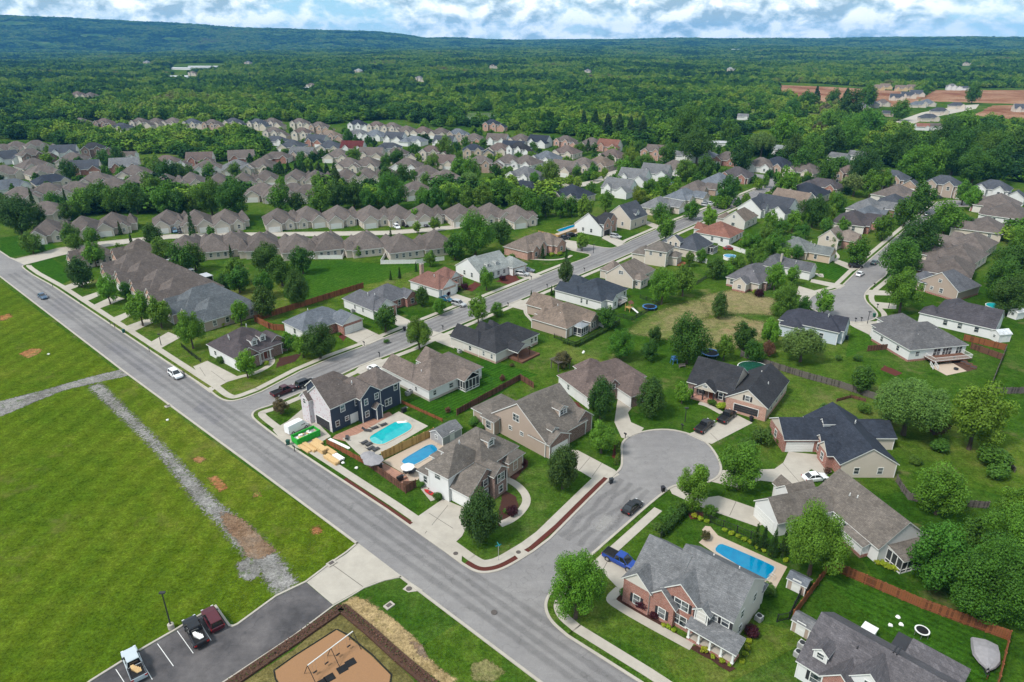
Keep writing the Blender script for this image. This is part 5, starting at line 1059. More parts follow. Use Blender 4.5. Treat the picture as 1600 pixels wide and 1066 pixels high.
# ================================================================ TREES
def frame_of(d, r):
    d = d.normalized(); u = d.cross(Vector((r.uniform(-1, 1), r.uniform(-1, 1), r.uniform(-1, 1)))).normalized()
    return u, d.cross(u)
def crown_mesh(kind, seed, n, leaf):
    r = random.Random(seed*31+len(kind)); L = []
    def lobe(x, y, z, a, c=None): L.append((Vector((x, y, z)), a, c or a))
    if kind in ('round', 'oval', 'young', 'spread'):
        m = {'round': 24, 'oval': 34, 'young': 20, 'spread': 30}[kind]
        cz, rz, rr = {'round': (.56, .38, .38), 'oval': (.54, .42, .36), 'young': (.58, .36, .36), 'spread': (.60, .30, .40)}[kind]
        for i in range(m):
            t = (i+.5)/m; ph = i*2.39996+r.uniform(-.5, .5); z = 1-2*t; q = math.sqrt(max(0, 1-z*z))
            taper = 1.0
            if kind == 'oval': taper = 1.05-.38*max(0, z)
            k = r.uniform(.60, 1.10) if kind != 'oval' else r.uniform(.8, 1.03)
            a = {'round': r.uniform(.10, .21), 'oval': r.uniform(.12, .17), 'young': r.uniform(.10, .19), 'spread': r.uniform(.09, .19)}[kind]
            lobe(rr*q*k*math.cos(ph)*taper, rr*q*k*math.sin(ph)*taper, cz+rz*z*k, a, a*1.0)
        for i in range(6): lobe(r.uniform(-.15, .15), r.uniform(-.15, .15), cz+r.uniform(-.2, .2), .2)
    elif kind == 'dome':
        for i in range(20):
            ph = i*2.4+r.random(); z = (i+.5)/20; q = math.sqrt(1-z*z)*r.uniform(.75, 1.05); lobe(.36*q*math.cos(ph), .36*q*math.sin(ph), .30+.46*z*r.uniform(.85, 1.1), r.uniform(.12, .19), r.uniform(.12, .18))
        for i in range(5): lobe(r.uniform(-.2, .2), r.uniform(-.2, .2), .35, .2)
    elif kind == 'willow':
        for i in range(26):
            ph = i*2.4; q = math.sqrt(r.random())*.38
            lobe(q*math.cos(ph), q*math.sin(ph), .72-.9*q*q-.1*r.random(), r.uniform(.09, .14), r.uniform(.2, .3))
    elif kind == 'pine':
        for i in range(36):
            t = i/35; ph = i*2.4; q = (.40*(1-t)+.05)*r.uniform(.5, 1.1)
            lobe(q*math.cos(ph), q*math.sin(ph), .2+.74*t, .07+.09*(1-t), .06)
    elif kind == 'column':
        for i in range(40):
            t = i/39; ph = i*2.4; q = .33*(1-t)**.8*(.7+.3*r.random())
            lobe(q*math.cos(ph), q*math.sin(ph), .05+.88*t, .10+.08*(1-t), .1)
    elif kind == 'shrub':
        for i in range(14):
            ph = i*2.4; q = .30*math.sqrt(r.random()); lobe(q*math.cos(ph), q*math.sin(ph), .35+.25*r.random(), r.uniform(.17, .24), .3)
    tot = sum(a*a for _, a, _ in L); b = MB(); mi = b.mi('leaf')
    for c, a, cz in L:
        for _ in range(max(3, int(n*a*a/tot))):
            d = Vector((r.gauss(0, 1), r.gauss(0, 1), r.gauss(0, 1))).normalized()
            k = r.random()**.35
            p = c+Vector((d.x*a*k, d.y*a*k, d.z*cz*k))
            if p.z < .02: p.z = .02+.04*r.random()
            nrm = (d+Vector((0, 0, .35))+Vector((r.uniform(-1, 1), r.uniform(-1, 1), r.uniform(-1, 1)))*.75)
            u, w = frame_of(nrm, r); s = leaf*r.uniform(.6, 1.35)
            i0 = len(b.v); h = s*r.uniform(.3, .5)
            b.v += [tuple(p-u*s*.5), tuple(p+w*h+u*s*.1), tuple(p+u*s*.5), tuple(p-w*h-u*s*.1)]
            b.f.append((i0, i0+1, i0+2, i0+3)); b.m.append(mi)
    return b.mesh('crown')
def trunk_mesh(kind, seed, m='bark'):
    r = random.Random(seed); b = MB()
    top = {'pine': .9, 'column': .6, 'willow': .6, 'shrub': .3}.get(kind, .62)
    k = .55 if kind in ('pine', 'column') else 1
    b.tube([(0, 0, -.01), (.004, .002, .1), (r.uniform(-.02, .02), r.uniform(-.02, .02), .3), (r.uniform(-.03, .03), r.uniform(-.03, .03), top)], [.040*k, .030*k, .024*k, .008], m, 7)
    for i in range(6 if k == 1 else 0):
        ph = i*1.1+r.random(); z = .22+.05*i; q = r.uniform(.2, .33)
        b.tube([(0, 0, z), (q*.5*math.cos(ph), q*.5*math.sin(ph), z+.14), (q*math.cos(ph), q*math.sin(ph), z+.26)], [.016, .011, .004], m, 5)
    return b.mesh('trunk')
KINDS = {   # crown kind, aspect height/width, thing name, words, category, colours
 'r': ('round', 1.12, 'deciduous_tree', 'round leafy', [(.060, .138, .015), (.074, .155, .017), (.050, .118, .015), (.084, .165, .020)]),
 'b': ('young', 1.22, 'maple_tree', 'bright green', [(.094, .185, .018), (.082, .168, .018), (.104, .195, .021)]),
 'o': ('oval', 1.34, 'pear_tree', 'dense oval', [(.040, .082, .018), (.050, .094, .018), (.044, .086, .020)]),
 'l': ('spread', .95, 'deciduous_tree', 'broad spreading', [(.050, .116, .016), (.060, .130, .018)]),
 'k': ('round', 1.15, 'deciduous_tree', 'dark green', [(.038, .090, .015), (.048, .104, .016)]),
 'w': ('willow', .92, 'willow_tree', 'pale drooping', [(.105, .165, .042), (.095, .155, .038)]),
 'p': ('pine', 1.7, 'pine_tree', 'dark needled', [(.026, .058, .020), (.030, .064, .020)]),
 'c': ('column', 2.7, 'arborvitae', 'narrow columnar', [(.030, .066, .015), (.026, .058, .014)]),
 's': ('shrub', .8, 'shrub', 'low rounded', [(.055, .115, .018), (.066, .13, .020)]),
 'y': ('round', 1.05, 'deciduous_tree', 'yellow-green', [(.14, .185, .018)]),
 'd': ('shrub', .9, 'shrub', 'dark purple', [(.042, .008, .016)]),
 'g': ('shrub', .75, 'shrub', 'lime yellow', [(.22, .26, .02)]),
 'e': ('round', 1.0, 'deciduous_tree', 'reddish brown', [(.12, .062, .045)]),
 'u': ('young', .9, 'deciduous_tree', 'thin brownish', [(.085, .068, .035)]),
}
def lod(kind, near):
    n, leaf = {3: (34000, .0205), 2: (13000, .033), 1: (4200, .056), 0: (1300, .095)}[near]
    if kind in ('shrub', 'column'): n = int(n*.45); leaf *= 1.5 if kind == 'shrub' else 1.0
    return n, leaf
TREES = []
def tree(x, y, w, k, asp=None, label=None, group=None):
    ck, a0, nm, words, cols = KINDS[k]; a = asp or a0
    z = 4.0
    for _ in range(6):
        p = at(x, y, z); dist = math.hypot(p.length, 0) if 0 else math.sqrt(p.x**2+p.y**2+(CAMH-z)**2)
        wm = w*dist/F; z = .56*wm*a if k not in 'sdg' else .35*wm*a
    near = 3 if w > 84 else 2 if w > 40 else 1 if w > 17 else 0
    if nm == 'shrub': near = 1 if w > 12 else 0
    sd = rnd.randrange(3 if near else 2)
    me = cached((ck, sd, near), lambda: crown_mesh(ck, sd+1, *lod(ck, near)))
    col = rnd.choice(cols); col = tuple(c*rnd.uniform(.9, 1.12) for c in col)
    s = (wm*1.04*rnd.uniform(.9, 1.1), wm*1.04*rnd.uniform(.9, 1.1), wm*a*rnd.uniform(.93, 1.08)); rz = rnd.uniform(0, 6.28)
    if nm == 'shrub':
        o = put('shrub', me, None, col, (p.x, p.y, 0), rz, s)
    else:
        o = put(nm, None, None, None, (p.x, p.y, 0), rz)
        put('trunk', cached(('tr', ck, sd), lambda: trunk_mesh(ck, sd+1, 'bark')), o, None, None, None, s)
        put('crown', me, o, col, None, None, s)
    TREES.append((o, words, nm, x, y, wm, label, group))
    return o
NEAR = '''750 808 64 o,880 727 58 o,940 620 52 o,1018 617 52 o,1087 758 62 b,1160 728 66 r,902 912 98 b,1277 842 92 b,1475 762 68 r,1530 650 74 b,1425 628 100 w,1464 660 34 e,1478 872 84 r,1556 908 96 r,1592 858 92 r,1545 838 60 r,1590 790 50 b,
941 680 48 b,1067 612 30 b,1133 543 32 b,970 538 42 r,1016 547 28 k,1024 524 24 k,1077 529 66 k,1164 523 38 k,1205 519 34 b,1202 545 22 e,1256 534 62 w,1228 467 46 r,1213 430 34 b,1239 431 22 b,1257 476 20 k,1290 472 32 b,1125 475 30 o,
1179 549 32 r,1414 453 50 b,1350 590 38 k,1410 400 58 r,1438 367 52 k,1481 337 38 r,1418 329 34 r,1443 307 36 r,1337 286 36 w,1362 289 28 b,1385 281 22 b,1294 266 36 k,1230 284 36 b,1273 327 42 k,1382 355 30 r,1306 375 20 k,1342 393 34 r,
1508 299 26 b,1520 309 24 b,1311 314 24 r,1299 332 20 b,1572 436 50 k,1596 410 56 k,1606 372 44 r,1580 458 46 k,497 530 50 k,450 532 24 b,472 541 28 b,601 496 40 r,654 520 42 b,659 462 24 o,686 477 22 r,559 393 14 b,672 402 22 b,
610 429 6 c,624 425 7 c,650 416 6 c,710 384 36 r,742 366 54 r,783 359 36 k,749 423 16 r,760 436 28 b,884 423 26 o,910 377 22 b,747 484 34 b,776 483 20 r,830 461 7 c,862 453 6 c,867 453 6 c,830 484 11 u,948 496 32 r,687 479 22 r,
1036 447 44 b,1069 438 38 b,880 560 34 u,1118 417 30 r,1177 396 26 b,1152 411 28 r,1211 381 28 r,247 486 38 b,217 482 38 b,296 516 42 b,374 489 28 b,383 567 36 b,371 435 36 r,412 444 34 r,412 470 36 o,463 446 44 o,350 439 20 k,
122 422 32 o,167 453 30 b,196 453 20 r,253 391 28 r,145 394 30 b,188 392 18 b,281 405 38 r,302 400 34 r,65 387 9 r,47 377 26 r,116 377 20 r,204 374 8 c,367 423 36 r,348 390 8 y,360 393 8 c,238 367 26 k,109 367 26 r,142 370 24 r,
297 347 13 c,329 362 14 r,186 355 7 c,524 277 18 o,562 276 15 r,603 274 26 o,629 274 28 k,647 274 15 r,665 279 17 r,734 277 28 w,717 261 30 r,737 266 32 r,696 231 28 r,650 236 20 r,620 246 24 k,603 251 20 r,676 253 22 r,765 251 17 r,
741 248 15 r,553 243 22 r,471 248 18 r,544 213 18 r,663 198 18 b,727 223 15 r,755 223 15 r,454 274 13 r,438 286 17 b,496 284 22 b,522 339 16 r,648 337 17 b,651 355 15 b,679 350 17 b,729 337 15 b,780 330 15 b,433 348 6 c,496 345 7 c,610 362 6 c,
415 402 44 k,438 423 38 r,471 406 34 k,1041 357 32 b,1109 337 26 b,1081 327 26 r,1033 332 28 r,1138 294 34 k,1068 266 26 r,1080 264 20 r,1104 261 30 k,1043 241 30 r,985 243 22 y,1000 231 18 r,1008 251 24 r,975 258 28 b,954 251 15 k,906 231 18 r,
919 228 12 p,929 230 12 r,901 267 18 r,927 266 20 r,861 266 28 r,835 276 18 r,868 297 20 r,924 291 16 r,947 314 26 b,998 304 24 y,1015 291 20 r,1038 286 26 r,1058 284 16 b,1091 226 56 l,1160 243 36 k,833 228 13 r,
808 312 34 r,830 322 34 r,853 319 30 k,876 322 28 r,894 322 26 r,914 324 30 b,820 304 24 r,438 309 36 r,463 314 26 k,499 309 36 r,527 304 36 k,552 302 34 k,575 309 28 r,610 297 46 r,595 315 16 y,611 317 13 k,661 309 30 r,681 307 34 r,704 302 32 r,
732 307 34 r,755 307 34 b,780 297 36 r,798 302 28 r,127 314 30 r,157 307 32 r,177 312 30 r,210 309 34 k,236 292 34 r,256 312 34 r,276 314 30 k,299 312 30 r,327 307 42 r,362 312 46 k,101 330 20 r,25 332 48 k,58 337 24 k,8 322 24 r,84 316 26 r,
49 309 10 c,100 304 7 c,147 297 20 r,200 286 15 r,106 264 22 k,187 271 15 r,162 248 22 r,182 241 18 r,258 269 24 k,276 269 22 k,243 261 20 r,326 264 17 r,366 264 18 r,295 266 14 r,1225 203 38 b,1242 230 34 k,1269 234 34 r,1303 220 38 k,
1192 223 42 w,1080 193 46 r,1141 206 32 r,1296 190 32 r,1327 210 42 r,1357 193 40 r,1354 260 46 k,1384 234 34 r,1414 230 42 k,1431 257 42 r,1458 253 40 r,1482 217 48 k,1502 198 38 r,1533 217 46 k,1540 234 42 r,1560 234 38 k,1587 224 40 r,1495 237 46 k,
1526 257 42 r,1557 257 40 k,1279 203 26 u,1256 250 34 r,1114 170 28 r,1239 166 22 r,1263 156 24 r,1276 146 12 p,1303 152 20 k,1323 149 13 p,1357 149 26 r,1330 162 32 k,1408 170 24 r,1522 146 20 r,438 262 12 p,450 263 12 p,462 263 12 p,474 264 13 p,486 264 12 p,
498 263 13 p,510 264 12 p,522 263 11 p,968 195 24 p,985 198 22 p,950 192 22 p,1004 200 22 p,930 190 22 p,912 190 20 p,1183 835 15 c,1195 838 16 c,1211 845 19 c,1227 846 17 c,
1205 345 24 b,1222 352 22 r,1240 345 24 b,1255 360 20 r,1215 372 26 r,1235 378 22 b,1199 364 22 r,1180 378 24 r,1262 341 20 b,1247 372 18 r,1195 388 22 b,1165 380 22 r,1228 397 24 b,1246 394 18 r,1140 422 20 b,1190 409 22 r,1096 398 20 r,1078 405 18 b,1292 352 20 r,1318 352 18 b,1505 345 22 r,437 634 28 u,1110 798 20 r,655 768 1 s,668 780 1 s'''
for q in NEAR.replace('\n', '').split(','):
    x, y, w, k = q.split(); w = float(w)
    if w > 2: tree(float(x), float(y), w, k)
SHRUBS = '''657 758 15 s,684 776 17 s,1037 977 9 g,1044 980 9 g,1052 985 9 g,1100 1016 12 g,1114 1026 9 g,1128 1033 10 g,1140 1039 7 g,1168 1012 10 g,1164 1022 9 g,1170 1002 10 g,1160 1034 9 g,1176 988 22 d,1003 945 26 d,1022 962 16 d,978 927 18 s,992 938 14 s,1048 967 14 d,
1085 806 12 g,1094 811 11 g,1104 815 11 g,1132 828 9 g,1143 834 9 g,1153 838 9 g,1163 843 10 g,1171 847 7 g,1182 855 8 g,1193 860 8 g,1203 866 8 g,1228 876 9 g,1103 836 17 u,1380 882 12 g,1388 885 12 g,1396 888 12 g,1404 890 11 g,1371 879 10 g,1200 922 22 s,
800 800 22 d,790 800 10 s,815 722 20 d,880 695 14 d,900 660 26 s,893 678 14 s,1128 635 16 g,1112 630 14 s,1205 672 14 s,1190 685 34 s,1165 700 30 s,1220 690 14 s,1468 697 26 s,1430 720 18 s,1182 457 14 g,1187 459 15 d,1552 718 40 s,1560 740 30 s,
345 563 14 s,417 568 10 g,428 550 12 s,348 507 9 g,785 435 12 d,726 448 14 d,716 452 9 d,672 445 10 s,700 460 10 d,800 402 12 s,838 400 10 s,862 398 10 g,875 397 9 g,848 391 9 c,885 395 7 c,604 534 10 s,530 522 8 s,855 500 8 s,740 660 22 s,752 668 16 s,700 640 10 e,785 590 10 e,800 570 8 u,
1050 801 20 s,1040 812 18 s,1030 824 18 s,1063 790 18 s,1244 660 20 s,1290 640 22 s,1175 690 14 s,1350 640 20 s,1385 655 16 s,1340 560 14 s,1310 560 12 s,1268 738 9 s,1293 735 10 e'''
for q in SHRUBS.replace('\n', '').split(','):
    x, y, w, k = q.split(); tree(float(x), float(y), float(w), k)
# ---------------------------------------------------------------- the woods (nobody could count them): one object
def inside(poly, x, y):
    c = False; n = len(poly); j = n-1
    for i in range(n):
        xi, yi = poly[i]; xj, yj = poly[j]
        if (yi > y) != (yj > y) and x < (xj-xi)*(y-yi)/(yj-yi)+xi: c = not c
        j = i
    return c
def P(*a): return [(a[i], a[i+1]) for i in range(0, len(a), 2)]
WOODS = [P(-300, 193, 60, 193, 100, 191, 400, 189, 440, 191, 520, 194, 560, 190, 610, 186, 660, 194, 700, 199, 725, 199, 780, 200, 830, 207, 880, 210, 930, 224, 990, 234, 1050, 224, 1090, 222, 1125, 205, 1140, 238, 1190, 250, 1260, 256, 1320, 262, 1400, 262, 1475, 272, 1550, 282, 1900, 300, 1900, 40, -300, 40),
         P(-300, 216, 0, 218, 60, 222, 120, 229, 170, 240, 230, 240, 290, 248, 348, 258, 400, 246, 424, 232, 420, 206, 402, 199, 100, 199, 0, 194, -300, 194),
         P(98, 322, 138, 302, 240, 300, 330, 294, 402, 298, 388, 320, 300, 328, 180, 332, 110, 333), P(428, 316, 500, 298, 620, 296, 700, 298, 830, 300, 900, 312, 934, 326, 880, 336, 800, 326, 700, 318, 560, 322, 440, 324),
         P(1578, 340, 1700, 340, 1700, 545, 1592, 500, 1566, 470, 1550, 430, 1562, 380)]
CLEAR = [P(1212, 128, 1300, 132, 1400, 140, 1445, 148, 1462, 138, 1700, 138, 1700, 198, 1520, 198, 1440, 206, 1390, 208, 1330, 192, 1330, 178, 1366, 172, 1276, 172, 1216, 152), P(1135, 170, 1200, 173, 1285, 178, 1295, 200, 1270, 196, 1230, 186, 1180, 184, 1140, 181),
         P(1145, 226, 1180, 202, 1218, 202, 1235, 216, 1192, 230), P(720, 193, 728, 174, 778, 174, 782, 192), P(262, 112, 275, 102, 352, 101, 358, 113, 300, 116, 275, 121), P(1105, 228, 1112, 218, 1140, 218, 1142, 230), P(1140, 85, 1150, 78, 1206, 79, 1206, 88), P(262, 128, 264, 118, 290, 117, 292, 127), P(16, 156, 20, 144, 62, 146, 62, 160), P(455, 146, 460, 134, 484, 134, 486, 146), P(925, 76, 928, 68, 956, 68, 958, 76), P(1030, 82, 1032, 74, 1052, 74, 1052, 82)]
for o, H in FARH:
    q = proj((o.x, o.y, 0))
    if q[1] < 145 and q[0] < 1200 or 'far woods' in (H.root.get('group') or ''): CLEAR.append(P(q[0]-10, q[1]-2, q[0]+10, q[1]-2, q[0]+12, q[1]+10, q[0]-12, q[1]+10))
hp = [o for o, _ in FARH if o.y > 250]; allh = [o for o, _ in FARH]
grid = {}
for o in hp:
    for dx in (-1, 0, 1):
        for dy in (-1, 0, 1): grid.setdefault((int(o.x//30)+dx, int(o.y//30)+dy), []).append(o)
PTS, SCL, ROT = [], [], []
r2 = random.Random(11); r = 330.0
while r < 9600:
    s = max(10.0, .0042*r)
    az = -.72+r2.random()*s/r
    while az < .72:
        rr = r+r2.uniform(-.5, .5)*s; a = az+r2.uniform(-.45, .45)*s/r
        az += s/r
        x, y = rr*math.sin(a), rr*math.cos(a)
        px, py = proj((x, y, 0))
        if not -120 < px < 1720: continue
        if rr < 3600:
            if not any(inside(w, px, py) for w in WOODS) or any(inside(c, px, py) for c in CLEAR): continue
            bad = False
            for o in grid.get((int(x//30), int(y//30)), ()):
                d = math.hypot(o.x-x, o.y-y)
                if d < 13 or (d < (70 if rr > 560 else 18) and o.y > y and abs(math.atan2(x, y)-math.atan2(o.x, o.y))*rr < 10): bad = True
            if bad: continue
        elif noise.noise((x*.0035, y*.0035, 4)) > .42: continue
        w = s*1.32*r2.uniform(.6, 1.6); h = (7.5+3.5*min(1, rr/900))*r2.uniform(.75, 1.25)*(1+.5*noise.noise((x*.012, y*.012, 3)))
        PTS.append((x, y, terr(x, y)-.3)); SCL.append((w, w, h)); ROT.append(r2.uniform(0, 6.28))
    r += s*.92
# small trees between the farther houses
INF = P(-60, 222, 100, 236, 340, 258, 420, 208, 700, 205, 930, 228, 1100, 228, 1190, 262, 1330, 285, 1330, 330, 1130, 330, 1050, 330, 950, 300, 850, 290, 800, 305, 440, 285, 300, 300, 0, 330, -60, 330)
for i in range(2600):
    px, py = r2.uniform(-60, 1340), r2.uniform(205, 330)
    if r2.random() > (210/py)**2.2*.9 or not inside(INF, px, py): continue
    q = at(px, py)
    if any(math.hypot(o.x-q.x, o.y-q.y) < 10.5 or (o.y > q.y and o.y-q.y < 26 and abs(o.x-q.x) < 7) for o in allh) or any((Vector(o.location[:2])-Vector(q[:2])).length < 6 for o, *_ in TREES): continue
    w = r2.uniform(4.5, 8); PTS.append((q.x, q.y, -.2)); SCL.append((w, w, r2.uniform(4.5, 8.5))); ROT.append(r2.uniform(0, 6.28))
wood = bpy.data.meshes.new('woodland'); wood.from_pydata(PTS, [], [])
at_ = wood.attributes.new('scl', 'FLOAT_VECTOR', 'POINT'); at_.data.foreach_set('vector', [c for q in SCL for c in q])
at_ = wood.attributes.new('rot', 'FLOAT', 'POINT'); at_.data.foreach_set('value', ROT)
woodo = put('woodland', wood); woodo['kind'] = 'stuff'; woodo['label'] = 'wide green woodland stretching to the ridge and horizon'; woodo['category'] = 'woodland'
srcs = bpy.data.collections.new('woodland_crowns')
for i, (ck, sd) in enumerate((('dome', 11), ('dome', 12), ('spread', 13), ('dome', 14), ('round', 15), ('dome', 16), ('pine', 17), ('dome', 18))):
    me = crown_mesh(ck, sd, 1300, .085)
    me.materials.clear(); me.materials.append(M['leaf_wood'])
    for v in me.vertices: v.co.z = (v.co.z-.1)*1.1
    srcs.objects.link(bpy.data.objects.new('wood_crown', me))
ng = bpy.data.node_groups.new('woodland', 'GeometryNodeTree')
ng.interface.new_socket('Geometry', in_out='INPUT', socket_type='NodeSocketGeometry'); ng.interface.new_socket('Geometry', in_out='OUTPUT', socket_type='NodeSocketGeometry')
N = ng.nodes; gin = N.new('NodeGroupInput'); gout = N.new('NodeGroupOutput')
ip = N.new('GeometryNodeInstanceOnPoints'); ci = N.new('GeometryNodeCollectionInfo')
ci.inputs['Collection'].default_value = srcs; ci.inputs['Separate Children'].default_value = True; ci.inputs['Reset Children'].default_value = True
na = N.new('GeometryNodeInputNamedAttribute'); na.data_type = 'FLOAT_VECTOR'; na.inputs[0].default_value = 'scl'
nb = N.new('GeometryNodeInputNamedAttribute'); nb.data_type = 'FLOAT'; nb.inputs[0].default_value = 'rot'
cx = N.new('ShaderNodeCombineXYZ'); l = ng.links.new
l(gin.outputs[0], ip.inputs['Points']); l(ci.outputs[0], ip.inputs['Instance']); ip.inputs['Pick Instance'].default_value = True
l(nb.outputs[0], cx.inputs[2]); l(cx.outputs[0], ip.inputs['Rotation']); l(na.outputs[0], ip.inputs['Scale']); l(ip.outputs[0], gout.inputs[0])
md = woodo.modifiers.new('trees', 'NODES'); md.node_group = ng
print('woodland trees', len(PTS), 'single trees', len(TREES))
# ================================================================ CARS
def loft(mb, st, m):
    """closed body through stations (x, half width low, mid, top, z low, mid, top)"""
    rings = []
    for x, wl, wm, wt, zl, zm, zt in st:
        b = len(mb.v); rings.append(b)
        mb.v += [(x, -wl, zl), (x, wl, zl), (x, wm, zm), (x, wm*.99, (zm+zt)/2+.06), (x, wt, zt), (x, -wt, zt), (x, -wm*.99, (zm+zt)/2+.06), (x, -wm, zm)]
    for a, b in zip(rings, rings[1:]):
        for k in range(8): mb.f.append((a+k, b+k, b+(k+1) % 8, a+(k+1) % 8)); mb.m.append(mb.mi(m))
    mb.f.append(tuple(rings[0]+k for k in range(8))); mb.m.append(mb.mi(m))
    mb.f.append(tuple(rings[-1]+k for k in reversed(range(8)))); mb.m.append(mb.mi(m))
def wheel_parts(r):
    def mk():
        a, c = MB(), MB(); n = 18
        def disc(mb, m, prof):
            b = len(mb.v)
            for rr, y in prof: mb.v += [(rr*math.cos(2*math.pi*k/n), y, rr*math.sin(2*math.pi*k/n)) for k in range(n)]
            for i in range(len(prof)-1):
                for k in range(n): mb.f.append((b+i*n+k, b+i*n+(k+1) % n, b+(i+1)*n+(k+1) % n, b+(i+1)*n+k)); mb.m.append(mb.mi(m))
            for q in (0, len(prof)-1): mb.f.append(tuple(b+q*n+k for k in range(n))); mb.m.append(mb.mi(m))
        disc(a, 'rubber', [(r*.8, -.12), (r, -.09), (r, .09), (r*.8, .12)])
        disc(c, 'rim', [(r*.62, -.135), (r*.6, .135)])
        return a.mesh('wheel'), c.mesh('rim')
    return cached(('wh', r), mk)
SPEC = {  # body stations, cabin (base x0,x1,half,z ; roof x0,x1,half,z), wheels x, radius, half track
 'sedan': ([(-2.36, .6, .66, .6, .40, .55, .72), (-2.25, .78, .86, .72, .26, .55, .90), (-1.3, .86, .92, .76, .20, .55, .96), (0, .88, .93, .78, .20, .55, .95), (1.05, .86, .92, .76, .20, .55, .92), (1.9, .82, .88, .68, .22, .5, .80), (2.28, .68, .76, .52, .28, .5, .66), (2.38, .5, .6, .4, .34, .48, .58)], (-1.85, 1.05, .80, .90, -1.1, .2, .62, 1.43), 1.42, .33, .82),
 'suv': ([(-2.36, .7, .8, .7, .45, .75, .95), (-2.25, .84, .93, .80, .32, .7, 1.08), (-1.3, .9, .96, .84, .26, .7, 1.10), (0, .9, .97, .84, .26, .7, 1.10), (1.1, .9, .96, .82, .26, .7, 1.06), (2.0, .86, .92, .74, .3, .65, .98), (2.35, .76, .84, .6, .36, .62, .86), (2.42, .6, .7, .5, .45, .6, .74)], (-2.28, 1.15, .86, 1.05, -2.05, .25, .70, 1.74), 1.45, .38, .86),
 'pickup': ([(-2.95, .86, .92, .90, .50, .75, 1.08), (-2.9, .9, .96, .93, .40, .75, 1.12), (-.7, .92, .98, .93, .36, .75, 1.12), (0, .92, .98, .90, .36, .75, 1.14), (1.35, .92, .98, .86, .36, .75, 1.12), (2.4, .9, .95, .78, .38, .75, 1.06), (2.85, .82, .9, .68, .42, .7, .96), (2.95, .7, .8, .6, .5, .66, .82)], (-.72, 1.65, .88, 1.08, -.5, .75, .70, 1.86), 1.85, .42, .88),
 'van': ([(-2.9, .92, .98, .86, .45, 1.0, 2.45), (-2.8, .95, 1.0, .88, .35, 1.0, 2.55), (0, .95, 1.02, .90, .35, 1.0, 2.58), (1.3, .95, 1.01, .88, .35, 1.0, 2.50), (1.75, .95, 1.0, .84, .35, 1.0, 2.10), (2.35, .9, .95, .74, .38, .9, 1.25), (2.8, .82, .88, .62, .42, .8, .98), (2.9, .7, .76, .5, .5, .7, .8)], None, 1.85, .38, .88),
}
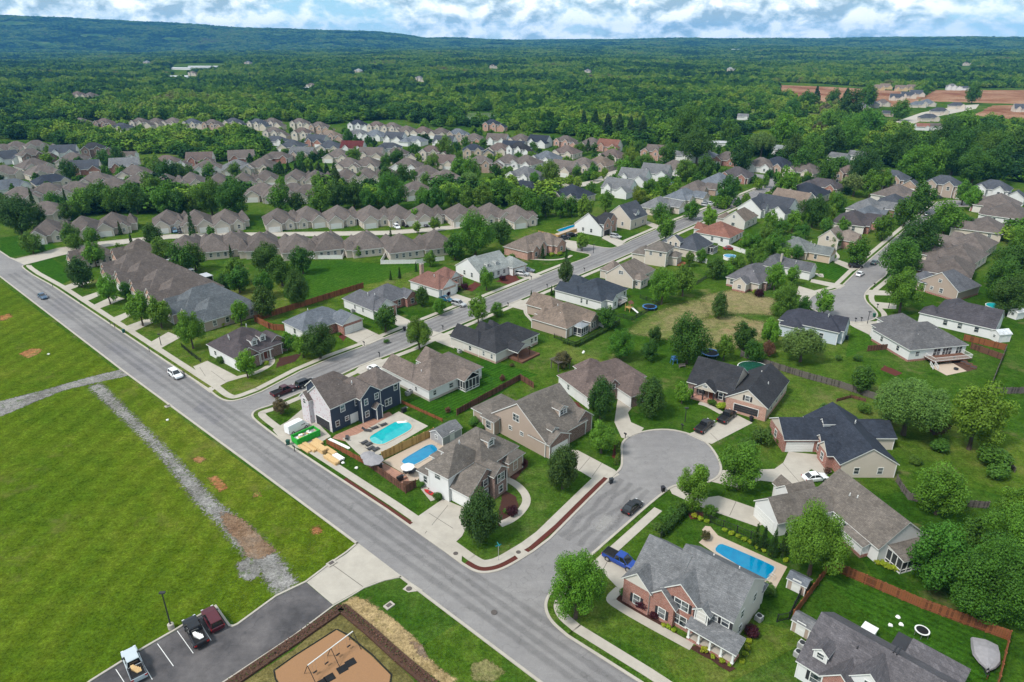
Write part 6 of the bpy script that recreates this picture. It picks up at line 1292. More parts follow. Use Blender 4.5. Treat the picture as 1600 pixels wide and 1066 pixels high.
def car(kind, x, y, ang, col, label, name=None, cat=None, group=None, cargo=None):
    st, cab, wx, wr, tr = SPEC[kind]; p = at(x, y, .8)
    sc_ = .86 if kind == 'van' else 1.0
    t = thing(name or {'sedan': 'sedan_car', 'suv': 'suv_car', 'pickup': 'pickup_truck', 'van': 'delivery_van'}[kind], label, cat or {'pickup': 'pickup', 'van': 'van'}.get(kind, 'car'), (p.x, p.y, .03), math.radians(ang), group); t.scale = (sc_, sc_, sc_)
    def mk_body():
        b = MB(); loft(b, st, 'paint')
        for s in (-1, 1):
            for q in (wx, -wx):
                b.tube([(q, s*(tr+.05), wr), (q, s*(tr+.125), wr)], wr*1.17, 'trim_dark', 16)
        return b.mesh('body', False)
    put('body', cached(('cb', kind), mk_body), t, col)
    def mk_glass():
        b = MB()
        if cab:
            x0, x1, w, z, X0, X1, Wd, Z = cab
            lo = [(x0, -w, z), (x1, -w, z), (x1, w, z), (x0, w, z)]; hi = [(X0, -Wd, Z), (X1, -Wd, Z), (X1, Wd, Z), (X0, Wd, Z)]
            for i in range(4): j = (i+1) % 4; b.face([lo[i], lo[j], hi[j], hi[i]], 'car_glass')
        else:
            b.face([(1.79, -.80, 2.06), (2.33, -.70, 1.30), (2.33, .70, 1.30), (1.79, .80, 2.06)], 'car_glass')
            for s in (-1, 1): b.face([(.6, s*1.025, 1.35), (1.7, s*1.02, 1.35), (1.5, s*.96, 1.95), (.6, s*.985, 1.95)], 'car_glass')
        return b.mesh('windscreen')
    put('windscreen', cached(('cg', kind), mk_glass), t)
    if cab:
        def mk_roof():
            x0, x1, w, z, X0, X1, Wd, Z = cab; b = MB()
            b.box(X0-.03, -Wd-.02, Z-.03, X1+.03, Wd+.02, Z+.03, 'paint'); b.box(X0+.08, -Wd+.08, Z+.03, X1-.06, Wd-.08, Z+.05, 'paint')
            for s in (-1, 1):
                for a, c in (((x0, s*w, z), (X0, s*Wd, Z)), ((x1, s*w, z), (X1, s*Wd, Z)), (((x0+x1)/2-.1, s*(w+.01), z), ((X0+X1)/2-.1, s*(Wd+.01), Z))): b.tube([a, c], .05, 'paint', 4)
            return b.mesh('roof')
        put('roof', cached(('cr', kind), mk_roof), t, col)
    wm, rm = wheel_parts(wr)
    for q in (wx, -wx):
        for s in (-1, 1):
            o = put('wheel', wm, t, None, (q, s*tr, wr)); put('rim', rm, o)
    fx = st[-1][0]-.03; bx = st[0][0]
    def mk_l(m, hz):
        b = MB(); b.box(-.05, -.16, -.08, .05, .16, hz, m); return b
    zf = st[-2][6]-.05; hw = st[-2][2]
    hm = cached('hl', lambda: mk_l('head_lamp', .08).mesh('headlight')); tm = cached('tl', lambda: mk_l('red_lamp', .14).mesh('taillight'))
    for s in (-1, 1):
        put('headlight', hm, t, None, (st[-2][0]-.02, s*(hw-.16), zf)); put('taillight', tm, t, None, (st[1][0]-.03, s*(st[1][2]-.16), st[1][5]+.15))
    if kind == 'pickup':
        def mk_bed():
            b = MB(); b.box(-2.8, -.80, 1.10, -.80, .80, 1.135, 'rubber')
            for s in (-1, 1): b.box(-2.85, s*.87-.05, 1.10, -.76, s*.87+.05, 1.24, 'trim_dark')
            b.box(-2.9, -.9, 1.10, -2.82, .9, 1.24, 'trim_dark'); return b.mesh('cargo_bed')
        put('cargo_bed', cached('bed', mk_bed), t)
    def mk_mir():
        b = MB(); 
        for s in (-1, 1): b.box(-.08, s*.98-.1, -.07, .08, s*.98+.1, .07, 'trim_dark')
        return b.mesh('wing_mirror')
    put('wing_mirror', cached('mir', mk_mir), t, None, ((cab[1]-.35) if cab else 1.5, 0, (cab[3]+.08) if cab else 1.45))
    if cargo:
        b = MB()
        for i in range(5): b.box(-2.3+.2*i, -.5+.15*i, 1.13, -1.6+.2*i, .1+.1*i, 1.25+.05*i, cargo)
        b.build('cargo', t)
    return t
BK, WH, SV = (.008, .008, .010), (.70, .71, .72), (.34, .35, .36)
for q in (('sedan', 988, 790, 48, BK, 'black sporty sedan parked at the kerb of the cul-de-sac street'),
 ('pickup', 970, 874, -40, (.008, .045, .26), 'bright blue pickup on the drive of the red brick house'),
 ('pickup', 443, 610, 48, (.055, .008, .016), 'dark maroon pickup at the kerb behind the navy sided house'),
 ('suv', 477, 598, 48, (.010, .011, .016), 'dark SUV parked just ahead of the maroon pickup'),
 ('pickup', 1101, 665, 48, BK, 'black pickup at the lower end of the drive by the turning circle'),
 ('pickup', 1136, 650, 48, BK, 'black pickup close to the black garage door'),
 ('sedan', 1274, 744, 10, WH, 'white car half hidden on the drive of the navy-roofed house'),
 ('suv', 274, 584, -42, WH, 'white compact car driving down the main road'),
 ('sedan', 66, 462, -42, (.05, .09, .15), 'steel-blue car driving at the far end of the main road'),
 ('pickup', 209, 1037, 130, (.42, .47, .50), 'silver pickup with open bed in the car park'),
 ('pickup', 305, 986, 130, BK, 'black pickup with white load in the car park'),
 ('suv', 332, 966, 130, (.07, .008, .014), 'maroon SUV at the end of the car park row'),
 ('van', 464, 667, 52, WH, 'white delivery van with rear doors open beside the green skip'),
 ('sedan', 697, 466, -35, (.02, .09, .15), 'teal-blue car on the drive of the rusty-roofed house'),
 ('suv', 717, 474, -35, SV, 'silver wagon at the foot of the drive of the rusty-roofed house'),
 ('suv', 816, 427, -20, SV, 'silver SUV nearest the lawn outside the pale grey dormered house'),
 ('sedan', 825, 421, -20, (.12, .13, .16), 'grey sedan beside the silver SUV at the pale grey house'),
 ('suv', 962, 369, -35, SV, 'silver SUV outside the brick garage by the far pool'),
 ('pickup', 880, 372, 30, (.015, .02, .03), 'dark pickup parked along the orange pool fence'),
 ('suv', 893, 367, 30, BK, 'black SUV along the orange pool fence'),
 ('sedan', 586, 576, -40, WH, 'white sedan on the drive of the striped-lawn ranch'),
 ('suv', 1337, 415, -8, BK, 'black SUV crossing the pavement on the upper drive'),
 ('sedan', 1344, 427, 48, WH, 'white sedan at the kerb near the upper turning circle'),
 ('sedan', 1367, 409, 48, (.10, .15, .15), 'grey-green sedan farther up beyond the white one'),
 ('sedan', 1391, 332, 48, (.01, .06, .25), 'blue car in front of a brick garage up the hill street'),
 ('sedan', 1449, 334, 48, (.06, .08, .11), 'dark grey car on the bend of the upper street'),
 ('van', 1480, 303, 60, WH, 'white van on the drive of the pale two-storey house'),
 ('suv', 1466, 308, 20, (.05, .055, .06), 'dark car at the foot of the pale two-storey house'),
 ('suv', 273, 360, -60, (.10, .20, .28), 'pale blue car by the left end of the townhouse street'),
 ('sedan', 281, 361, -60, BK, 'dark car beside the pale blue one on the townhouse street'),
 ('suv', 620, 354, -62, WH, 'white car on a drive in the middle of the townhouse street'),
 ('suv', 633, 351, -62, BK, 'black car on the drive right of the white one among townhouses'),
 ('suv', 664, 351, -62, (.03, .03, .035), 'dark car farthest right among the townhouse drives'),
 ('sedan', 1166, 305, 48, (.09, .01, .02), 'dark red car on the far end of the long street'),
 ('suv', 1103, 320, -30, SV, 'silver car first in the pair on the far drive of the long street'),
 ('suv', 1110, 318, -30, (.45, .46, .47), 'pale car second in the pair on the far drive of the long street'),
 ('sedan', 1208, 295, 48, (.015, .02, .04), 'navy car at the very end of the long street'),
 ('sedan', 916, 276, 10, (.05, .07, .07), 'dark car by the small side street'),
 ('sedan', 1140, 387, 5, (.25, .03, .03), 'red car beside the terracotta-roofed house')):
    car(*q, cargo='lumber' if 'open bed' in q[5] else 'white_cloth' if 'white load' in q[5] else None)
# ================================================================ FENCES
def fence(label, pts, h=1.8, m='wood_orange', kind='board', name=None, cat='fence'):
    w = pix(*pts) if not isinstance(pts[0], Vector) else pts
    t = thing(name or {'board': 'board_fence', 'vinyl': 'vinyl_fence', 'bar': 'railing_fence', 'rail': 'rail_fence'}[kind], label, cat, w[0])
    o = w[0]; b = MB()
    pm = cached(('fp', h, m), lambda: post_mesh(h+.06, .06, m))
    for a, c in zip(w, w[1:]):
        a, c = a-o, c-o; d = (c-a).length
        if d < .1: continue
        u = (c-a)/d; n = Vector((-u.y, u.x, 0))
        def bx(s0, s1, n0, n1, z0, z1, m=m):
            q = [a+u*s0+n*n0, a+u*s1+n*n0, a+u*s1+n*n1, a+u*s0+n*n1]
            b.prism([(p.x, p.y) for p in q], z0, z1, m)
        if kind in ('board', 'vinyl'):
            k = max(1, int(d/.28))
            for i in range(k): 
                j = rnd.uniform(-.012, .012) if kind == 'board' else 0
                bx(d*i/k+.012, d*(i+1)/k-.012, -.02+j, .02+j, .05, h+j*3, m+'_dark' if kind == 'board' and rnd.random() < .36 else m)
            for z in (.35, h-.35) if kind == 'board' else (.08, h-.06): bx(0, d, -.055, .055, z, z+.09)
        elif kind == 'bar':
            for i in range(max(2, int(d/.22))): bx(.22*i, .22*i+.035, -.018, .018, .05, h)
            for z in (.15, h-.12): bx(0, d, -.03, .03, z, z+.05)
        else:
            for z in (.3, .65, 1.0): bx(0, d, -.05, .05, z, z+.13)
        n_ = max(1, round(d/2.5))
        for i in range(n_+(c+o == w[-1])): 
            p = a+u*(d*i/n_); put('post', pm, t, None, (p.x, p.y, 0), math.atan2(u.y, u.x))
    b.build('panel', t)
    return t
for q in (('long reddish cedar board fence round the yard at the bottom right', (1238, 968, 1296, 889, 1440, 951, 1575, 1001, 1558, 1072), 1.8, 'wood_orange'), ('short cedar fence return by the charcoal-roofed house', (1238, 968, 1262, 991), 1.7, 'wood_orange'),
 ('orange board fence behind the blue-grey and grey roofed houses', (444, 517, 427, 516, 398, 503, 501, 471, 568, 450), 1.9, 'wood_orange'), ('short orange fence beside the brick corner house', (420, 514, 405, 506), 1.8, 'wood_orange'), ('yellow timber fence between the two pools', (597, 719, 678, 681), 1.9, 'wood_yellow'), ('dark brown board fence along the front of the pool yard', (574, 728, 634, 771, 650, 762), 1.7, 'wood_brown'), ('low rusty board fence beside the lumber stacks', (511, 694, 574, 728), 1.2, 'wood_orange'),
 ('brown board fence round the back of the tall beige house', (714, 649, 813, 594, 834, 607), 1.6, 'wood_brown'), ('rusty fence lying low below the striped lawn', (618, 626, 691, 659), .8, 'wood_orange'), ('weathered grey board fence behind the black-roofed house', (1157, 557, 1190, 570, 1260, 592, 1312, 606, 1368, 625), 1.7, 'wood_grey'), ('grey picket fence curving behind the white screened-porch house', (1400, 753, 1409, 768, 1419, 781, 1445, 788, 1480, 790, 1543, 795), 1.5, 'wood_grey'),
 ('brown fence below the fire-pit patio', (1516, 545, 1566, 563), 1.7, 'wood_brown'), ('orange fence between the two white houses at the right edge', (1505, 532, 1571, 548), 1.8, 'wood_orange'), ('grey-brown boundary fence running down beside the fire-pit lawn', (1571, 548, 1545, 613), 1.7, 'wood_grey'), ('grey fence at the right edge above the lawn', (1545, 616, 1610, 615), 1.7, 'wood_grey'), ('dark board fence left of the upper white deck house', (1355, 549, 1390, 546), 1.6, 'wood_brown'),
 ('new orange timber fence round the far pool', (841, 366, 872, 373, 902, 362, 910, 352), 1.5, 'wood_yellow'), ('low dark timber edging in the right garden', (1396, 640, 1450, 672, 1460, 680), .6, 'wood_brown'), ('fallen dark timber fence by the pale spreading tree', (1307, 628, 1330, 622, 1352, 628), .8, 'wood_brown'), ('grey fence remnant at the far right garden', (1560, 708, 1585, 738), 1.0, 'wood_grey')):
    fence(*q)
for q in (('white vinyl fence along the left townhouse garden', (484, 405, 535, 405, 540, 396), 1.5, 'trim', 'vinyl'), ('white vinyl fence round the right townhouse gardens', (604, 398, 595, 413, 651, 412, 668, 410, 694, 407), 1.5, 'trim', 'vinyl'), ('white vinyl fence beside the terracotta-roofed house', (1122, 383, 1166, 398), 1.7, 'trim', 'vinyl'), ('white vinyl fence under the big slate roof', (1074, 405, 1104, 412), 1.7, 'trim', 'vinyl'), ('long white vinyl fence at the edge of the middle meadow', (772, 262, 800, 266, 812, 268), 1.8, 'trim', 'vinyl'), ('white boundary fence at the far right edge', (1575, 494, 1590, 462), 1.7, 'trim', 'vinyl')):
    fence(*q)
for q in (('black railing fence along the pool hedge of the brick house', (1071, 802, 1130, 824, 1195, 850, 1245, 872), 1.4, 'black_metal', 'bar'), ('black railing fence behind the clipped hedge', (1032, 843, 1071, 802), 1.4, 'black_metal', 'bar'), ('black railing gate side beside the brick house', (1214, 972, 1232, 968, 1262, 905), 1.4, 'black_metal', 'bar'), ('thin dark railing fence behind the tan ranch', (866, 528, 899, 541, 968, 505), 1.2, 'black_metal', 'bar'), ('thin dark railing fence round the playset yard', (962, 494, 987, 501, 1030, 477, 1000, 466), 1.2, 'black_metal', 'bar'), ('black railing along the white garage of the brick corner house', (284, 542, 300, 556, 314, 566), 1.1, 'black_metal', 'bar'), ('dark railing fence by the meadow trees', (1086, 446, 1104, 435), 1.2, 'black_metal', 'bar')):
    fence(*q)
# ================================================================ POOLS
def pool(label, pts, wm, cm='concrete', round_=3, steps=None):
    w = pix(*pts); w.append(w[0]); c = sum(w[:-1], Vector())/(len(w)-1)
    ring = resample(w[:-1], 30)
    r_ = []
    for a, b_ in zip(w[:-1], w[1:]):
        L_ = (b_-a).length; e_ = min(.3, .7/L_) if round_ < 3 else 0
        r_ += [a.lerp(b_, e_), a.lerp(b_, 1-e_)] if e_ else [a]
    for _ in range(round_): r_ = [q for a, b_ in zip(r_, r_[1:]+r_[:1]) for q in (a.lerp(b_, .2), a.lerp(b_, .8))]
    r_ = [p-c for p in r_]
    t = thing('swimming_pool', label, 'pool', (c.x, c.y, 0))
    k = MB(); strip('', r_+[r_[0]], -.28, 0.0, .03, .10, cm, mb=k); k.build('coping', t)
    m = MB(); m.face([(p.x, p.y, .062) for p in r_], wm); o = m.build('water', t)
    if o.data.polygons[0].normal.z < 0: o.data.flip_normals()
    if steps:
        q = pix(*steps); m = MB(); m.prism([(p.x-c.x, p.y-c.y) for p in q], .05, .075, 'white_cloth'); m.build('step', t)
        q = pix(579, 692, 577, 686, 586, 683, 598, 690, 596, 695, 585, 695); m = MB(); m.prism([(p.x-c.x, p.y-c.y) for p in q], .05, .07, 'water_shelf'); m.build('shallow_shelf', t)
    m = MB()
    a = r_[len(r_)//3]
    for s in (0, .5):
        d = Vector((-a.y, a.x, 0)).normalized()*s
        m.tube([(a.x*.9+d.x, a.y*.9+d.y, .05), (a.x*.97+d.x, a.y*.97+d.y, .85), (a.x*1.1+d.x, a.y*1.1+d.y, .8), (a.x*1.12+d.x, a.y*1.12+d.y, .05)], .03, 'galvanised', 6)
    m.build('ladder', t)
    LAND.append((None, c, None)); return t
pool('aqua pool with white curved steps behind the navy sided house', (574, 683, 617, 658, 634, 657, 646, 663, 645, 672, 598, 697, 579, 694), 'water_aqua', 'pool_deck', 1, (618, 659, 634, 657, 640, 660, 622, 662))
pool('blue pool behind the taupe corner house', (624, 720, 668, 694, 680, 694, 688, 705, 646, 730, 629, 727), 'water_blue', 'concrete', 1)
pool('long rectangular blue pool behind the red brick house', (1124, 846, 1217, 886, 1197, 912, 1111, 861), 'water_blue', 'concrete', 1)
pool('distant blue pool inside the orange timber fence', (868, 360, 896, 351, 903, 353, 876, 363), 'water_blue', 'concrete', 1)
def tank(label, x, y, r, h, m, wm):
    p = at(x, y, h); t = thing('round_pool', label, 'pool', (p.x, p.y, 0)); b = MB(); b.lathe([(r, 0), (r, h-.05), (r+.12, h), (r-.05, h+.02)], m, 24); b.build('wall', t)
    b = MB(); b.lathe([(r-.06, h-.1), (r-.08, h+.025)], wm, 24); b.build('water', t)
tank('round blue above-ground pool in the white fenced yard', 1141, 400, 2.4, 1.2, 'white_cloth', 'water_blue'); tank('round green-topped pool behind the black-roofed house', 1178, 575, 3.8, 1.2, 'trim', 'pond_green'); tank('small turquoise pool behind the long charcoal house', 1556, 478, 2.6, 1.2, 'trim', 'water_aqua'); tank('tiny teal pool in the middle gardens', 1045, 284, 3, 1.2, 'trim', 'water_teal')
# ================================================================ THINGS IN THE YARDS
def mbx(name, parent, m, *bs, color=None):
    b = MB()
    for q in bs: b.box(*q, m)
    return b.build(name, parent, color)
p = at(478, 681, .8); t = thing('skip_container', 'bright green open skip full of rubble on the navy house drive', 'skip', (p.x, p.y, .04), math.radians(47))
b = MB(); b.box(-2.6, -1.15, .15, 2.6, 1.15, .25, 'tint')
for s in (-1, 1):
    b.box(-2.6, s*1.15-.05, .15, 2.6, s*1.15+.05, 1.5, 'tint')
    for i in range(7): b.box(-2.5+i*.8, s*1.2-.05, .15, -2.4+i*.8, s*1.2+.05, 1.45, 'tint')
    b.box(s*2.6-.05, -1.15, .15, s*2.6+.05, 1.15, 1.5, 'tint'); b.box(-2.65, s*1.15-.1, 1.45, 2.65, s*1.15+.1, 1.56, 'tint')
b.build('container', t, (.02, .33, .03))
b = MB()
for i in range(46):
    x, y, z = rnd.uniform(-2.3, 2.1), rnd.uniform(-.9, .8), rnd.uniform(.9, 1.25); b.box(x, y, z-.3, x+rnd.uniform(.2, .7), y+rnd.uniform(.15, .5), z, rnd.choice(['white_cloth', 'lumber', 'canvas', 'white_cloth', 'wood_grey']))
b.box(-2.5, -1.08, .2, 2.5, 1.08, .95, 'canvas'); b.build('rubble', t)
def lumber(label, x, y, l, w, n, m='lumber', ang=-42):
    p = at(x, y, .3); b = MB(); z = .06
    for k in range(n):
        nb = int(w/.22)
        for i in range(nb): 
            e = rnd.uniform(-.12, .12); b.box(-l/2+e, -w/2+i*.22, z, l/2+e, -w/2+i*.22+.205, z+.13, m)
        z += .15
    tag(put('lumber_stack', b.mesh('lumber_stack'), None, None, (p.x, p.y, 0), math.radians(ang)), label, 'lumber', 'lumber stacks beside the pavement')
for q in (('thin stack of boards nearest the pavement corner', 476, 700, 3.6, 1.0, 2), ('long low stack of boards second from the pavement corner', 484, 698, 4.2, 1.0, 3), ('tallest lumber stack in the middle of the pile', 499, 700, 4.4, 1.5, 6), ('lumber stack behind the tallest one', 516, 704, 3.4, 1.3, 3), ('yellow sheet stack lowest on the grass', 519, 718, 4.0, 1.3, 4), ('short broken board pile beside the skip', 497, 690, 2.4, 1.2, 3)): lumber(*q)
lumber('white wrapped bundle beside the yellow sheet stack', 529, 714, 2.6, 1.2, 3, 'white_cloth'); lumber('long grey-white panels leaning in the yard by the low fence', 530, 692, 6.0, .7, 1, 'white_cloth', -36)
def bin_(label, x, y, col):
    p = at(x, y, .5); t = thing('wheelie_bin', label, 'bin', (p.x, p.y, .05), math.radians(rnd.uniform(0, 360)))
    b = MB(); 
    lo, hi = [(-.22, -.25), (.22, -.25), (.22, .25), (-.22, .25)], [(-.3, -.33), (.3, -.33), (.3, .33), (-.3, .33)]
    b.face([(*q, .06) for q in lo][::-1], 'tint'); 
    for i in range(4): j = (i+1) % 4; b.face([(*lo[i], .06), (*lo[j], .06), (*hi[j], 1.0), (*hi[i], 1.0)], 'tint')
    b.build('body', t, col); m = MB(); m.box(-.33, -.38, 1.0, .33, .36, 1.07, 'tint'); m.tube([(-.3, -.42, 1.02), (.3, -.42, 1.02)], .03, 'tint', 6); m.build('lid', t, col)
    m = MB(); m.tube([(-.3, .28, .1), (-.2, .28, .1)], .1, 'rubber', 10); m.build('wheel', t); m = MB(); m.tube([(.2, .28, .1), (.3, .28, .1)], .1, 'rubber', 10); m.build('wheel', t)
for q in (('dark green bin on the pavement beside the lumber', 450, 692, (.01, .06, .04)), ('dark bin at the end of the beige house drive', 955, 752, (.03, .035, .04)), ('green bin at the kerb of the terrace drives', 193, 518, (.01, .08, .06)), ('black bin by the grey-roofed house drive', 632, 514, (.015, .015, .02)), ('dark bin beside the black garage door', 1174, 655, (.015, .015, .02)), ('green bin on the upper turning circle', 1366, 493, (.01, .09, .05)), ('dark bin at the taupe drive corner', 1036, 765, (.02, .02, .025)), ('teal bin by the pale grey dormered house', 801, 424, (.01, .10, .11)), ('dark bin beside the pale blue house', 1323, 528, (.02, .025, .03))): bin_(*q)
def mailbox(label, x, y, brick_=False):
    p = at(x, y, .5); t = thing('mailbox', label, 'mailbox', (p.x, p.y, .03), math.radians(48), 'kerbside mailboxes')
    if brick_: mbx('post', t, 'brick_brown', (-.28, -.28, 0, .28, .28, 1.25))
    else: mbx('post', t, 'trim_dark', (-.06, -.06, 0, .06, .06, 1.1), (-.06, -.3, .95, .06, .3, 1.05))
    b = MB(); b.tube([(-.1, -.28, 1.24 if not brick_ else 1.4), (-.1, .28, 1.24 if not brick_ else 1.4)], .14, 'black_metal', 10); b.build('box', t)
for i, q in enumerate((('beside the first terrace drive', 82, 446), ('beside the second terrace drive', 125, 473), ('beside the third terrace drive', 172, 505), ('below the third terrace drive', 179, 510), ('by the slate terrace', 233, 547), ('at the brick corner house drive', 288, 585), ('beside the navy house pavement', 460, 702), ('at the striped-lawn ranch', 593, 555), ('beyond the black ranch drive', 692, 513), ('at the blue-grey house drive', 569, 538), ('at the tan ranch drive', 794, 477), ('at the pale grey house drive', 830, 435), ('above the blue-black ranch', 855, 448), ('at the broad-gabled house', 913, 422), ('on the left of the cul-de-sac circle', 977, 682), ('on the top of the cul-de-sac circle', 1066, 668), ('by the upper turning circle left', 1334, 417), ('below the upper white sedan', 1352, 410), ('on the right of the upper circle', 1371, 479), ('on the bottom of the upper circle', 1346, 500), ('beside it on the bottom of the upper circle', 1337, 501), ('on the inner bend of the upper street', 1366, 446))): mailbox('dark kerbside mailbox '+q[0], q[1], q[2])
def lamp(label, x, y, h, base=True):
    p = at(x, y); t = thing('street_lamp', label, 'lamp post', p)
    if base: b = MB(); b.lathe([(.42, 0), (.42, .8), (.36, .84)], 'concrete', 14); b.build('base', t)
    b = MB(); b.tube([(0, 0, .1), (0, 0, h)], [.11, .07], 'trim_dark', 8); b.build('pole', t)
    b = MB(); b.box(-.35, -.2, h, .45, .2, h+.16, 'trim_dark'); b.box(-.1, -.1, h-.1, .1, .1, h+.02, 'trim_dark'); b.build('lamp_head', t)
lamp('tall dark lamp post on a concrete base beside the car park', 268, 982, 6.4)
lamp('thin lamp post beside the slate terrace', 252, 540, 3.2, False); lamp('thin lamp post on the cul-de-sac lawn', 1070, 660, 3.4, False); lamp('thin lamp post by the lane corner', 927, 396, 3.4, False); lamp('thin lamp post by the upper turning circle', 1355, 506, 3.6, False); lamp('thin lamp post on the far right circle lawn', 1388, 482, 3.4, False)
for lab, x, y, h in (('pale wooden utility pole among the right trees', 1304, 238, 11), ('second pale utility pole farther right', 1344, 222, 11), ('utility pole by the far grey lot', 1168, 178, 11)):
    p = at(x, y); t = thing('utility_pole', lab, 'pole', p); b = MB(); b.tube([(0, 0, 0), (0, 0, h)], [.2, .13], 'bark_pale', 8); b.build('pole', t); mbx('crossarm', t, 'wood_grey', (-1.2, -.08, h-.9, 1.2, .08, h-.72))
p = at(779, 876); t = thing('street_sign', 'street name sign on a thin post at the grass corner', 'sign', p, .5); b = MB(); b.tube([(0, 0, 0), (0, 0, 2.9)], .04, 'galvanised', 8); b.build('pole', t)
mbx('sign_blade', t, 'tint', (-.5, -.02, 2.9, .5, .02, 3.12), color=(.02, .22, .24)); o = mbx('sign_blade', t, 'tint', (-.5, -.02, 3.14, .5, .02, 3.36), color=(.02, .22, .24)); o.rotation_euler = (0, 0, 1.5)
for lab, x, y, r in (('round manhole cover on the left kerb apron of the corner', 712, 865, .4), ('round manhole cover on the right kerb apron of the corner', 810, 863, .4), ('manhole cover in the crossing tarmac', 772, 957, .45), ('manhole cover on the apron by the play ground drive', 639, 920, .45)):
    p = at(x, y, .07); b = MB(); b.lathe([(r, 0), (r, .02), (r*.85, .024)], 'iron', 18); tag(put('manhole_cover', b.mesh('manhole_cover'), None, None, (p.x, p.y, .075 if y < 900 or x < 700 else .022)), lab, 'manhole cover')
sheet('kerb_apron', (694, 862, 703, 852, 722, 866, 721, 882), .085, 'concrete'); sheet('kerb_apron', (801, 865, 811, 856, 826, 864, 812, 876), .085, 'concrete'); sheet('kerb_apron', (629, 921, 641, 910, 661, 923, 638, 926), .05, 'concrete')
for o in bpy.data.objects:
    if o.name.startswith('manhole_cover'): o.location.z = max(o.location.z, .09 if o.location.y > 70 and o.location.x < 5 else .03)
for lab, x, y in (('small square drain box in the grass by the straw', 608, 947), ('square drain box on the verge of the main road', 263, 635), ('brick drain box at the edge of the car park apron', 518, 881)):
    p = at(x, y); t = thing('drain_box', lab, 'drain', p, math.radians(48)); mbx('frame', t, 'concrete', (-.7, -.5, 0, .7, .5, .18)); mbx('grate', t, 'iron', (-.4, -.3, .18, .4, .3, .21))
# play ground: swing frame and rubber mats
a, c = at(484, 1062, 0), at(554, 1008, 0)
u = (c-a).normalized(); L = (c-a).length; t = thing('swing_frame', 'white-beamed metal swing frame on the tan play ground', 'swing frame', a, math.atan2(u.y, u.x))
b = MB(); b.tube([(0, 0, 2.5), (L, 0, 2.5)], .07, 'trim', 8); b.build('beam', t)
for x in (0, L/2, L):
    for s in (-1, 1): b = MB(); b.tube([(x, 0, 2.5), (x+.1, s*1.3, 0)], .05, 'black_metal', 6); b.build('leg', t)
for i in range(4):
    x = L*(i+.5)/4; b = MB(); b.tube([(x-.25, 0, 2.45), (x-.25, 0, .6)], .012, 'grey_metal', 4); b.tube([(x+.25, 0, 2.45), (x+.25, 0, .6)], .012, 'grey_metal', 4); b.box(x-.28, -.1, .55, x+.28, .1, .6, 'rubber'); b.build('swing_seat', t)
for i, (x, y) in enumerate(((548, 1036), (535, 1046), (515, 1060), (503, 1068))):
    p = at(x, y); b = MB(); b.box(-.65, -.55, .052, .65, .55, .085, 'rubber'); b.box(-.5, -.4, .085, .5, .4, .095, 'rubber'); tag(put('rubber_mat', b.mesh('rubber_mat'), None, None, (p.x, p.y, 0), math.radians(38)), 'black square rubber mat, %s from the right under the swing frame' % ORD[i], 'mat', 'rubber mats under the swings')
# low hedge bank round the play ground (dark mulch with small plants)
for lab, pts in (('dark brown planted bank along the car park', (350, 1078, 405, 1040, 460, 1003, 534, 951)), ('dark brown planted bank running down from the play ground corner', (534, 951, 575, 985, 625, 1030, 668, 1066, 700, 1095))):
    w = pix(*pts); b = MB(); r3 = random.Random(3)
    q = resample(w+[], .5)[:int(sum((d-c).length for c, d in zip(w, w[1:]))/.5)]
    t = thing('planted_bank', lab, 'hedge', w[0]); strip('', [p-w[0] for p in w], -.75, .75, 0, .35, 'soil', mb=b); b.build('soil', t)
    b = MB()
    for p in q:
        for _ in range(16):
            d = Vector((r3.gauss(0, .35), r3.gauss(0, .35), 0)); s = r3.uniform(.06, .16); z = r3.uniform(.35, .75); e, f_ = frame_of(Vector((r3.uniform(-1, 1), r3.uniform(-1, 1), 1)), r3); o_ = p-w[0]+d+Vector((0, 0, z)); b.face([o_-e*s, o_+f_*s*.6, o_+e*s, o_-f_*s*.6], r3.choice(['soil', 'soil', 'wood_brown', 'leaf']))
    b.build('foliage', t, (.05, .07, .02))
# clipped hedge by the brick house
def hedge(label, pts, w, h, col, n=60, name='hedge'):
    q = pix(*pts); r3 = random.Random(5); b = MB(); o = q[0]
    for a, c in zip(q, q[1:]):
        L = (c-a).length; u = (c-a)/L; nn = Vector((-u.y, u.x, 0))
        for _ in range(int(L*n)):
            P_ = a-o+u*r3.uniform(0, L)+nn*r3.uniform(-w, w)/2+Vector((0, 0, h*(1-r3.random()**2*.9))); s = r3.uniform(.1, .22); e, f_ = frame_of(Vector((r3.uniform(-1, 1), r3.uniform(-1, 1), r3.uniform(-.2, 1.3))), r3); b.face([P_-e*s, P_+f_*s*.7, P_+e*s, P_-f_*s*.7], 'leaf')
    x = put(name, b.mesh(name), None, col, o); tag(x, label, 'hedge'); x.color = (*col, 1)
hedge('dark clipped hedge beside the railing of the brick house', (1034, 840, 1070, 802), 1.2, 1.6, (.035, .075, .016), 260)
hedge('low hedge row along the turning circle verge', (964, 690, 966, 712, 962, 728), .8, .6, (.08, .12, .02), 140); hedge('weedy hedge line behind the tan ranch fence', (880, 536, 900, 542, 966, 507), 1.2, 1.0, (.045, .085, .016), 140); hedge('long low hedge in front of a far garden on the long street', (1010, 330, 1052, 334), 2.4, 2.4, (.045, .09, .018), 160); hedge('low green hedge under the terrace windows', (60, 305, 100, 318), 2.5, 2.5, (.05, .10, .02), 120)
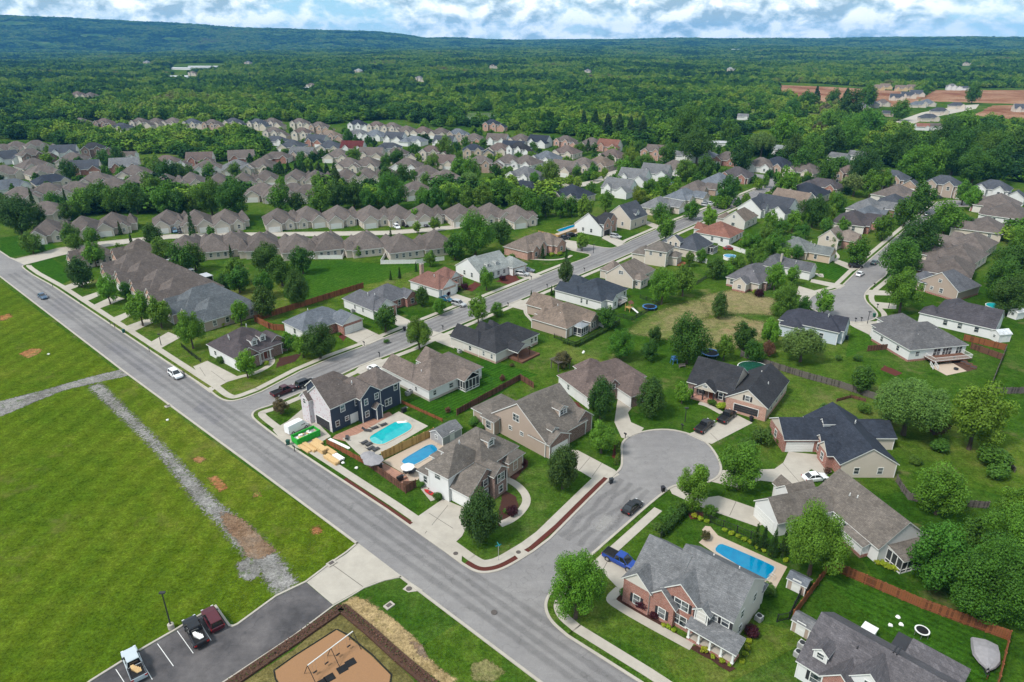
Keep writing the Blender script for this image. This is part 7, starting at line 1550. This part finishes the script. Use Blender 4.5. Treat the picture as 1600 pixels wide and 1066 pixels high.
# sheds
def small_shed(label, x, y, ang, w, d, h, wall, roof, rm='shingle', front='c'):
    p = at(x, y, h*.6); v = [dict(r=(-d/2, -w/2, d, w, h), roof='vgg', p=.55, o=.2, rm=rm)]
    H = House('garden_shed', label, 'shed', Vector((p.x, p.y, 0)), ang, v, wall, roof); H.door(0, front, (w if front == 'c' else d)/2, .05); H.win(0, 'a', d/2, 1.4, .7, .7); return H
small_shed('grey gabled pool shed beside the yellow fence', 697, 676, 138, 5.2, 3.6, 2.0, (.30, .30, .31), GREY); small_shed('small taupe shed with slate roof behind the brick house pool', 1248, 910, 48, 2.6, 2.0, 1.9, I_, BLUEGREY); small_shed('white garden shed beside the long charcoal house', 1563, 524, 100, 3.6, 3, 2.4, W_, (.5, .52, .54)); small_shed('small white shed with slate roof right of the far deck', 1588, 490, 110, 3, 2.6, 2.2, W_, W_); small_shed('little grey shed inside the cedar fence corner', 1256, 976, 44, 2.4, 2.0, 2.0, I_, GREY); small_shed('white playhouse under the tree by the tan ranch', 942, 503, 138, 2.0, 1.8, 1.9, W_, BROWN)
# air conditioners
def ac(label, x, y):
    p = at(x, y, .4); t = thing('air_conditioner', label, 'air conditioner', (p.x, p.y, .05), .7); b = MB(); b.box(-.45, -.45, 0, .45, .45, .85, 'ac_metal')
    for i in range(6): b.box(-.47, -.47, .1+i*.12, .47, .47, .14+i*.12, 'grey_metal')
    b.build('casing', t); b = MB(); b.lathe([(.36, .85), (.36, .88), (.1, .9)], 'black_metal', 14); b.build('fan', t)
for q in (('grey air conditioner beside the striped-lawn ranch wall', 637, 615), ('second grey air conditioner at the ranch wall', 641, 612), ('air conditioner at the right end of the red brick house', 1186, 966), ('white air conditioner left of the charcoal-roofed house', 1253, 1008), ('lower air conditioner left of the charcoal-roofed house', 1247, 1022), ('air conditioner beside the black ranch wall', 718, 549), ('air conditioner by the grey-roofed house wall', 551, 486)): ac(*q)
# trampolines
def tramp(label, x, y, r, ring):
    p = at(x, y, .8); t = thing('trampoline', label, 'trampoline', (p.x, p.y, 0)); b = MB(); b.lathe([(r*.78, .8), (r, .8), (r, .86), (r*.78, .86)], ring, 22); b.build('pad', t); b = MB(); b.lathe([(r*.8, .86), (r*.78, .875)], 'rubber', 22); b.build('mat', t)
    for k in range(6):
        b = MB(); c, s = math.cos(k*math.pi/3)*r*.95, math.sin(k*math.pi/3)*r*.95; b.tube([(c, s, 0), (c, s, .82)], .04, 'grey_metal', 6); b.build('leg', t)
tramp('round black trampoline with blue rim in the playset yard', 1015, 479, 2.2, 'blue_plastic'); tramp('small white-rimmed trampoline inside the cedar fence', 1441, 985, .95, 'trim'); tramp('dark trampoline behind the black-roofed house', 1110, 551, 2.4, 'blue_plastic')
# playset, blue toy frame
p = at(983, 482, .8); t = thing('playset', 'wooden playset with white slide behind the blue-black ranch', 'playset', (p.x, p.y, 0), .8)
for x in (-.8, .8):
    for y in (-.8, .8): b = MB(); b.box(x-.07, y-.07, 0, x+.07, y+.07, 2.6, 'wood_yellow'); b.build('post', t)
mbx('platform', t, 'wood_yellow', (-.9, -.9, 1.2, .9, .9, 1.3)); b = MB(); b.face([(-1, -1, 2.5), (1, -1, 2.5), (1, 0, 3.2), (-1, 0, 3.2)], 'wood_brown'); b.face([(-1, 1, 2.5), (1, 1, 2.5), (1, 0, 3.2), (-1, 0, 3.2)][::-1], 'wood_brown'); b.build('roof', t)
b = MB(); b.face([(-.3, -.9, 1.3), (.3, -.9, 1.3), (.3, -3.2, .2), (-.3, -3.2, .2)], 'white_cloth'); b.tube([(-.3, -.9, 1.4), (-.3, -3.2, .3)], .05, 'white_cloth', 6); b.tube([(.3, -.9, 1.4), (.3, -3.2, .3)], .05, 'white_cloth', 6); b.build('slide', t)
p = at(1053, 565, .5); t = thing('climbing_frame', 'small blue climbing frame in the middle back garden', 'climbing frame', (p.x, p.y, 0), .4)
for x in (-.7, .7):
    for y in (-.6, .6): b = MB(); b.tube([(x, y, 0), (x*.7, y*.7, 1.9)], .07, 'blue_plastic', 6); b.build('post', t)
mbx('platform', t, 'blue_plastic', (-.6, -.5, 1.1, .6, .5, 1.2), (-.6, -.5, 1.8, .6, .5, 1.9)); b = MB(); b.face([(.6, -.3, 1.15), (.6, .3, 1.15), (2.0, .3, .1), (2.0, -.3, .1)], 'tint'); b.build('slide', t, (.05, .25, .5))
p = at(1066, 572, .4); t = thing('garden_bench', 'dark garden bench below the blue climbing frame', 'bench', (p.x, p.y, 0), .3); mbx('seat', t, 'wood_grey', (-.9, -.25, .42, .9, .25, .48)); mbx('backrest', t, 'wood_grey', (-.9, .2, .48, .9, .26, .95))
for x in (-.75, .75): mbx('leg', t, 'wood_grey', (x-.05, -.2, 0, x+.05, .2, .42))
# boat under a cover on its trailer
p = at(1541, 1022, .9); t = thing('covered_boat', 'boat under a pale grey cover on a trailer inside the cedar fence', 'boat', (p.x, p.y, 0), math.radians(-118))
b = MB(); st = [(-2.5, 1.45, 1.0), (-2.2, 1.6, 1.25), (-.5, 1.65, 1.5), (.8, 1.55, 1.4), (1.9, .95, 1.2), (2.7, .15, 1.05)]; rg = []
for x, w, z in st:
    i0 = len(b.v); rg.append(i0); b.v += [(x, -w, .75), (x, -w*.9, z*.85), (x, -w*.4, z), (x, 0, z+.12), (x, w*.4, z), (x, w*.9, z*.85), (x, w, .75), (x, w*.3, .35), (x, -w*.3, .35)]
for i, j in zip(rg, rg[1:]):
    for k in range(9): b.f.append((i+k, j+k, j+(k+1) % 9, i+(k+1) % 9)); b.m.append(b.mi('canvas'))
b.f.append(tuple(rg[0]+k for k in range(9))); b.m.append(0); b.build('cover', t)
b = MB(); b.tube([(-2.2, -.7, .35), (1.6, -.5, .35), (3.6, 0, .4)], .06, 'black_metal', 6); b.tube([(-2.2, .7, .35), (1.6, .5, .35), (3.6, 0, .4)], .06, 'black_metal', 6); b.tube([(3.5, 0, 0), (3.5, 0, .6)], .05, 'rust', 6); b.build('trailer', t)
wm, rm = wheel_parts(.33)
for s in (-1, 1): o = put('wheel', wm, t, None, (-.9, s*1.05, .33)); put('rim', rm, o)
# umbrellas and poolside furniture
def umbrella(label, x, y, r, m):
    p = at(x, y, 2.2); t = thing('garden_umbrella', label, 'umbrella', (p.x, p.y, .03)); b = MB(); b.tube([(0, 0, 0), (0, 0, 2.5)], .04, 'grey_metal', 8); b.build('pole', t); b = MB(); n = 8
    for k in range(n):
        a, c = 2*math.pi*k/n, 2*math.pi*(k+1)/n; b.face([(0, 0, 2.6), (r*math.cos(a), r*math.sin(a), 2.1), (r*math.cos(c), r*math.sin(c), 2.1)], m); b.face([(r*math.cos(a), r*math.sin(a), 2.1), (r*math.cos(a), r*math.sin(a), 1.98), (r*math.cos(c), r*math.sin(c), 1.98), (r*math.cos(c), r*math.sin(c), 2.1)], m)
    b.build('canopy', t)
umbrella('white umbrella at the edge of the blue pool', 637, 729, 1.3, 'white_cloth'); umbrella('large grey umbrella at the corner of the yellow fence', 583, 718, 2.0, 'canvas'); umbrella('second grey umbrella by the loungers', 575, 711, 1.5, 'canvas')
def lounger(label, x, y, ang, m='cushion'):
    p = at(x, y, .3); t = thing('sun_lounger', label, 'lounger', (p.x, p.y, .03), math.radians(ang), 'loungers round the pools'); mbx('seat', t, m, (-.3, -.33, .28, 1.1, .33, .38))
    b = MB(); b.face([(-.3, -.33, .36), (-.3, .33, .36), (-.85, .33, .85), (-.85, -.33, .85)], m); b.face([(-.3, -.33, .28), (-.3, .33, .28), (-.85, .33, .77), (-.85, -.33, .77)][::-1], m); b.build('backrest', t)
    for sx in (-.2, 1.0):
        for sy in (-.28, .28): mbx('leg', t, 'black_metal', (sx-.03, sy-.03, 0, sx+.03, sy+.03, .28))
for lab, x, y, an in (('left lounger of the pair below the aqua pool', 567, 692, 48), ('right lounger of the pair below the aqua pool', 574, 695, 48), ('left lounger of the lower pair by the grey umbrella', 577, 701, 48), ('right lounger of the lower pair by the grey umbrella', 585, 703, 48), ('lounger alone on the paver terrace edge', 542, 685, 100), ('dark lounger at the left of the three by the house', 572, 672, -10), ('middle dark lounger of the three by the house', 583, 669, 40), ('right dark lounger of the three by the house', 597, 664, 40), ('left chair lounger by the white umbrella', 633, 737, 60), ('middle chair lounger by the white umbrella', 639, 738, 60), ('right chair lounger by the white umbrella', 645, 737, 60)): lounger(lab, x, y, an)
def grill(label, x, y, ang=0.8, name='barbecue_grill', cat='grill'):
    p = at(x, y, .5); t = thing(name, label, cat, (p.x, p.y, .03), ang); mbx('cabinet', t, 'black_metal', (-.6, -.3, .1, .6, .3, .85)); b = MB(); b.tube([(-.6, 0, .9), (.6, 0, .9)], .3, 'black_metal', 12); b.build('hood', t); mbx('side_shelf', t, 'grey_metal', (.6, -.25, .78, 1.0, .25, .83))
for q in (('black grill on the brown deck by the blue pool', 625, 748), ('black grill at the navy house back wall', 631, 641), ('black grill near the grey umbrella deck', 592, 730), ('black grill on the far right deck', 1490, 562), ('covered grill beside the charcoal-roofed house at the bottom', 1483, 1056)): grill(*q)
def planter(label, x, y, m, col=None):
    p = at(x, y, .3); t = thing('garden_planter', label, 'planter', (p.x, p.y, .02)); mbx('box', t, m, (-.9, -.5, 0, .9, .5, .4)); mbx('soil', t, 'soil', (-.85, -.45, .4, .85, .45, .42))
planter('raised dark planter on the brown deck corner', 637, 755, 'wood_brown')
p = at(672, 770, .3); t = thing('red_canoe', 'red kayak lying in the mulch bed by the corner house', 'kayak', (p.x, p.y, .05), math.radians(-40)); b = MB(); loft(b, [(-1.5, .02, .05, .02, .1, .2, .3), (-1, .2, .3, .2, .02, .2, .35), (0, .3, .4, .3, 0, .2, .32), (1, .2, .3, .2, .02, .2, .35), (1.5, .02, .05, .02, .1, .2, .3)], 'tint'); b.build('hull', t, (.35, .02, .02)); mbx('seat', t, 'cushion', (-.3, -.2, .3, .3, .2, .38))
p = at(1428, 938, .4); t = thing('white_crate', 'white-lidded box standing behind the charcoal roof', 'box', at(1357, 986, 1.5), .75); mbx('box', t, 'siding', (-.9, -.8, -1.5, .9, .8, .3), color=W_); mbx('lid', t, 'trim', (-1, -.9, .3, 1, .9, .42))
p = at(1494, 576, .3); t = thing('fire_pit', 'dark round fire pit on the pale patio', 'fire pit', (p.x, p.y, .03)); b = MB(); b.lathe([(.5, 0), (.55, .4), (.42, .42), (.38, .2)], 'black_metal', 14); b.build('bowl', t)
for i, (x, y) in enumerate(((1506, 566), (1514, 570), (1521, 574))):
    p = at(x, y, .4); t = thing('garden_sofa', 'dark garden sofa, %s along the patio edge' % ORD[i], 'sofa', (p.x, p.y, .04), math.radians(-40), 'sofas on the fire-pit patio'); mbx('seat', t, 'wood_brown', (-.7, -.35, .1, .7, .35, .42)); mbx('backrest', t, 'wood_brown', (-.7, .25, .42, .7, .38, .8)); mbx('cushion', t, 'cushion', (-.65, -.33, .42, .65, .24, .52))
# pergola behind the brown roof
p = at(876, 567, 1.5); t = thing('pergola', 'weathered timber pergola behind the brown-roofed house', 'pergola', (p.x, p.y, 0), .6)
for x in (-1.8, 1.8):
    for y in (-1.4, 1.4): mbx('post', t, 'wood_grey', (x-.08, y-.08, 0, x+.08, y+.08, 2.4))
b = MB()
for i in range(10): b.box(-2.1+i*.45, -1.8, 2.5, -2.0+i*.45, 1.8, 2.65, 'wood_grey')
for y in (-1.4, 1.4): b.box(-2.2, y-.06, 2.38, 2.3, y+.06, 2.5, 'wood_grey')
b.build('slatted_top', t)
# loose stones and litter in the grass
for i, (x, y) in enumerate(((431, 799), (456, 800), (536, 724), (557, 732), (1391, 978), (1408, 977), (1403, 965), (76, 554), (262, 657), (912, 550), (911, 552))):
    p = at(x, y); b = MB(); s = .35; r3 = random.Random(i); b.lathe([(s*.7, 0), (s, .1), (s*.8, .25), (s*.3, .32)], 'white_cloth' if i > 1 else 'gravel', 7)
    for k, v in enumerate(b.v): b.v[k] = (v[0]*r3.uniform(.7, 1.2), v[1]*r3.uniform(.7, 1.2), v[2])
    tag(put('garden_stone', b.mesh('garden_stone'), None, None, p), 'pale stone lying in the grass, ' + ('left one on the big field verge', 'right one on the big field verge', 'by the white bundle', 'below the low rusty fence', 'left one inside the cedar fence', 'right one inside the cedar fence', 'upper one inside the cedar fence', 'in the far left meadow', 'on the verge of the main road', 'upper one in the meadow behind the brown roof', 'lower one in the meadow behind the brown roof')[i], 'stone')
# ================================================================ NAMES FOR TREES
def nearest(o):
    best = None
    for s, p, h in LAND:
        if not s: continue
        d = (Vector((p.x, p.y))-Vector(o.location[:2])).length
        if best is None or d < best[0]: best = (d, s, p)
    bf = None
    for p, h in FARH:
        d = (Vector((p.x, p.y))-Vector(o.location[:2])).length
        if bf is None or d < bf[0]: bf = (d, h.root['group'][len('houses in '):], p)
    return best if best[0] < bf[0]+12 else bf
NOUN = {'deciduous_tree': 'tree', 'maple_tree': 'maple', 'pear_tree': 'pear tree', 'willow_tree': 'willow', 'pine_tree': 'pine', 'arborvitae': 'arborvitae', 'shrub': 'shrub'}
groups = {}
for o, words, nm, x, y, w, lab, grp in TREES:
    d, s, p = nearest(o); q = proj((p.x, p.y, 0))
    dx, dy = x-q[0], y-q[1]
    rel = 'inside' if 0 else ('left of' if dx < 0 else 'right of') if abs(dx) > abs(dy)*1.6 else ('behind' if dy < 0 else 'in front of')
    groups.setdefault((words, NOUN[nm], rel, s), []).append((x, o))
for (words, noun, rel, s), v in groups.items():
    v.sort(key=lambda q: q[0])
    for i, (x, o) in enumerate(v):
        if len(v) == 1: o['label'] = '%s %s %s %s' % (words, noun, rel, s)
        else: o['label'] = '%s %s, %s from left %s %s' % (words, noun, ORD[i], rel, s)
        o['category'] = 'shrub' if noun == 'shrub' else 'tree'
        o['group'] = ('garden shrubs' if noun == 'shrub' else words+' trees')
# ================================================================ SKY, SUN, AIR, CAMERA
SUN_EL, SUN_AZ = math.radians(52), math.radians(-125)     # azimuth clockwise from +Y
sd = Vector((math.sin(SUN_AZ)*math.cos(SUN_EL), math.cos(SUN_AZ)*math.cos(SUN_EL), math.sin(SUN_EL)))
L = bpy.data.lights.new('sun', 'SUN'); L.energy = 1.5; L.angle = math.radians(12); L.color = (1, .955, .89)
lo = bpy.data.objects.new('sun', L); COL.objects.link(lo); lo.rotation_euler = sd.to_track_quat('Z', 'Y').to_euler()
w = bpy.data.worlds.new('World'); SC.world = w; w.use_nodes = True
t = NT(w); bg = t.n['Background']; out = t.n['World Output']
sky = t.add('ShaderNodeTexSky', sky_type='NISHITA'); sky.sun_disc = False; sky.sun_elevation = SUN_EL; sky.sun_rotation = SUN_AZ; sky.air_density = 1.0; sky.dust_density = .4; sky.ozone_density = 1.5
t.link(sky.outputs[0], bg.inputs[0]); bg.inputs[1].default_value = SKY_STR = .06
tc = t.add('ShaderNodeTexCoord'); sx = t.add('ShaderNodeSeparateXYZ'); t.link(tc.outputs['Generated'], sx.inputs[0])
# clouds: banks of cumulus seen edge-on above the horizon, broken overcast overhead
el = t.math('MAXIMUM', sx.outputs[2], 0.0)
cb = t.add('ShaderNodeCombineXYZ')
for i in (0, 1): t.link(sx.outputs[i], cb.inputs[i])
t.link(t.math('MULTIPLY', sx.outputs[2], 1.7), cb.inputs[2])
big = t.noise(cb.outputs[0], 4.5, 3, .5)                 # where the banks are
puff = t.noise(cb.outputs[0], 24.0, 8, .60, .25)         # their billows
cbs = t.add('ShaderNodeVectorMath', operation='ADD'); t.link(cb.outputs[0], cbs.inputs[0]); cbs.inputs[1].default_value = (-.004, 0, .020)
puff2 = t.noise(cbs.outputs[0], 24.0, 8, .60, .25)       # the same billows a little higher: tells lit tops from grey bases
d = t.math('ADD', t.math('MULTIPLY', big, .75), t.math('MULTIPLY', puff, .55))
d = t.math('ADD', d, t.maprange(el, .0, .05, -.035, .045))
m = t.ramp(d, [(.475, 0.0), (.57, .8), (.68, 1.0)])
lit = t.math('ADD', t.math('MULTIPLY', t.math('SUBTRACT', puff, puff2), 2.6), .5)
lit = t.math('ADD', lit, t.math('MULTIPLY', t.math('SUBTRACT', .66, d), 1.3))
shade = t.ramp(lit, [(.20, (.15, .21, .25)), (.48, (.30, .355, .385)), (.74, (.47, .485, .495))])
b2 = t.add('ShaderNodeBackground'); t.link(shade, b2.inputs[0]); t.link(t.maprange(el, .05, .7, 1.0, 1.05), b2.inputs[1])
b3 = t.add('ShaderNodeBackground'); t.link(t.ramp(el, [(0.0, (.24, .36, .41)), (.02, (.16, .30, .38)), (.06, (.10, .23, .34)), (.5, (.06, .15, .28))]), b3.inputs[0]); b3.inputs[1].default_value = 1.0
mb3 = t.add('ShaderNodeMixShader'); mb3.inputs[0].default_value = .8; t.link(bg.outputs[0], mb3.inputs[1]); t.link(b3.outputs[0], mb3.inputs[2])
mx = t.add('ShaderNodeMixShader'); t.link(m, mx.inputs[0]); t.link(mb3.outputs[0], mx.inputs[1]); t.link(b2.outputs[0], mx.inputs[2]); t.link(mx.outputs[0], out.inputs[0])
HAZE = 6.5e-5
if HAZE:
    zlo = min(v.co.z for v in bpy.data.objects['ground'].data.vertices)-1
    zhi = max(v.co.z for v in bpy.data.objects['ground'].data.vertices)+28
    b = MB(); b.box(-10800, -10800, zlo, 10800, 10800, zhi, 'trim'); me = b.mesh('haze'); me.materials.clear()
    hm = bpy.data.materials.new('haze'); hm.use_nodes = True; nt = hm.node_tree; nt.nodes.clear()
    o_ = nt.nodes.new('ShaderNodeOutputMaterial'); pv_ = nt.nodes.new('ShaderNodeVolumePrincipled'); nt.links.new(pv_.outputs[0], o_.inputs['Volume'])
    pv_.inputs['Density'].default_value = HAZE; pv_.inputs['Color'].default_value = (.12, .48, 1.0, 1); pv_.inputs['Anisotropy'].default_value = .1
    me.materials.append(hm); ho = put('haze', me); ho['kind'] = 'stuff'; ho['label'] = 'thin blue haze in the far distance'; ho['category'] = 'haze'
cd = bpy.data.cameras.new('camera'); co = bpy.data.objects.new('camera', cd); COL.objects.link(co)
cd.sensor_width = 36; cd.lens = 36*F/1600; cd.clip_end = 40000; cd.clip_start = .5
co.location = (0, 0, CAMH); co.rotation_euler = (math.radians(90-24), 0, 0); SC.camera = co
vs = SC.view_settings; vs.view_transform = 'Standard'; vs.look = 'None'; vs.exposure = 1.52; vs.gamma = 1; vs.use_curve_mapping = False
SC.cycles.use_denoising = True; SC.cycles.max_bounces = 5; SC.cycles.diffuse_bounces = 2; SC.cycles.glossy_bounces = 2; SC.cycles.transmission_bounces = 2; SC.cycles.volume_bounces = 0; SC.cycles.transparent_max_bounces = 8
SC.cycles.use_adaptive_sampling = True
